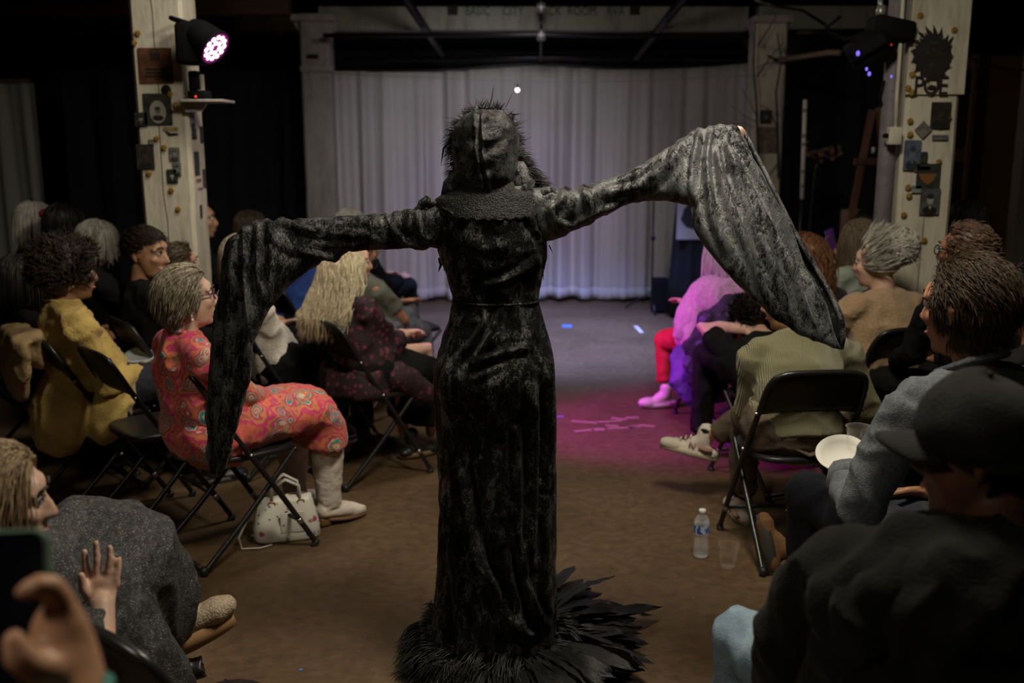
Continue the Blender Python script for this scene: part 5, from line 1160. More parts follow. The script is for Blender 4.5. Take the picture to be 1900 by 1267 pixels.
# ================================================================== AUDIENCE, RIGHT OF THE AISLE
FS = -6; F_, R_ = yawv(FS); c = Vector((1.13, 3.85, 0))
chair(c.x, c.y, FS, 'black folding chair under the sage ribbed jumper')
hip = Vector((1.135, 3.84, .54))
pg2 = person('seated person in a sage ribbed jumper and brown trousers, one leg crossed', hip, P(1466, 558, 3.92), FS, -58, pitch=-8, skinm=SKIN4, top=SAGE, legs=BRN_T, girth=1.12, la=P(1440, 775, 4.15), ra=P(1560, 760, 4.2), lhint=-R_ * .9 - Z * .6 - F_ * .4, rk=P(1415, 762, 4.28), rf=P(1322, 806, 4.40), lk=Vector((1.02, 4.20, .47)), lf=Vector((1.02, 4.17, .10)), noft=True, tvox=.011, tfold=folds(.008, (8, 8, 8), True, 3.3), vox=.008, hip_w=1.0, sh=.185)
hair(pg2, 'short', H_BRN, 81, L=.05, back_low=-.02, low=.02)
def trainer(an, td, up, par):
    td = Vector(td).normalized(); b = MB(); shoe(b, an, td, up, L=.265); so = b.build('trainer', WHT_SH, par, remesh=.008, relax=1)
    sb = MB(); sole(sb, an - Vector(up).normalized() * .004, td, up, L=.27, h=.034); sb.build('sole', mat('trainer_sole', (.50, .44, .34), .7), so)
    u = Vector(up); u = (u - td * u.dot(td)).normalized(); r_ = td.cross(u)
    MB().tube([an + u * .02 - td * .045 , an + u * .035 - td * .0 - r_ * .044, an + u * .03 + td * .045, an + u * .035 + r_ * .044, an + u * .02 - td * .045], .009, 8).build('ankle_collar', mat('dark_sock', (.02, .02, .02), .9), so)
    for q in range(4): MB().tube([an + td * (.06 + .022 * q) - u * (.014 + .010 * q) - r_ * .03, an + td * (.065 + .022 * q) - u * (.002 + .010 * q), an + td * (.06 + .022 * q) - u * (.014 + .010 * q) + r_ * .03], .004, 6).build('lace', WHT_SH, so)
    for s in (-1, 1):
        MB().tube([an - u * .045 + td * t - r_ * (s * (.047)) + u * z for t, z in ((.028, .014), (.028, -.014), (.052, .014), (.052, -.014))], .0035, 5).build('emblem', mat('emblem_rose', (.30, .12, .10), .6), so)
        MB().tube([an - u * .05 + td * t - r_ * (s * .042) for t in (-.055, -.02, .01)], [.010, .013, .006], 6).build('side_patch', mat('patch_rose', (.32, .17, .13), .7), so)
trainer(P(1308, 812, 4.42), (-.80, .40, .10), (.25, .15, .95), pg2['o'])
trainer(Vector((1.02, 4.17, .09)), (-.1, 1, 0), (0, 0, 1), pg2['o'])
MB().tube([P(1430, 838, 3.72) + Z * .06, P(1500, 858, 3.70) + Z * .03, P(1570, 845, 3.70) + Z * .05], .02, 8, flat=.4).build('waistband', BRN_T, pg2['o'])
b = MB(); b.tube([pg2['hip'] + Z * .10, pg2['hip'] + Z * .02, pg2['hip'] - Z * .05 - F_ * .02], [.192, .200, .196], 22, R_, [.80, .82, .84]); b.build('jumper_hem', SAGE, pg2['o'], remesh=.012, relax=3, disp=folds(.008, (8, 8, 14), True, 6))
# white haired woman in the tan knit
c = Vector((1.80, 4.72, 0)); chair(c.x, c.y, -14, 'black folding chair under the tan knit in front of the right pillar')
hip = Vector((1.78, 4.72, .54)); F_, R_ = yawv(-14)
pt2 = person('person with white hair in a loose bun wearing a tan knit', hip, P(1628, 487, 4.68), -14, -50, pitch=-4, skinm=SKIN1, top=TAN, legs=C_BLK, girth=1.18, tfold=folds(.012, (8, 8, 8), True, 9), shoem=BLK_SH)
hair(pt2, 'updo', H_WHT, 83)
hip = Vector((1.60, 5.35, .54)); pa = person('person with curly auburn hair behind the spread sleeve', hip, P(1496, 480, 5.3), -15, -20, skinm=SKIN1, top=mat('slate_top', (.05, .055, .055), .9), legs=C_BLK, shoem=BLK_SH); hair(pa, 'curly', H_AUB, 84, n=700, L=.25, grav=3.6, puff=1.08, wave=.005, out=.05)
chair(1.60, 5.33, -15, 'black folding chair under the auburn curls')
hip = Vector((2.06, 6.0, .54)); F_, R_ = yawv(-30); pz = person('person with long straight ash hair in pale green filming with a phone', hip, P(1594, 446, 5.95), -30, -48, skinm=SKIN1, top=LGREEN, legs=C_BLK, la=P(1557, 480, 6.24), lhint=-Z - R_ * .2, shoem=BLK_SH); hair(pz, 'long', H_ASH, 86, n=700, L=.40, wave=.0, r=.0028)
q = P(1542, 446, 6.30); ph_m = mat('purple_phone', (.16, .06, .34), .25, spec=.6)
ph2 = MB().bbox(q, (.075, .010, .145), Matrix.Rotation(math.radians(-16), 3, 'Y') @ Matrix.Rotation(math.radians(30), 3, 'Z'), b=.006).build('smartphone', ph_m, loc=q); tag(ph2, 'purple phone held up beside the auburn curls', 'phone')
MB().bbox(q + Vector((.0, .0075, 0)), (.066, .002, .13), Matrix.Rotation(math.radians(-16), 3, 'Y') @ Matrix.Rotation(math.radians(30), 3, 'Z'), b=.0008).build('screen', MAT['black_plastic'], ph2)
chair(2.06, 5.98, -30, 'black folding chair under the pale green top')
hip = Vector((2.42, 7.0, .54)); p7 = person('dark haired person beyond the ash haired filmer', hip, P(1612, 418, 6.95), -10, -10, skinm=SKIN3, top=C_BLK, legs=C_BLK, shoem=BLK_SH); hair(p7, 'bob', H_BLK, 87); chair(2.42, 6.98, -10, 'black folding chair far back on the right beside the easel')
hip = Vector((2.02, 4.24, .54)); p8 = person('person with thinning reddish grey hair and glasses at the right pillar', hip, P(1790, 468, 4.2), -25, -42, skinm=SKIN5, top=C_BLK, legs=C_BLK, shoem=BLK_SH); hair(p8, 'short', H_RED, 88, n=500, L=.045)
h = p8['h']; g = MB(); g.tube([h.p(-.08, -.01, .012), h.p(-.07, .085, .014), h.p(-.03, .106, .012)], .003, 6); g.tube([h.p(-.03 + .024 * math.cos(t), .106, .004 + .020 * math.sin(t)) for t in np.linspace(0, 2 * PI, 13)], .003, 6); g.build('glasses', MAT['black_plastic'], p8['o'])
chair(2.02, 4.22, -25, 'black folding chair under the person with glasses at the right pillar')
hip = Vector((2.78, 5.9, .54)); p9b = person('dark silhouette with long black hair right of the right pillar', hip, P(1792, 412, 5.85), -20, -30, skinm=SKIN3, top=C_BLK, legs=C_BLK, girth=1.15, shoem=BLK_SH); hair(p9b, 'long', H_BLK, 89, n=500, L=.30); chair(2.78, 5.88, -20, 'black folding chair under the dark silhouette')
hip = Vector((1.66, 3.1, .54)); p12 = person('person in black at the right edge, neck showing', hip, P(1925, 560, 3.05), -15, -15, skinm=SKIN5, top=C_BLK, legs=C_BLK, shoem=BLK_SH, girth=1.2); hair(p12, 'short', H_BLK, 90, L=.06, thick=1.15, puff=1.10)
chair(1.66, 3.08, -15, 'black folding chair at the right edge under the person in black')
# shawl woman with red trousers
hip = Vector((1.27, 5.85, .54)); F_, R_ = yawv(-42)
pr_ = person('person in a cream open knit shawl and red trousers in the pink light', hip, P(1338, 470, 5.88), -42, -30, skinm=SKIN1, top=CREAM_K, legs=RED, girth=1.2, lk=P(1232, 632, 6.12), rk=P(1258, 640, 6.2), noft=True, lf=Vector((.97, 6.08, .14)), rf=Vector((1.05, 6.2, .12)), la=P(1262, 628, 5.98), tfold=folds(.012, (8, 8, 8), True, 5))
hair(pr_, 'bob', H_WHT, 91, L=.19, n=700)
b = MB(); b.tube([P(1312, 540, 5.8), P(1285, 590, 5.8), P(1268, 625, 5.82), P(1285, 640, 5.78)], [.10, .10, .07, .03], 14, round_ends=True); b.tube([P(1310, 545, 5.7), P(1350, 555, 5.66), P(1400, 545, 5.68), P(1430, 530, 5.75)], [.10, .12, .11, .08], 16, Z, .6, round_ends=True)
b.build('shawl', CREAM_K, pr_['o'], remesh=.014, relax=5, disp=folds(.012, (9, 9, 6), True, 5))
an = Vector((.97, 6.08, .10)); b = MB(); shoe(b, an, Vector((-.85, -.1, 0)), L=.24); so = b.build('shoe', PNK_SH, pr_['o'], remesh=.009, relax=2); sb = MB(); sole(sb, an, Vector((-.85, -.1, 0)), L=.24); sb.build('sole', mat('pale_sole', (.5, .42, .42), .6), so)
chair(1.28, 5.78, -20, 'black folding chair under the cream shawl, its foot in the pink light')
# purple quilted coat and dark floral coat hung on that chair
b = MB(); b.tube([P(1262, 650, 5.62), P(1280, 690, 5.58), P(1305, 730, 5.56), P(1305, 768, 5.56)], [.06, .14, .12, .03], 16, (1, 0, 0), .45, round_ends=True)
tag(b.build('quilted_coat', PURP, remesh=.013, relax=3, loc=(1.05, 5.58, 0), disp=folds(.012, (14, 14, 9), True, 2)), 'purple quilted coat hanging beside the red trousers', 'coat')
b = MB(); b.tube([P(1360, 560, 5.42), P(1335, 600, 5.40), P(1310, 650, 5.40), P(1312, 700, 5.42), P(1330, 740, 5.45)], [.06, .12, .13, .12, .06], 16, (1, 0, 0), .5, round_ends=True)
tag(b.build('floral_coat', DKFLO, remesh=.013, relax=3, loc=(1.15, 5.4, 0), disp=folds(.014, (12, 12, 8), True, 4)), 'dark blue floral coat draped over the chair in front of the shawl', 'coat')
# person in black bending down, bare forearm
hip = Vector((1.27, 4.72, .54)); F_, R_ = yawv(-20)
pbk = person('dark haired person in black bending low with a bare forearm raised', hip, P(1394, 596, 5.02), -20, -20, pitch=-40, skinm=SKIN1, top=C_BLK, legs=C_BLK, sleeves='short', girth=1.05, la=P(1384, 612, 4.93), lhint=-R_ * 1.2 - Z * 1.0 + F_ * .2, shoem=BLK_SH); hair(pbk, 'short', H_BLK, 93, n=700, L=.06, thick=1.12, puff=1.12, front=.08)
chair(1.29, 4.70, -20, 'black folding chair under the person bending down')
# man in the chambray shirt with plate and glass
hip = Vector((1.25, 2.40, .54)); F_, R_ = yawv(-24)
ch_ = person('person with receding brown hair in grey blue shirt holding a plate', hip, P(1795, 572, 2.50), -24, -34, pitch=-3, k=1.06, hk=1.08, skinm=SKIN5, top=CHAMB, legs=DENIM_D, girth=1.1, la=P(1572, 868, 2.62), lhint=-R_ * 1.0 - F_ * .55 - Z * 1.2, lk=P(1502, 918, 2.88), lf=P(1500, 1130, 3.0), rk=P(1600, 930, 3.0), noft=True, tvox=.010, vox=.008, tfold=folds(.010, (10, 10, 10), True, 1.7), sh=.20)
hair(ch_, 'short', H_BRN, 95, near=True, n=2000, r=.0009, L=.045, thick=1.05, puff=1.04, jitter=.25, out=.10, ml=-.075, back_low=-.085, front=.06, comb=lambda p: (p.x * 1.2, -.45 if p.z > .03 else -.1, p.z * 2 - .25))
h = ch_['h']; MB().tube([h.p(-.064, .03, -.150), h.p(-.062, -.05, -.112), h.p(0, -.094, -.098), h.p(.062, -.05, -.112), h.p(.064, .03, -.150)], .020, 12, flat=.55).build('collar', CHAMB, ch_['o'])
e_, w_ = ch_['A'][-1][1], ch_['A'][-1][2]
MB().tube([e_.lerp(w_, .55), e_.lerp(w_, .78)], [.062, .058], 16).build('rolled_cuff', CHAMB, ch_['o'], disp=folds(.004, (20, 20, 20)))
b = MB(); td = Vector((-.10, .45, .70)).normalized(); up = Vector((.9, .1, .15)); an = P(1462, 1022, 3.02); shoe(b, an, td, up, L=.22, k=.85); so = b.build('shoe', TAN_SH, ch_['o'], remesh=.008, relax=1); sb = MB(); sole(sb, an, td, up, L=.22, k=.85, h=.034); sb.build('sole', mat('grey_sole', (.075, .07, .06), .8), so)
for q in range(4): MB().tube([an + td * (.03 + .03 * q) + Vector((.03, -.035, 0)), an + td * (.04 + .03 * q) + Vector((.045, .0, 0)), an + td * (.03 + .03 * q) + Vector((.03, .035, 0))], .004, 6).build('lace', mat('lace_tan%d' % q, (.34, .18, .08), .8), so)
chair(1.26, 2.38, -24, 'black folding chair under the grey blue shirt')
# man with the cap in the near corner
hip = Vector((.90, 1.45, .52)); F_, R_ = yawv(-20)
cp = person('person in black hoodie, black cap and light jeans in the near right corner', hip, P(1826, 846, 1.56), -20, -52, pitch=-4, k=1.06, hk=.95, skinm=skin('skin_deep', (.17, .075, .042)), top=HOOD_B, legs=JEAN_L, girth=1.35, la=P(1500, 1400, 1.78), lhint=-R_ * 1.1 - Z * .4, lk=P(1382, 1188, 2.02), lf=Vector((.52, 2.10, .09)), rk=Vector((.85, 2.0, .56)), tvox=.010, vox=.007, tfold=folds(.014, (7, 7, 7), True, 8.4), shoem=BLK_SH, brow=H_BLK, sh=.235)
b = MB(); b.tube([P(1590, 1075, 1.56), P(1690, 1050, 1.52), P(1850, 1060, 1.50), P(1990, 1070, 1.52)], [.068, .085, .09, .085], 16, round_ends=True); b.tube([P(1620, 1120, 1.52), P(1760, 1120, 1.46), P(1950, 1130, 1.46)], [.10, .13, .12], 16, round_ends=True)
b.tube([P(1650, 1230, 1.52), P(1780, 1260, 1.46), P(1950, 1260, 1.46)], [.12, .15, .14], 16, round_ends=True); b.tube([P(1578, 1050, 1.58), P(1500, 1130, 1.66), P(1462, 1215, 1.70), P(1480, 1330, 1.74)], [.078, .072, .068, .06], 16, round_ends=True)
b.build('hoodie_back', HOOD_B, cp['o'], remesh=.011, relax=5, disp=folds(.016, (8, 8, 8), True, 2.4))
h = cp['h']; CAPM = mat('cap_twill', (.006, .006, .0055), .9, (.010, .010, .0085), 16, .4, 260)
b = MB(); rs = []
for j in range(11):
    t = j / 10; th = t * PI / 2; ring = []
    for i in range(36):
        a = 2 * PI * i / 36; sq = 1 + .05 * math.cos(2 * a)
        ring.append(h.p(.097 * math.cos(th * .96) * math.cos(a) * sq, -.006 + .117 * math.cos(th * .96) * math.sin(a), .034 + .108 * math.sin(th) + .012 * math.sin(a)))
    rs.append(ring)
rs = [[h.p(*(h.R.transposed() @ (v_ - h.c) / h.k * 1.0 - Vector((0, 0, .022)))) for v_ in rs[0]]] + rs
b.rings(rs); cap_o = b.build('cap', CAPM, cp['o'], disp=folds(.004, (18, 18, 18), True, 2))
vs = []; fs = []
for i in range(17):
    u = -1 + 2 * i / 16
    for j in range(6):
        t = j / 5; x = u * (.084 - .012 * t); y = .085 + .100 * t * math.sqrt(max(0, 1 - (u * .92) ** 2)) - .045 * u * u; z = .030 - .014 * t - .028 * u * u
        vs.append(h.p(x, y, z))
for i in range(16):
    for j in range(5): a = i * 6 + j; fs.append((a, a + 1, a + 7, a + 6))
solid(MB().add(vs, fs).build('brim', CAPM, cap_o), .006)
MB().tube([h.p(.098 * math.cos(a), -.006 + .119 * math.sin(a), .012 + .012 * math.sin(a)) for a in np.linspace(PI * 1.05, PI * 1.95, 20)], .011, 8, right=h.d(0, 0, 1), flat=.35).build('strap', CAPM, cap_o)
# patch on the back of the cap
pa_ = -PI / 2 - .50; pc_ = h.p(.101 * math.cos(pa_), -.006 + .123 * math.sin(pa_), .022); nrm = h.d(math.cos(pa_), math.sin(pa_), .05).normalized(); tx_ = Z.cross(nrm).normalized(); R3 = Matrix((tx_, nrm.cross(tx_) * 1.0, nrm)).transposed()
pat = MB().bbox(pc_, (.052, .026, .004), R3, b=.0015).build('patch', mat('patch_grey', (.026, .026, .025), .8), cap_o)
tt_ = text('lettering', 'USA', .021, pc_ + nrm * .0032, mat('patch_letter', (.006, .006, .006), .7), pat, R3.to_euler(), .0006)
MB().ell(h.p(0, -.006, .143), .007).build('button', CAPM, cap_o)
b = MB(); hair_cap(b, h, 1.02, .03, .0, back_low=-.035); b.build('hair', H_BLK, cp['o'])
nb = cp['nb']; SHERPA = mat('sherpa', (.016, .018, .013), 1.0, (.034, .036, .027), 60, 1.0, 110)
b = MB(); b.tube([nb + Vector((0, 0, -.01)) + F_ * .11 - R_ * .05, nb + Z * .005 - R_ * .11, nb - Z * .01 - F_ * .10 - R_ * .06, nb - Z * .02 - F_ * .12 + R_ * .05, nb - Z * .01 + R_ * .13, nb - Z * .01 + F_ * .10 + R_ * .07], [.026, .032, .036, .036, .034, .030], 14, round_ends=True)
b.build('sherpa_collar', SHERPA, cp['o'], remesh=.009, relax=2, disp=[folds(.006, (70, 70, 70), True), folds(.004, (130, 130, 130))])
b = MB(); b.tube([nb - R_ * .15 - Z * .03 - F_ * .04, nb - F_ * .14 - R_ * .08 - Z * .12, nb - F_ * .16 - Z * .18, nb - F_ * .14 + R_ * .10 - Z * .12, nb + R_ * .15 - Z * .03 - F_ * .04], [.035, .055, .065, .055, .035], 16, round_ends=True)
b.build('hood', HOOD_B, cp['o'], remesh=.011, relax=4, disp=folds(.010, (11, 11, 11), True, 3))
chair(.92, 1.40, -28, 'black folding chair under the black hoodie')
# ================================================================== PROPS
# ---- phone in the raised hand
q0 = P(20, 1136, .935); RT = Matrix.Rotation(math.radians(-3), 3, 'Y') @ Matrix.Rotation(math.radians(-14), 3, 'X')
CASE = mat('sage_case', (.10, .16, .115), .55, spec=.4)
b = MB(); ol = []
hw, hh, rc = .0415, .083, .014
for cx, cz, a0 in ((hw - rc, hh - rc, 0), (-hw + rc, hh - rc, 90), (-hw + rc, -hh + rc, 180), (hw - rc, -hh + rc, 270)):
    for k in range(7): a = math.radians(a0 + 15 * k); ol.append((cx + rc * math.cos(a), cz + rc * math.sin(a)))
rs = []
for y, s in ((.006, .94), (.0055, .985), (.002, 1.0), (-.003, 1.0), (-.0055, .985), (-.0055, .93), (-.0035, .92)):
    rs.append([q0 + RT @ Vector((x * s if abs(s - 1) < .001 else x - math.copysign((1 - s) * .04, x), y, z - math.copysign((1 - s) * .04, z) if abs(s - 1) > .001 else z)) for x, z in ol])
b.rings(rs); ph = tag(b.build('smartphone', CASE, loc=q0), 'phone in a sage green case held up in the near left corner', 'phone')
MB().poly([q0 + RT @ Vector((x * .915, -.0040, z * .958)) for x, z in ol], RT @ Vector((0, .001, 0))).build('screen', mat('phone_glass', (.004, .005, .010), .12, spec=.6), ph, smooth=False)
MB().bbox(q0 + RT @ Vector((.0425, 0, .03)), (.002, .004, .022), RT, b=.0008).build('side_button', CASE, ph)
# ---- floral handbag on the floor beside the boots
def bag_mat():
    m, nt, b = new_mat('white_floral_leather'); v = coords(nt)
    vo = N(nt, 'ShaderNodeTexVoronoi', i_Scale=17.0, i_Randomness=.95); nt.links.new(v, vo.inputs['Vector'])
    n = N(nt, 'ShaderNodeTexNoise', i_Scale=70.0); nt.links.new(v, n.inputs['Vector'])
    ad = N(nt, 'ShaderNodeMath', operation='MULTIPLY_ADD'); nt.links.new(n.outputs[0], ad.inputs[0]); ad.inputs[1].default_value = .35; nt.links.new(vo.outputs['Distance'], ad.inputs[2])
    r = ramp(nt, ad.outputs[0], [(.0, (.5, .05, .10)), (.30, (.45, .04, .09)), (.34, (.55, .25, .25)), (.37, (.12, .18, .12)), (.42, (.66, .63, .55)), (1, (.66, .63, .55))])
    vo2 = N(nt, 'ShaderNodeTexVoronoi', i_Scale=30.0); nt.links.new(v, vo2.inputs['Vector'])
    r2 = ramp(nt, vo2.outputs['Distance'], [(.10, (.10, .14, .26)), (.20, (1, 1, 1))]); nt.links.new(mixc(nt, .9, r.outputs[0], r2.outputs[0], 'MULTIPLY'), b.inputs['Base Color'])
    b.inputs['Roughness'].default_value = .4; return m
BAGM = bag_mat(); WHL = mat('white_leather', (.62, .58, .52), .4); BRASS = mat('brass', (.45, .28, .08), .3, metal=1.0)
bc = Vector((-.955, 3.98, 0)); Rb = Matrix.Rotation(math.radians(18), 3, 'Z')
bag = empty('handbag', bc, 'white floral handbag standing on the floor under the paisley dress', 'handbag')
def bx_(x, y, z): return bc + Rb @ Vector((x, y, z))
b = MB(); rs = []
for t, w_, d_ in ((0, .128, .060), (.06, .135, .068), (.3, .136, .066), (.6, .126, .052), (.85, .112, .032), (1, .105, .018)):
    rs.append([bx_(w_ * math.copysign(abs(math.cos(a)) ** .45, math.cos(a)), d_ * math.copysign(abs(math.sin(a)) ** .55, math.sin(a)), .004 + .185 * t) for a in np.linspace(0, 2 * PI, 33)[:-1]])
b.rings(rs); b.build('body', BAGM, bag, disp=folds(.004, (18, 18, 18), True, 1))
for s in (-1, 1):
    MB().tube([bx_(-.06, s * .022, .165), bx_(-.055, s * .03, .235), bx_(0, s * .035, .268), bx_(.055, s * .03, .235), bx_(.06, s * .022, .165)], .0075, 8, flat=.6).build('handle', WHL, bag)
    for x in (-.06, .06): MB().tube([bx_(x + .014 * math.cos(t), s * .030, .16 + .014 * math.sin(t)) for t in np.linspace(0, 2 * PI, 13)], .0035, 6).build('ring', BRASS, bag)
MB().tube([bx_(-.108, 0, .17), bx_(-.16, -.05, .12), bx_(-.20, -.07, .05), bx_(-.19, -.09, .008), bx_(-.12, -.10, .006), bx_(-.07, -.08, .006)], .006, 8, flat=.5).build('shoulder_strap', WHL, bag)
MB().bbox(bx_(.02, -.067, .09), (.10, .006, .09), Rb, b=.003).build('pocket', BAGM, bag)
MB().tube([bx_(-.095, 0, .190), bx_(.095, 0, .190)], .004, 6).build('zip', BRASS, bag)
# ---- water bottle
def clear(name, c=(.95, .97, .98), rough=.06, ior=1.33, body=.06, edge=.34):
    """thin clear plastic: mostly seen through, bright where it is seen edge on"""
    m, nt, b = new_mat(name); b.inputs['Base Color'].default_value = (*c, 1); b.inputs['Roughness'].default_value = rough; b.inputs['Specular IOR Level'].default_value = .8
    t = N(nt, 'ShaderNodeBsdfTransparent'); lw = N(nt, 'ShaderNodeLayerWeight', i_Blend=.35); mx = N(nt, 'ShaderNodeMixShader')
    f = N(nt, 'ShaderNodeMath', operation='MULTIPLY_ADD'); nt.links.new(lw.outputs['Facing'], f.inputs[0]); f.inputs[1].default_value = edge; f.inputs[2].default_value = body
    nt.links.new(f.outputs[0], mx.inputs[0]); nt.links.new(t.outputs[0], mx.inputs[1]); nt.links.new(b.outputs[0], mx.inputs[2]); nt.links.new(mx.outputs[0], nt.nodes['Material Output'].inputs['Surface']); return m
PET = clear('clear_plastic', body=.10); WAT = clear('water', body=.04)
bc = G(1300, 1033); bc.z = .002
bot = empty('water_bottle', bc, 'small clear water bottle with blue label on the floor by the chair leg', 'bottle')
pf_ = [(.010, 0), (.026, .001), (.031, .006), (.0325, .014), (.030, .020), (.0325, .026), (.030, .034), (.0318, .041), (.0285, .050), (.0305, .058), (.0272, .068), (.0295, .077), (.0270, .086), (.0312, .098), (.0325, .103), (.0325, .140), (.0318, .146), (.029, .158), (.022, .170), (.014, .179), (.0125, .184), (.0125, .190)]
MB().lathe(pf_, bc, 28).build('shell', PET, bot)
MB().lathe([(.009, .003)] + [(r - .0018, z) for r, z in pf_[2:16]] + [(.028, .148)], bc, 28).build('water', WAT, bot)
MB().lathe([(.0135, .186), (.0145, .187), (.0145, .199), (.013, .2015), (.004, .202)], bc, 24).build('cap', mat('white_cap', (.72, .72, .70), .4), bot)
def label_mat():
    m, nt, b = new_mat('bottle_label'); n = N(nt, 'ShaderNodeTexNoise', i_Scale=45.0, i_Detail=1.0); nt.links.new(coords(nt, (1, 1, .6)), n.inputs['Vector'])
    r = ramp(nt, n.outputs[0], [(.44, (.03, .09, .32)), (.50, (.50, .58, .70)), (.58, (.40, .5, .66)), (.62, (.05, .14, .40))]); nt.links.new(r.outputs[0], b.inputs['Base Color']); b.inputs['Roughness'].default_value = .35; return m
MB().lathe([(.0328, .106), (.0329, .107), (.0329, .137), (.0328, .138)], bc, 28, cap=False).build('label', label_mat(), bot)
# ---- clear cups and paper plate
CUPM = clear('cup_plastic', body=.0, edge=.10)
def cup(c, label, R=None, s=1.0, m=None):
    o = MB().lathe([(.0, .002), (.026 * s, .0), (.028 * s, .004), (.040 * s, .092 * s), (.0425 * s, .094 * s), (.0425 * s, .097 * s), (.0395 * s, .096 * s), (.0385 * s, .09 * s), (.0265 * s, .007), (.0, .006)], c, 26, R, cap=False).build('plastic_cup', m or CUPM, loc=c)
    return tag(o, label, 'cup')
c_ = G(1350, 1052); c_.z = .001; cup(c_, 'clear plastic cup standing on the floor beside the water bottle')
hL = P(1560, 850, 2.60)
def plate(c, R, label, k=1.0, m=None):
    return tag(MB().lathe([(.0, .0), (.062 * k, .0), (.075 * k, .008), (.098 * k, .016), (.100 * k, .0175), (.098 * k, .0185), (.074 * k, .0105), (.061 * k, .003), (.0, .003)], c, 36, R, cap=False).build('paper_plate', m or mat('paper_white', (.60, .58, .52), .7), loc=c), label, 'plate')
plate(P(1562, 848, 2.62), Matrix.Rotation(math.radians(28), 3, 'X') @ Matrix.Rotation(math.radians(-12), 3, 'Y'), 'white paper plate in the hand of the person in the grey blue shirt', .70)
cup(P(1590, 850, 2.64) + Vector((0, 0, .010)), 'clear tumbler standing on the held paper plate', None, .85, clear('tumbler', (.9, .85, .72), body=.03, edge=.22))
plate(P(262, 664, 4.62), Matrix.Rotation(math.radians(20), 3, 'X'), 'pale plate held by the person in the mustard jacket', .8, mat('pale_blue_plate', (.42, .48, .48), .5))
# ---- lamp on the left pillar
PAR = mat('lamp_black', (.005, .005, .006), .75, spec=.12)
lc0 = P(398, 88, 5.12); ax = (Vector((.78, -.30, -.60))).normalized(); Rl = ax.to_track_quat('Z', 'Y').to_matrix()
par = empty('stage_lamp', lc0, 'lit magenta stage lamp with many lenses on the left pillar', 'lamp')
MB().lathe([(.03, -.17), (.055, -.165), (.075, -.12), (.085, -.05), (.088, -.005), (.094, 0), (.094, .012), (.086, .012), (.084, -.002), (.02, -.002)], lc0, 28, Rl).build('housing', PAR, par)
LENS = mat('lens_glow', (1, .8, 1), .3, emit=(1.0, .80, 1.0), estr=5.0); RIMG = mat('rim_glow', (.35, .02, .25), .4, emit=(.8, .05, .55), estr=.20)
for n_, r_, off in ((6, .030, 0), (12, .060, .26)):
    for k in range(n_):
        a = 2 * PI * k / n_ + off
        MB().ell(lc0 + Rl @ Vector((r_ * math.cos(a), r_ * math.sin(a), .004)), (.0135, .0135, .006), Rl, 12, 6).build('lens', LENS, par)
MB().lathe([(.078, -.001), (.085, .0), (.085, .006), (.078, .006)], lc0, 28, Rl).build('reflector_ring', RIMG, par)
yk = Vector((-1.65, 5.12, lc0.z + .02))
MB().tube([lc0 + Vector((-.08, .02, .10)), lc0 + Vector((-.14, .02, .12)), yk + Vector((-.03, 0, .12)), yk + Vector((-.035, .12, .12))], .012, 8).build('yoke', PAR, par)
MB().bbox(lc0 + Vector((-.12, .05, .02)), (.14, .16, .20), b=.02).build('lamp_base', PAR, par)
# shelf bolted to the pillar with the small devices on it
sc_ = P(378, 187, 5.22); wd_ = sc_.z
sh_ = tag(MB().bbox(Vector((-1.575, 5.30, wd_)), (.215, .24, .014), b=.003).build('wall_shelf', MAT['cream_far'], loc=(-1.575, 5.30, wd_)), 'small pale shelf fixed to the right side of the left pillar', 'shelf')
MB().poly([Vector((-1.682, 5.26, wd_ - .007)), Vector((-1.682, 5.26, wd_ - .055)), Vector((-1.60, 5.26, wd_ - .05)), Vector((-1.57, 5.26, wd_ - .007))], (0, .03, 0)).build('shelf_bracket', MAT['cream_far'], sh_, smooth=False)
MB().bbox(Vector((-1.515, 5.24, wd_ + .001)), (.095, .10, .010), b=.003).build('tray_edge', mat('tray_pink', (.5, .42, .46), .5), sh_)
rt = tag(MB().bbox(Vector((-1.60, 5.25, wd_ + .03)), (.10, .10, .045), b=.012).bbox(Vector((-1.625, 5.27, wd_ + .10)), (.055, .07, .10), b=.012).build('control_box', PAR, loc=(-1.60, 5.25, wd_)), 'black control box with a red light on the pillar shelf', 'control box')
MB().ell(P(363, 179, 5.185), .006).build('indicator', mat('red_led', (.8, .02, .02), .3, emit=(1, .05, .03), estr=.9), rt)
tag(MB().bbox(P(375, 155, 5.24), (.022, .02, .09), b=.006).bbox(P(374, 169, 5.24), (.035, .035, .012), b=.004).build('speaker_bar', mat('pale_plastic', (.40, .38, .32), .5), loc=P(374, 172, 5.24)), 'small pale upright device standing on the black control box', 'device')
MB().tube([P(338, 104, 5.17), P(343, 110, 5.17)], .007, 8, round_ends=True).build('pink_marker', mat('pink_marker', (.5, .12, .28), .4), pl)
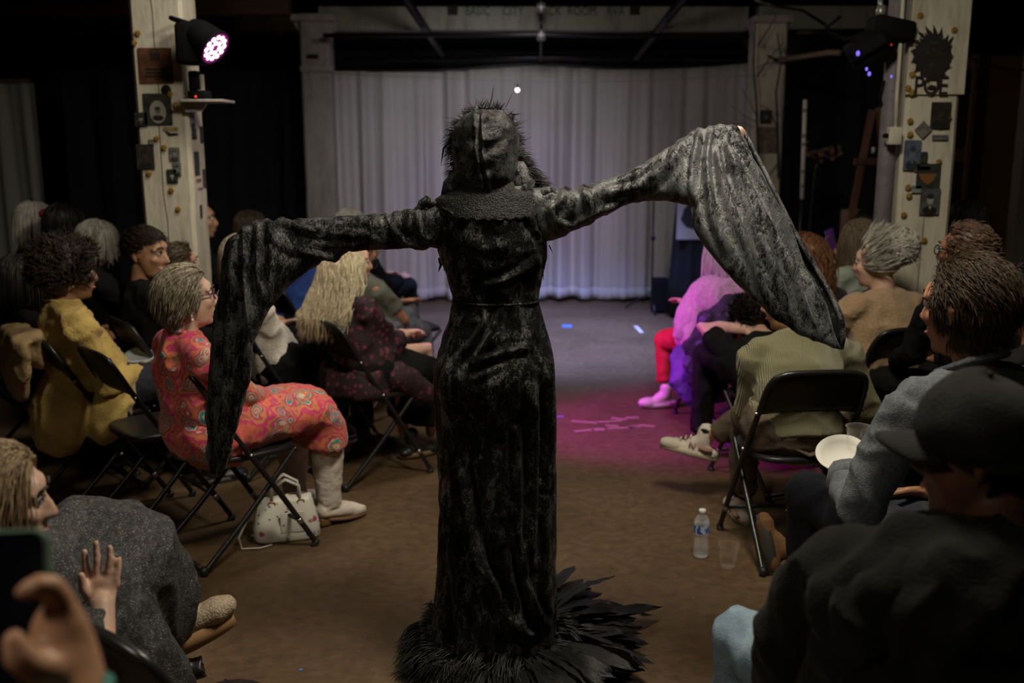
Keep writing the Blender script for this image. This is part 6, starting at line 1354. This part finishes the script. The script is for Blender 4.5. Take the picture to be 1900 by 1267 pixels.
# ---- moving head lamp at the upper right
mc = P(1610, 95, 5.0); mv = empty('moving_head_lamp', mc, 'black moving head lamp hanging at upper right with violet glints', 'lamp')
axm = Vector((-.75, .35, -.5)).normalized(); Rm = axm.to_track_quat('Z', 'Y').to_matrix()
MB().lathe([(.03, -.12), (.07, -.115), (.085, -.06), (.09, .02), (.082, .085), (.075, .09), (.07, .08)], mc, 26, Rm).build('head', PAR, mv)
for s in (-1, 1): MB().bbox(mc + Rm @ Vector((s * .105, 0, -.02)), (.03, .06, .17), Rm, b=.01).build('yoke_arm', PAR, mv)
MB().bbox(mc + Vector((.10, .0, .10)), (.20, .16, .10), Matrix.Rotation(.2, 3, 'Y'), b=.02).build('base', PAR, mv)
VG = mat('violet_glint', (.25, .18, .9), .2, emit=(.22, .16, 1.0), estr=.8)
for px_, py_, r_ in ((1592, 99, .010), (1608, 128, .007), (1613, 137, .0085), (1654, 142, .006)): MB().ell(P(px_, py_, 4.90), (r_, .004, r_ * 1.3)).build('lens_glint', VG, mv)
MB().ell(P(1654, 83, 4.88), .006).build('indicator', mat('red_dim', (.5, .02, .02), .3, emit=(.6, .03, .02), estr=.3), mv)
b = MB(); rr = random.Random(9)
for s, pts in enumerate((((1560, 30), (1535, 50), (1548, 72), (1590, 70), (1610, 88)), ((1625, 10), (1640, 60), (1655, 95), (1650, 130), (1640, 160)), ((1615, 70), (1600, 60), (1570, 75), (1545, 62), (1530, 45)), ((1640, 150), (1632, 185), (1645, 215), (1640, 245)))):
    tag(MB().tube([P(x, y, 5.02 + .03 * i % 2) for i, (x, y) in enumerate(pts)], .009, 6).build('lamp_cable', PAR, mv))
MB().tube([P(1633, -5, 5.0), P(1636, 28, 5.0)], .012, 8).build('safety_hook', gm, mv)
MB().lathe([(.018, -.03), (.024, 0), (.018, .03)], P(1634, 22, 4.98), 12).build('clamp', gm, mv)
tag(MB().tube([P(1440, 112, 8.985), P(1540, 97, 8.2), P(1560, 98, 8.1)], .022, 8).build('wooden_batten', mat('batten', (.25, .19, .12), .7)), 'pale thin batten slanting right from the branch pillar', 'batten')
tag(MB().tube([P(1440, 62, 9.2), P(1530, 60, 9.2), P(1680, 58, 9.2)], .03, 8).build('ceiling_pipe', blk), 'dark ceiling pipe to the right of the branch pillar', 'pipe')
tag(MB().tube([P(1530, 45, 7.5), P(1490, 20, 7.5), P(1440, 12, 7.5), P(1400, 0, 7.5)], .012, 6).build('ceiling_cable', blk), 'dark cable sagging along the ceiling at upper right', 'cable')
tag(MB().tube([P(1785, 100, 6.5), P(1830, 122, 6.5), P(1880, 130, 6.5), P(1960, 128, 6.5)], .008, 6).build('wall_cable', blk), 'thin dark cable sagging across the far right wall', 'cable')
# small lamp on a wire before the curtain
lq = P(960, 167, 9.3); sl = tag(MB().ell(lq, .018).build('hanging_bulb', mat('bulb_glow', (1, 1, .9), .3, emit=(.85, 1.0, .85), estr=6.0), loc=lq), 'small bright white bulb hanging in front of the curtain', 'lamp')
MB().tube([lq + Vector((0, 0, .012)), lq + Vector((0, 0, .05))], .009, 8).build('socket', PAR, sl)
tag(MB().tube([P(611, 136, 9.52), P(880, 148, 9.3), P(960, 151, 9.3), P(1060, 152, 9.25), P(1180, 151, 9.2), P(1404, 140, 8.99)], .0025, 4).build('hanging_wire', mat('wire_grey', (.3, .3, .3), .5)), 'thin wire stretched level across the curtain', 'wire')
# ---- conduit and junction box beside the right pillar
GPIPE = mat('grey_violet_pipe', (.155, .14, .16), .6, (.20, .18, .20), 18, .2, 80)
tag(MB().tube([Vector((1.872, 5.06, 0)), Vector((1.872, 5.06, 3.29))], .042, 14).build('drain_pipe', GPIPE), 'thick grey violet pipe running up the left side of the right pillar', 'pipe')
jb = P(1659, 252, 4.96); o_ = tag(MB().bbox(jb, (.062, .045, .085), b=.005).build('junction_box', MAT['cream'], loc=jb), 'cream junction box on the grey pipe beside the right pillar', 'junction box')
MB().tube([jb + Vector((.004, 0, .04)), P(1664, 180, 4.97), P(1671, 80, 4.97), P(1678, -40, 4.97)], .010, 8).build('conduit', MAT['cream'], o_)
MB().cap(jb + Vector((-.045, 0, 0)), jb + Vector((-.03, 0, 0)), .012).build('knob', PAR, o_)
# ---- pictures and rosettes on the pillars
def portrait(name, c, w_, h_, label, tone, par_face='front', yaw=0.0, oval=False, roll=0):
    """small printed picture: card, darker ground, pale head and shirt front as raised prints"""
    n = Vector((0, -1, 0)) if par_face == 'front' else Vector((1, 0, 0)); t = Vector((1, 0, 0)) if par_face == 'front' else Vector((0, 1, 0))
    R3 = Matrix((t, -n, Vector((0, 0, 1)))).transposed() @ Matrix.Rotation(roll, 3, 'Y')
    g, f_, s_ = tone
    o = tag(MB().bbox(c + n * .002, (w_, .003, h_), R3, b=.0008).build(name, paper('%s_%d' % (name, len(bpy.data.materials)), g, tuple(x * 1.8 for x in g), 18), loc=c, smooth=False), label, 'picture')
    loc_ = lambda x, z, k: c + R3 @ Vector((x * w_, 0, z * h_)) + n * k
    def disc(nm, x, z, rx, rz, k, m_): MB().lathe([(.001, 0), (1, 0), (1, .0008), (.001, .0008)], (0, 0, 0), 20).v
    def el(nm, x, z, rx, rz, k, m_):
        pts = [loc_(x + rx * math.cos(a), z + rz * math.sin(a), k) for a in np.linspace(0, 2 * PI, 21)[:-1]]
        MB().poly(pts, n * .0006).build(nm, m_, o, smooth=False)
    if oval: el('oval_mount', 0, -.08, .29, .36, .0040, mat('mount_%d' % len(bpy.data.materials), (.30, .29, .24), .6))
    if f_:
        k = .55 if oval else 1.0; zo = -.08 if oval else 0
        el('shoulders', 0, zo - .34 * k, .36 * k, .17 * k, .0050, mat('print_dark_%d' % len(bpy.data.materials), tuple(x * .6 for x in s_), .6))
        el('face', 0, zo + .08 * k, .17 * k, .19 * k, .0056, mat('print_face_%d' % len(bpy.data.materials), f_, .6))
        el('hair', 0, zo + .20 * k, .19 * k, .10 * k, .0062, mat('print_hair_%d' % len(bpy.data.materials), s_, .6))
        el('shirt_front', .01, zo - .22 * k, .06 * k, .06 * k, .0062, mat('print_shirt_%d' % len(bpy.data.materials), f_, .6))
    return o
def onpl(px_, py_): return P(px_, py_, 5.296)
def szl(w_, h_): return w_ / FPX * 5.2, h_ / FPX * 5.2
BR = (.075, .030, .014); DK = (.020, .020, .017); GY = (.10, .10, .085)
def pic(px_, py_, w_, h_, lab, tone, name='picture', **k):
    ww, hh = szl(w_, h_); return portrait(name, onpl(px_, py_), ww, hh, lab, tone, **k)
o = pic(289, 122, 62, 63, 'brown sheet with small dark print near the top of the left pillar', (BR, None, DK), 'notice')
for z_, w_ in ((.26, .30), (-.10, .62), (-.20, .62), (-.30, .66)):
    MB().bbox(onpl(289, 122) + Vector((0, -.005, z_ * .175)), (w_ * .17, .001, .010 if z_ < .2 else .04), b=.0003).build('printed_line', mat('print_ink%d' % len(bpy.data.materials), (.02, .014, .01), .7), o, smooth=False)
pic(293, 203, 52, 57, 'black picture with a pale oval portrait on the left pillar', (DK, (.13, .12, .10), (.03, .03, .026)), oval=True)
tag(MB().lathe([(.001, 0), (.024, 0), (.024, .006), (.018, .007), (.001, .007)], onpl(309, 166), 24, Matrix.Rotation(PI / 2, 3, 'X')).build('round_badge', mat('badge_black', (.015, .015, .014), .4), loc=onpl(309, 166)), 'round black badge above the oval portrait', 'badge')
pic(262, 222, 23, 26, 'small dark portrait at the left edge of the left pillar', (DK, (.22, .21, .17), DK))
pic(270, 291, 33, 46, 'tall dark brown portrait on the lower left of the left pillar', ((.022, .017, .013), (.05, .035, .026), DK))
pic(324, 286, 20, 25, 'small pale grey portrait, upper of three on the left pillar', (GY, (.26, .25, .21), (.07, .07, .06)))
pic(329, 314, 15, 26, 'narrow grey picture half covered on the left pillar', (GY, (.2, .2, .17), DK))
pic(320, 327, 20, 26, 'small white haired portrait, lowest on the left pillar', (DK, (.36, .35, .28), DK))
o = tag(MB().poly([onpl(307, 243), onpl(314, 252), onpl(332, 250), onpl(328, 247), onpl(316, 247)], (0, -.003, 0)).build('feather_picture', MAT['black_plastic'], loc=onpl(318, 248), smooth=False), 'small cutout of a black feather on the left pillar', 'picture')
pic(317, 239, 27, 6, 'yellowed strip of paper above the feather cutout', ((.22, .17, .08), None, DK), 'paper_strip')
pic(281, 265, 10, 12, 'tiny grey slip beside the middle of the left pillar', (GY, None, DK), 'paper_slip')
# side face of the left pillar
def pics(y_, z_, w_, h_, lab, tone, **k): return portrait('picture', Vector((-1.680, y_, z_)), w_, h_, lab, tone, 'side', **k)
zs = lambda py_: P(358, py_, 5.42).z
pics(5.36, zs(222), .075, .085, 'small grey portrait, topmost on the side of the left pillar', (GY, (.24, .22, .2), DK)); pics(5.37, zs(248), .075, .06, 'dark square portrait under the topmost on the pillar side', (DK, (.10, .09, .09), DK))
pics(5.50, zs(250), .05, .09, 'dark strip near the back edge of the pillar side', (DK, None, DK)); pics(5.385, zs(303), .08, .125, 'long black card in the middle of the pillar side', (DK, None, DK)); pics(5.50, zs(332), .05, .10, 'dark brown strip low on the pillar side', ((.04, .03, .03), None, DK))
pics(5.40, zs(334), .08, .016, 'short reddish paper strip on the pillar side', ((.16, .08, .06), None, DK)); pics(5.42, zs(350), .075, .012, 'thin reddish paper strip below the other on the pillar side', ((.15, .09, .07), None, DK)); pics(5.41, zs(392), .03, .07, 'dark torn scrap at the foot of the pillar side', (DK, None, DK))
GOLD = mat('gold_foil', (.34, .20, .035), .35, (.46, .29, .06), 60, .5, 200, metal=.7)
def rosette_mesh():
    b = MB(); b.ell((0, 0, 0), (.010, .006, .010), None, 10, 6)
    for k in range(7):
        a = 2 * PI * k / 7; b.ell((.010 * math.cos(a), -.001, .010 * math.sin(a)), (.0065, .004, .0065), None, 8, 5)
    return b
RM = rosette_mesh(); r0 = [None]
def rosette(c, label, group):
    if r0[0] is None: o = RM.build('gold_rosette', GOLD, loc=(0, 0, 0)); r0[0] = o
    else: o = r0[0].copy(); COL.objects.link(o)
    o.location = c; return tag(o, label, 'rosette', group)
G_ = 'gold foil rosette '
for px_, py_, l_ in ((256, 62, 'topmost on the left pillar'), (250, 80, 'just above the brown notice on the left pillar'), (291, 257, 'left of the black feather cutout'), (305, 274, 'above left of the upper grey portrait on the left pillar'), (277, 322, 'under the tall dark brown portrait'), (318, 353, 'under the white haired portrait on the left pillar'), (331, 388, 'lowest on the left pillar'), (316, 175, 'on the top corner of the oval portrait'), (327, 195, 'right of the oval portrait')): rosette(onpl(px_, py_) + Vector((0, -.004, 0)), G_ + l_, 'gold rosettes on the left pillar')
onr = lambda px_, py_, k=0: P(px_, py_, 4.978 + k)
for px_, py_, l_ in ((1708, 29, 'topmost on the right pillar'), (1771, 56, 'upper right of the cutout portrait'), (1693, 139, 'upper left of the letter P'), (1685, 164, 'left of the letter P, upper of a pair'), (1692, 172, 'left of the letter P, lower of a pair'), (1689, 225, 'upper left of the diamond card'), (1689, 250, 'lower left of the diamond card'), (1760, 219, 'on the right edge of the dark portrait'), (1742, 301, 'above the orange bowl card'), (1699, 313, 'at the left end of the white slip'), (1736, 327, 'on the orange bowl card'), (1685, 348, 'left of the round eye picture'), (1687, 364, 'below the round eye picture'), (1677, 399, 'lower left of the lowest portrait on the right pillar'), (1715, 446, 'lowest on the right pillar')): rosette(onr(px_, py_, .012 if py_ > 178 else 0), G_ + l_, 'gold rosettes on the right pillar')
def picr(px_, py_, w_, h_, lab, tone, name='picture', **k):
    ww, hh = w_ / FPX * 4.95, h_ / FPX * 4.95; return portrait(name, onr(px_, py_, .010), ww, hh, lab, tone, **k)
picr(1745, 214, 36, 47, 'dark portrait below the lettered cutout on the right pillar', ((.014, .011, .007), (.035, .027, .014), DK)); picr(1692, 288, 31, 54, 'blue grey portrait at the left edge of the right pillar', ((.05, .07, .10), (.12, .14, .16), (.04, .045, .06)))
picr(1713, 241, 23, 23, 'small grey diamond shaped card on the right pillar', (GY, None, DK), roll=PI / 4); picr(1744, 255, 30, 9, 'grey strip of paper beside the diamond card', ((.08, .08, .085), None, DK), 'paper_strip')
o = picr(1722, 327, 44, 46, 'dark card with an orange bowl shape on the right pillar', (DK, None, DK))
MB().poly([onr(1704, 322, .004), onr(1738, 322, .004), onr(1733, 334, .004), onr(1721, 343, .004), onr(1709, 334, .004)], (0, -.001, 0)).build('bowl_print', mat('orange_print', (.20, .09, .025), .6), o, smooth=False)
picr(1725, 374, 37, 48, 'grey portrait of a man, lowest on the right pillar', ((.05, .052, .055), (.30, .30, .28), (.02, .02, .02))); picr(1716, 312, 20, 7, 'white slip of paper over the orange bowl card', ((.40, .39, .34), None, DK), 'paper_slip'); picr(1714, 292, 13, 20, 'small dark perched bird cutout above the white slip', (DK, None, DK)); picr(1700, 351, 18, 13, 'round grey eye picture left of the lowest portrait', ((.12, .14, .14), None, DK))
# cut-out portrait with lettering
cutm = mat('cutout_black', (.012, .010, .010), .6, (.020, .016, .015), 20)
cc = onr(1730, 118); cu = empty('cutout_portrait', cc, 'black cutout portrait ringed with feathers above the letters POE', 'cutout')
rr = random.Random(3); out = []
for k in range(72):
    a = 2 * PI * k / 72; r_ = (1.0 if k % 2 else .88 + .06 * rr.random()); rx, ry = 33 + 4 * math.cos(a * 2), 47
    x = 1729 + rx * r_ * math.cos(a) * (1.0 - .12 * max(0, -math.sin(a))); y = 103 - ry * r_ * math.sin(a)
    if k % 2 == 0: x += 2; y += 3
    out.append(onr(x, y, -.003))
MB().poly(out, (0, -.004, 0)).build('feathered_head', cutm, cu, smooth=False)
for k in range(16):
    a = math.radians(-75 + 22 * k); x, y = 1729 + 31 * math.cos(a), 103 - 44 * math.sin(a); tx_, ty_ = 1729 + 41 * math.cos(a + .12), 100 - 55 * math.sin(a + .12)
    MB().poly([onr(x - 4 * math.sin(a), y - 4 * math.cos(a), -.008), onr(tx_, ty_, -.008), onr(x + 4 * math.sin(a), y + 4 * math.cos(a), -.008)], (0, -.003, 0)).build('feather_blade', cutm, cu, smooth=False)
MB().poly([onr(1752, 85, -.008), onr(1769, 66, -.008), onr(1760, 88, -.008), onr(1748, 96, -.008)], (0, -.003, 0)).build('bird_beak', cutm, cu, smooth=False)
fm = mat('cutout_brown', (.030, .024, .021), .6)
for nm, x, y, rx, ry in (('forehead', 1732, 80, 9, 4), ('nose', 1732, 93, 3, 6), ('cheek', 1722, 98, 4, 5), ('chin', 1728, 120, 6, 5), ('cheek', 1742, 98, 4, 5)):
    MB().poly([onr(x + rx * math.cos(a), y + ry * math.sin(a), -.009) for a in np.linspace(0, 2 * PI, 17)[:-1]], (0, -.001, 0)).build(nm, fm, cu, smooth=False)
for ch_l, x in (('P', 1705), ('O', 1728), ('E', 1750)):
    text('lettering', ch_l, .125, onr(x, 160, -.004), cutm, cu, ext=.003, sx=.82)
MB().poly([onr(1718, 162, -.010), onr(1728, 157, -.010), onr(1738, 160, -.010), onr(1733, 165, -.010), onr(1724, 165, -.010)], (0, -.002, 0)).build('perched_bird', cutm, cu, smooth=False)
# ---- branches and pictures on the far right pillar
TW = mat('twig', (.030, .026, .022), .8)
br = empty('bare_branches', (2.2, 8.9, 1.2), 'bare dark branches fixed up the pillar at the right of the curtain', 'branch')
for pts, r_ in ((((1445, 330), (1443, 230), (1440, 170), (1450, 110), (1442, 60)), .012), (((1408, 330), (1404, 200), (1398, 120), (1402, 40)), .012), (((1406, 85), (1428, 50), (1440, 28)), .006), (((1405, 140), (1430, 105), (1452, 80)), .006), (((1446, 112), (1420, 118), (1400, 128)), .006), (((1442, 235), (1425, 200), (1410, 195)), .005), (((1445, 112), (1425, 104), (1424, 100)), .012), (((1404, 225), (1380, 215), (1350, 190)), .004), (((1404, 215), (1385, 180), (1372, 160)), .004), (((1446, 300), (1430, 320), (1415, 345)), .006), (((1398, 235), (1375, 228), (1340, 232)), .004)):
    P3 = [P(x, y, 8.93) for x, y in pts]; MB().tube(P3, [r_ * (1 - .6 * i / (len(P3) - 1)) for i in range(len(P3))], 6).build('branch', TW, br)
ff = lambda px_, py_: P(px_, py_, 8.995)
def picf(px_, py_, w_, h_, lab, tone): return portrait('picture', ff(px_, py_), w_ / FPX * 8.9, h_ / FPX * 8.9, lab, tone)
picf(1421, 217, 22, 25, 'small dark portrait on the branch covered pillar', (DK, (.12, .12, .12), DK)); picf(1424, 260, 36, 48, 'brown picture under the small portrait on the branch pillar', ((.12, .085, .06), None, DK))
rosette(P(1441, 211, 8.98), 'small gold rosette on the branch covered pillar', None)
# ---- things standing right of the stage
pq = P(1492, 600, 7.6); px0 = P(1491, 300, 7.6).x
st_ = empty('light_pole', (px0, 7.6, 0), 'slim pole with a pale upper half standing right of the stage', 'stand')
MB().tube([P(1494, 185, 7.6), P(1488, 369, 7.6)], .016, 10).build('pale_tube', mat('tube_white', (.62, .60, .52), .4), st_)
for y_ in (205, 252, 268, 318, 345): MB().cap(P(1493.5 - (y_ - 185) * .0326, y_ - 2, 7.6), P(1493.5 - (y_ - 185) * .0326, y_ + 2, 7.6), .0175).build('collar', mat('tube_grey%d' % y_, (.22, .22, .2), .5), st_)
MB().tube([P(1488, 369, 7.6), Vector((px0, 7.6, .45))], .012, 8).build('lower_tube', blk, st_)
for k in range(3): a = 2.1 * k + .4; MB().tube([Vector((px0, 7.6, .46)), Vector((px0 + .32 * math.cos(a), 7.6 + .32 * math.sin(a), .012))], .010, 8).build('tripod_leg', blk, st_)
rr = random.Random(12); fc = P(1528, 284, 8.2); fl = empty('dried_flowers', fc, 'spray of dried rusty flowers on a small stand right of the stage', 'flowers')
for k in range(46):
    p_ = fc + Vector((rr.uniform(-.14, .14), rr.uniform(-.08, .08), rr.gauss(0, .025))); MB().ell(p_, rr.uniform(.010, .022), None, 7, 5).build('blossom', mat('blossom%d' % (k % 3), ((.12, .06, .04), (.20, .09, .04), (.10, .08, .07))[k % 3], .9) if k < 3 else bpy.data.materials['blossom%d' % (k % 3)], fl)
MB().tube([fc, Vector((fc.x - .06, fc.y, fc.z - .12)), Vector((fc.x - .10, fc.y, .02))], .010, 6).build('stem', blk, fl); MB().lathe([(.12, 0), (.12, .012), (.02, .02)], (fc.x - .10, fc.y, 0), 18).build('base', blk, fl)
WOODD = mat('dark_timber', (.09, .035, .018), .6, (.13, .055, .028), 9, stretch=(4, 4, .6))
ea = empty('wooden_easel', P(1610, 410, 6.9) * 1, 'dark red wooden easel leaning beside the grey pipe', 'easel'); ea.location.z = 0
for a_, b_ in (((1618, 205), (1580, 400)), ((1632, 200), (1650, 420)), ((1640, 190), (1638, 430))): MB().tube([P(*a_, 7.0), P(*b_, 6.9), Vector((P(*b_, 6.9).x + (P(*b_, 6.9).x - P(*a_, 7.0).x) * 1.2, 6.85, .01))], .030, 4).build('leg', WOODD, ea, smooth=False)
MB().bbox(P(1625, 300, 6.93), (.30, .025, .05), b=.006).build('crossbar', WOODD, ea, smooth=False)
MB().tube([P(1621, 273, 6.85), P(1620, 284, 6.85)], .012, 6).build('white_peg', mat('white_peg', (.6, .6, .55), .5), ea)
cr = P(1607, 412, 7.6); cb = tag(MB().bbox(Vector((cr.x, 7.6, cr.z - .05)), (.30, .30, .28), b=.008).build('crate_box', mat('crate_ply', (.22, .15, .085), .7, (.28, .19, .11), 7), loc=(cr.x, 7.6, cr.z - .19)), 'plywood box standing on a black case behind the audience at right', 'box')
MB().bbox(Vector((cr.x - .10, 7.44, cr.z - .05)), (.012, .02, .26), b=.002).build('dark_edge', PAR, cb)
cs = tag(MB().bbox(Vector((cr.x, 7.6, (cr.z - .19) / 2)), (.46, .42, cr.z - .19), b=.015).build('flight_case', PAR, loc=(cr.x, 7.6, 0)), 'black case under the plywood box', 'case')
for s in (-1, 1): MB().bbox(Vector((cr.x + s * .2, 7.385, (cr.z - .19) / 2)), (.03, .01, cr.z - .25), b=.003).build('edge_strip', MAT['steel'], cs)
# draped display with a poster, and microphone stand, right end of the stage
dq = P(1275, 480, 9.4); ds = empty('draped_stand', (dq.x, 9.4, 0), 'tall stand draped in black cloth bearing a white ink poster', 'stand')
b = MB(); rs = []
for z_, w_, d_ in ((1.52, .10, .08), (1.42, .14, .12), (1.0, .17, .15), (.5, .20, .18), (.03, .24, .21)):
    rs.append([Vector((dq.x + .06 + w_ * (1 + .10 * math.sin(9 * a)) * math.cos(a), 9.4 + d_ * (1 + .10 * math.sin(9 * a)) * math.sin(a), z_)) for a in np.linspace(0, 2 * PI, 61)[:-1]])
b.rings(rs); b.build('black_cloth', MAT['black_drape'], ds)
pc2 = P(1283, 410, 9.22); po = MB().bbox(pc2, (.27, .012, .34), b=.002).build('poster', mat('poster_white', (.52, .50, .52), .6), ds, smooth=False)
out = [P(1287 + (20 + 5 * rr.random()) * math.cos(a), 402 - (20 + 7 * rr.random()) * math.sin(a), 9.21) for a in np.linspace(0, 2 * PI, 40)[:-1]]
MB().poly(out, (0, -.002, 0)).build('ink_blot', mat('ink', (.03, .03, .05), .6), po, smooth=False)
ms = P(1211, 480, 9.7); mi = empty('microphone_stand', (ms.x, 9.7, 0), 'slim black microphone stand against the white curtain', 'stand')
MB().tube([P(1213, 372, 9.7), Vector((ms.x, 9.7, .03))], .010, 8).build('pole', blk, mi); MB().lathe([(.02, -.02), (.026, 0), (.02, .02)], P(1212, 442, 9.7), 10).build('clutch', blk, mi)
for k in range(3): a = 2.1 * k + .5; MB().tube([Vector((ms.x, 9.7, .20)), Vector((ms.x + .28 * math.cos(a), 9.7 + .28 * math.sin(a), .012))], .009, 8).build('tripod_leg', blk, mi)
sp = P(1228, 560, 9.5); spk = tag(MB().bbox(Vector((sp.x, 9.62, .17)), (.16, .18, .34), b=.02).build('floor_monitor', PAR, loc=(sp.x, 9.62, 0)), 'small black speaker on the floor beside the draped stand', 'speaker')
MB().bbox(Vector((sp.x, 9.525, .17)), (.13, .008, .28), b=.003).build('grille', MAT['black_cloth'], spk)
# ---- tape and scraps on the floor
def tape(px_, py_, w_, d_, rot, c, label, name='floor_tape', gname=None):
    p_ = G(px_, py_); return tag(MB().box((p_.x, p_.y, .0012), (w_, d_, .0016), Matrix.Rotation(rot, 3, 'Z')).build(name, c, loc=(p_.x, p_.y, 0), smooth=False), label, 'tape' if name == 'floor_tape' else 'paper', gname)
TWH = mat('tape_white', (.60, .58, .58), .6); TBL = mat('tape_blue', (.08, .20, .48), .6); TPK = mat('tape_pale', (.27, .18, .15), .7)
tape(1185, 611, .035, .32, .05, TWH, 'short white strip of tape on the stage floor'); tape(1052, 605, .085, .13, 0, TBL, 'blue strip of tape on the stage floor'); tape(1037, 773, .055, .03, .2, mat('tape_violet', (.2, .15, .5), .6), 'violet scrap of tape beside the gown', )
for x, y, w_, d_, r_, l_ in ((1084, 783, .16, .035, -.25, 'long upper left scrap'), (1084, 799, .12, .035, .35, 'lower left scrap'), (1110, 797, .075, .05, .1, 'short broad scrap'), (1130, 782, .16, .03, .2, 'long upper middle scrap'), (1148, 777, .10, .035, -.4, 'tilted upper scrap'), (1155, 794, .18, .03, .1, 'longest lower scrap'), (1176, 792, .08, .04, .5, 'lower right scrap'), (1173, 775, .08, .04, .1, 'upper right scrap'), (1200, 790, .10, .035, -.3, 'rightmost scrap'), (1136, 790, .08, .03, -.2, 'small scrap at the centre')):
    tape(x, y, w_, d_, r_, TPK, l_ + ' of pale tape in the cluster on the pink lit floor', gname='tape scraps on the pink lit floor')
tape(558, 1243, .012, .012, .4, TBL, 'tiny blue scrap on the floor at the bottom left of the gown', 'paper_scrap')
tape(475, 995, .02, .05, .8, TWH, 'white strip on the floor behind the floral handbag', 'paper_scrap')
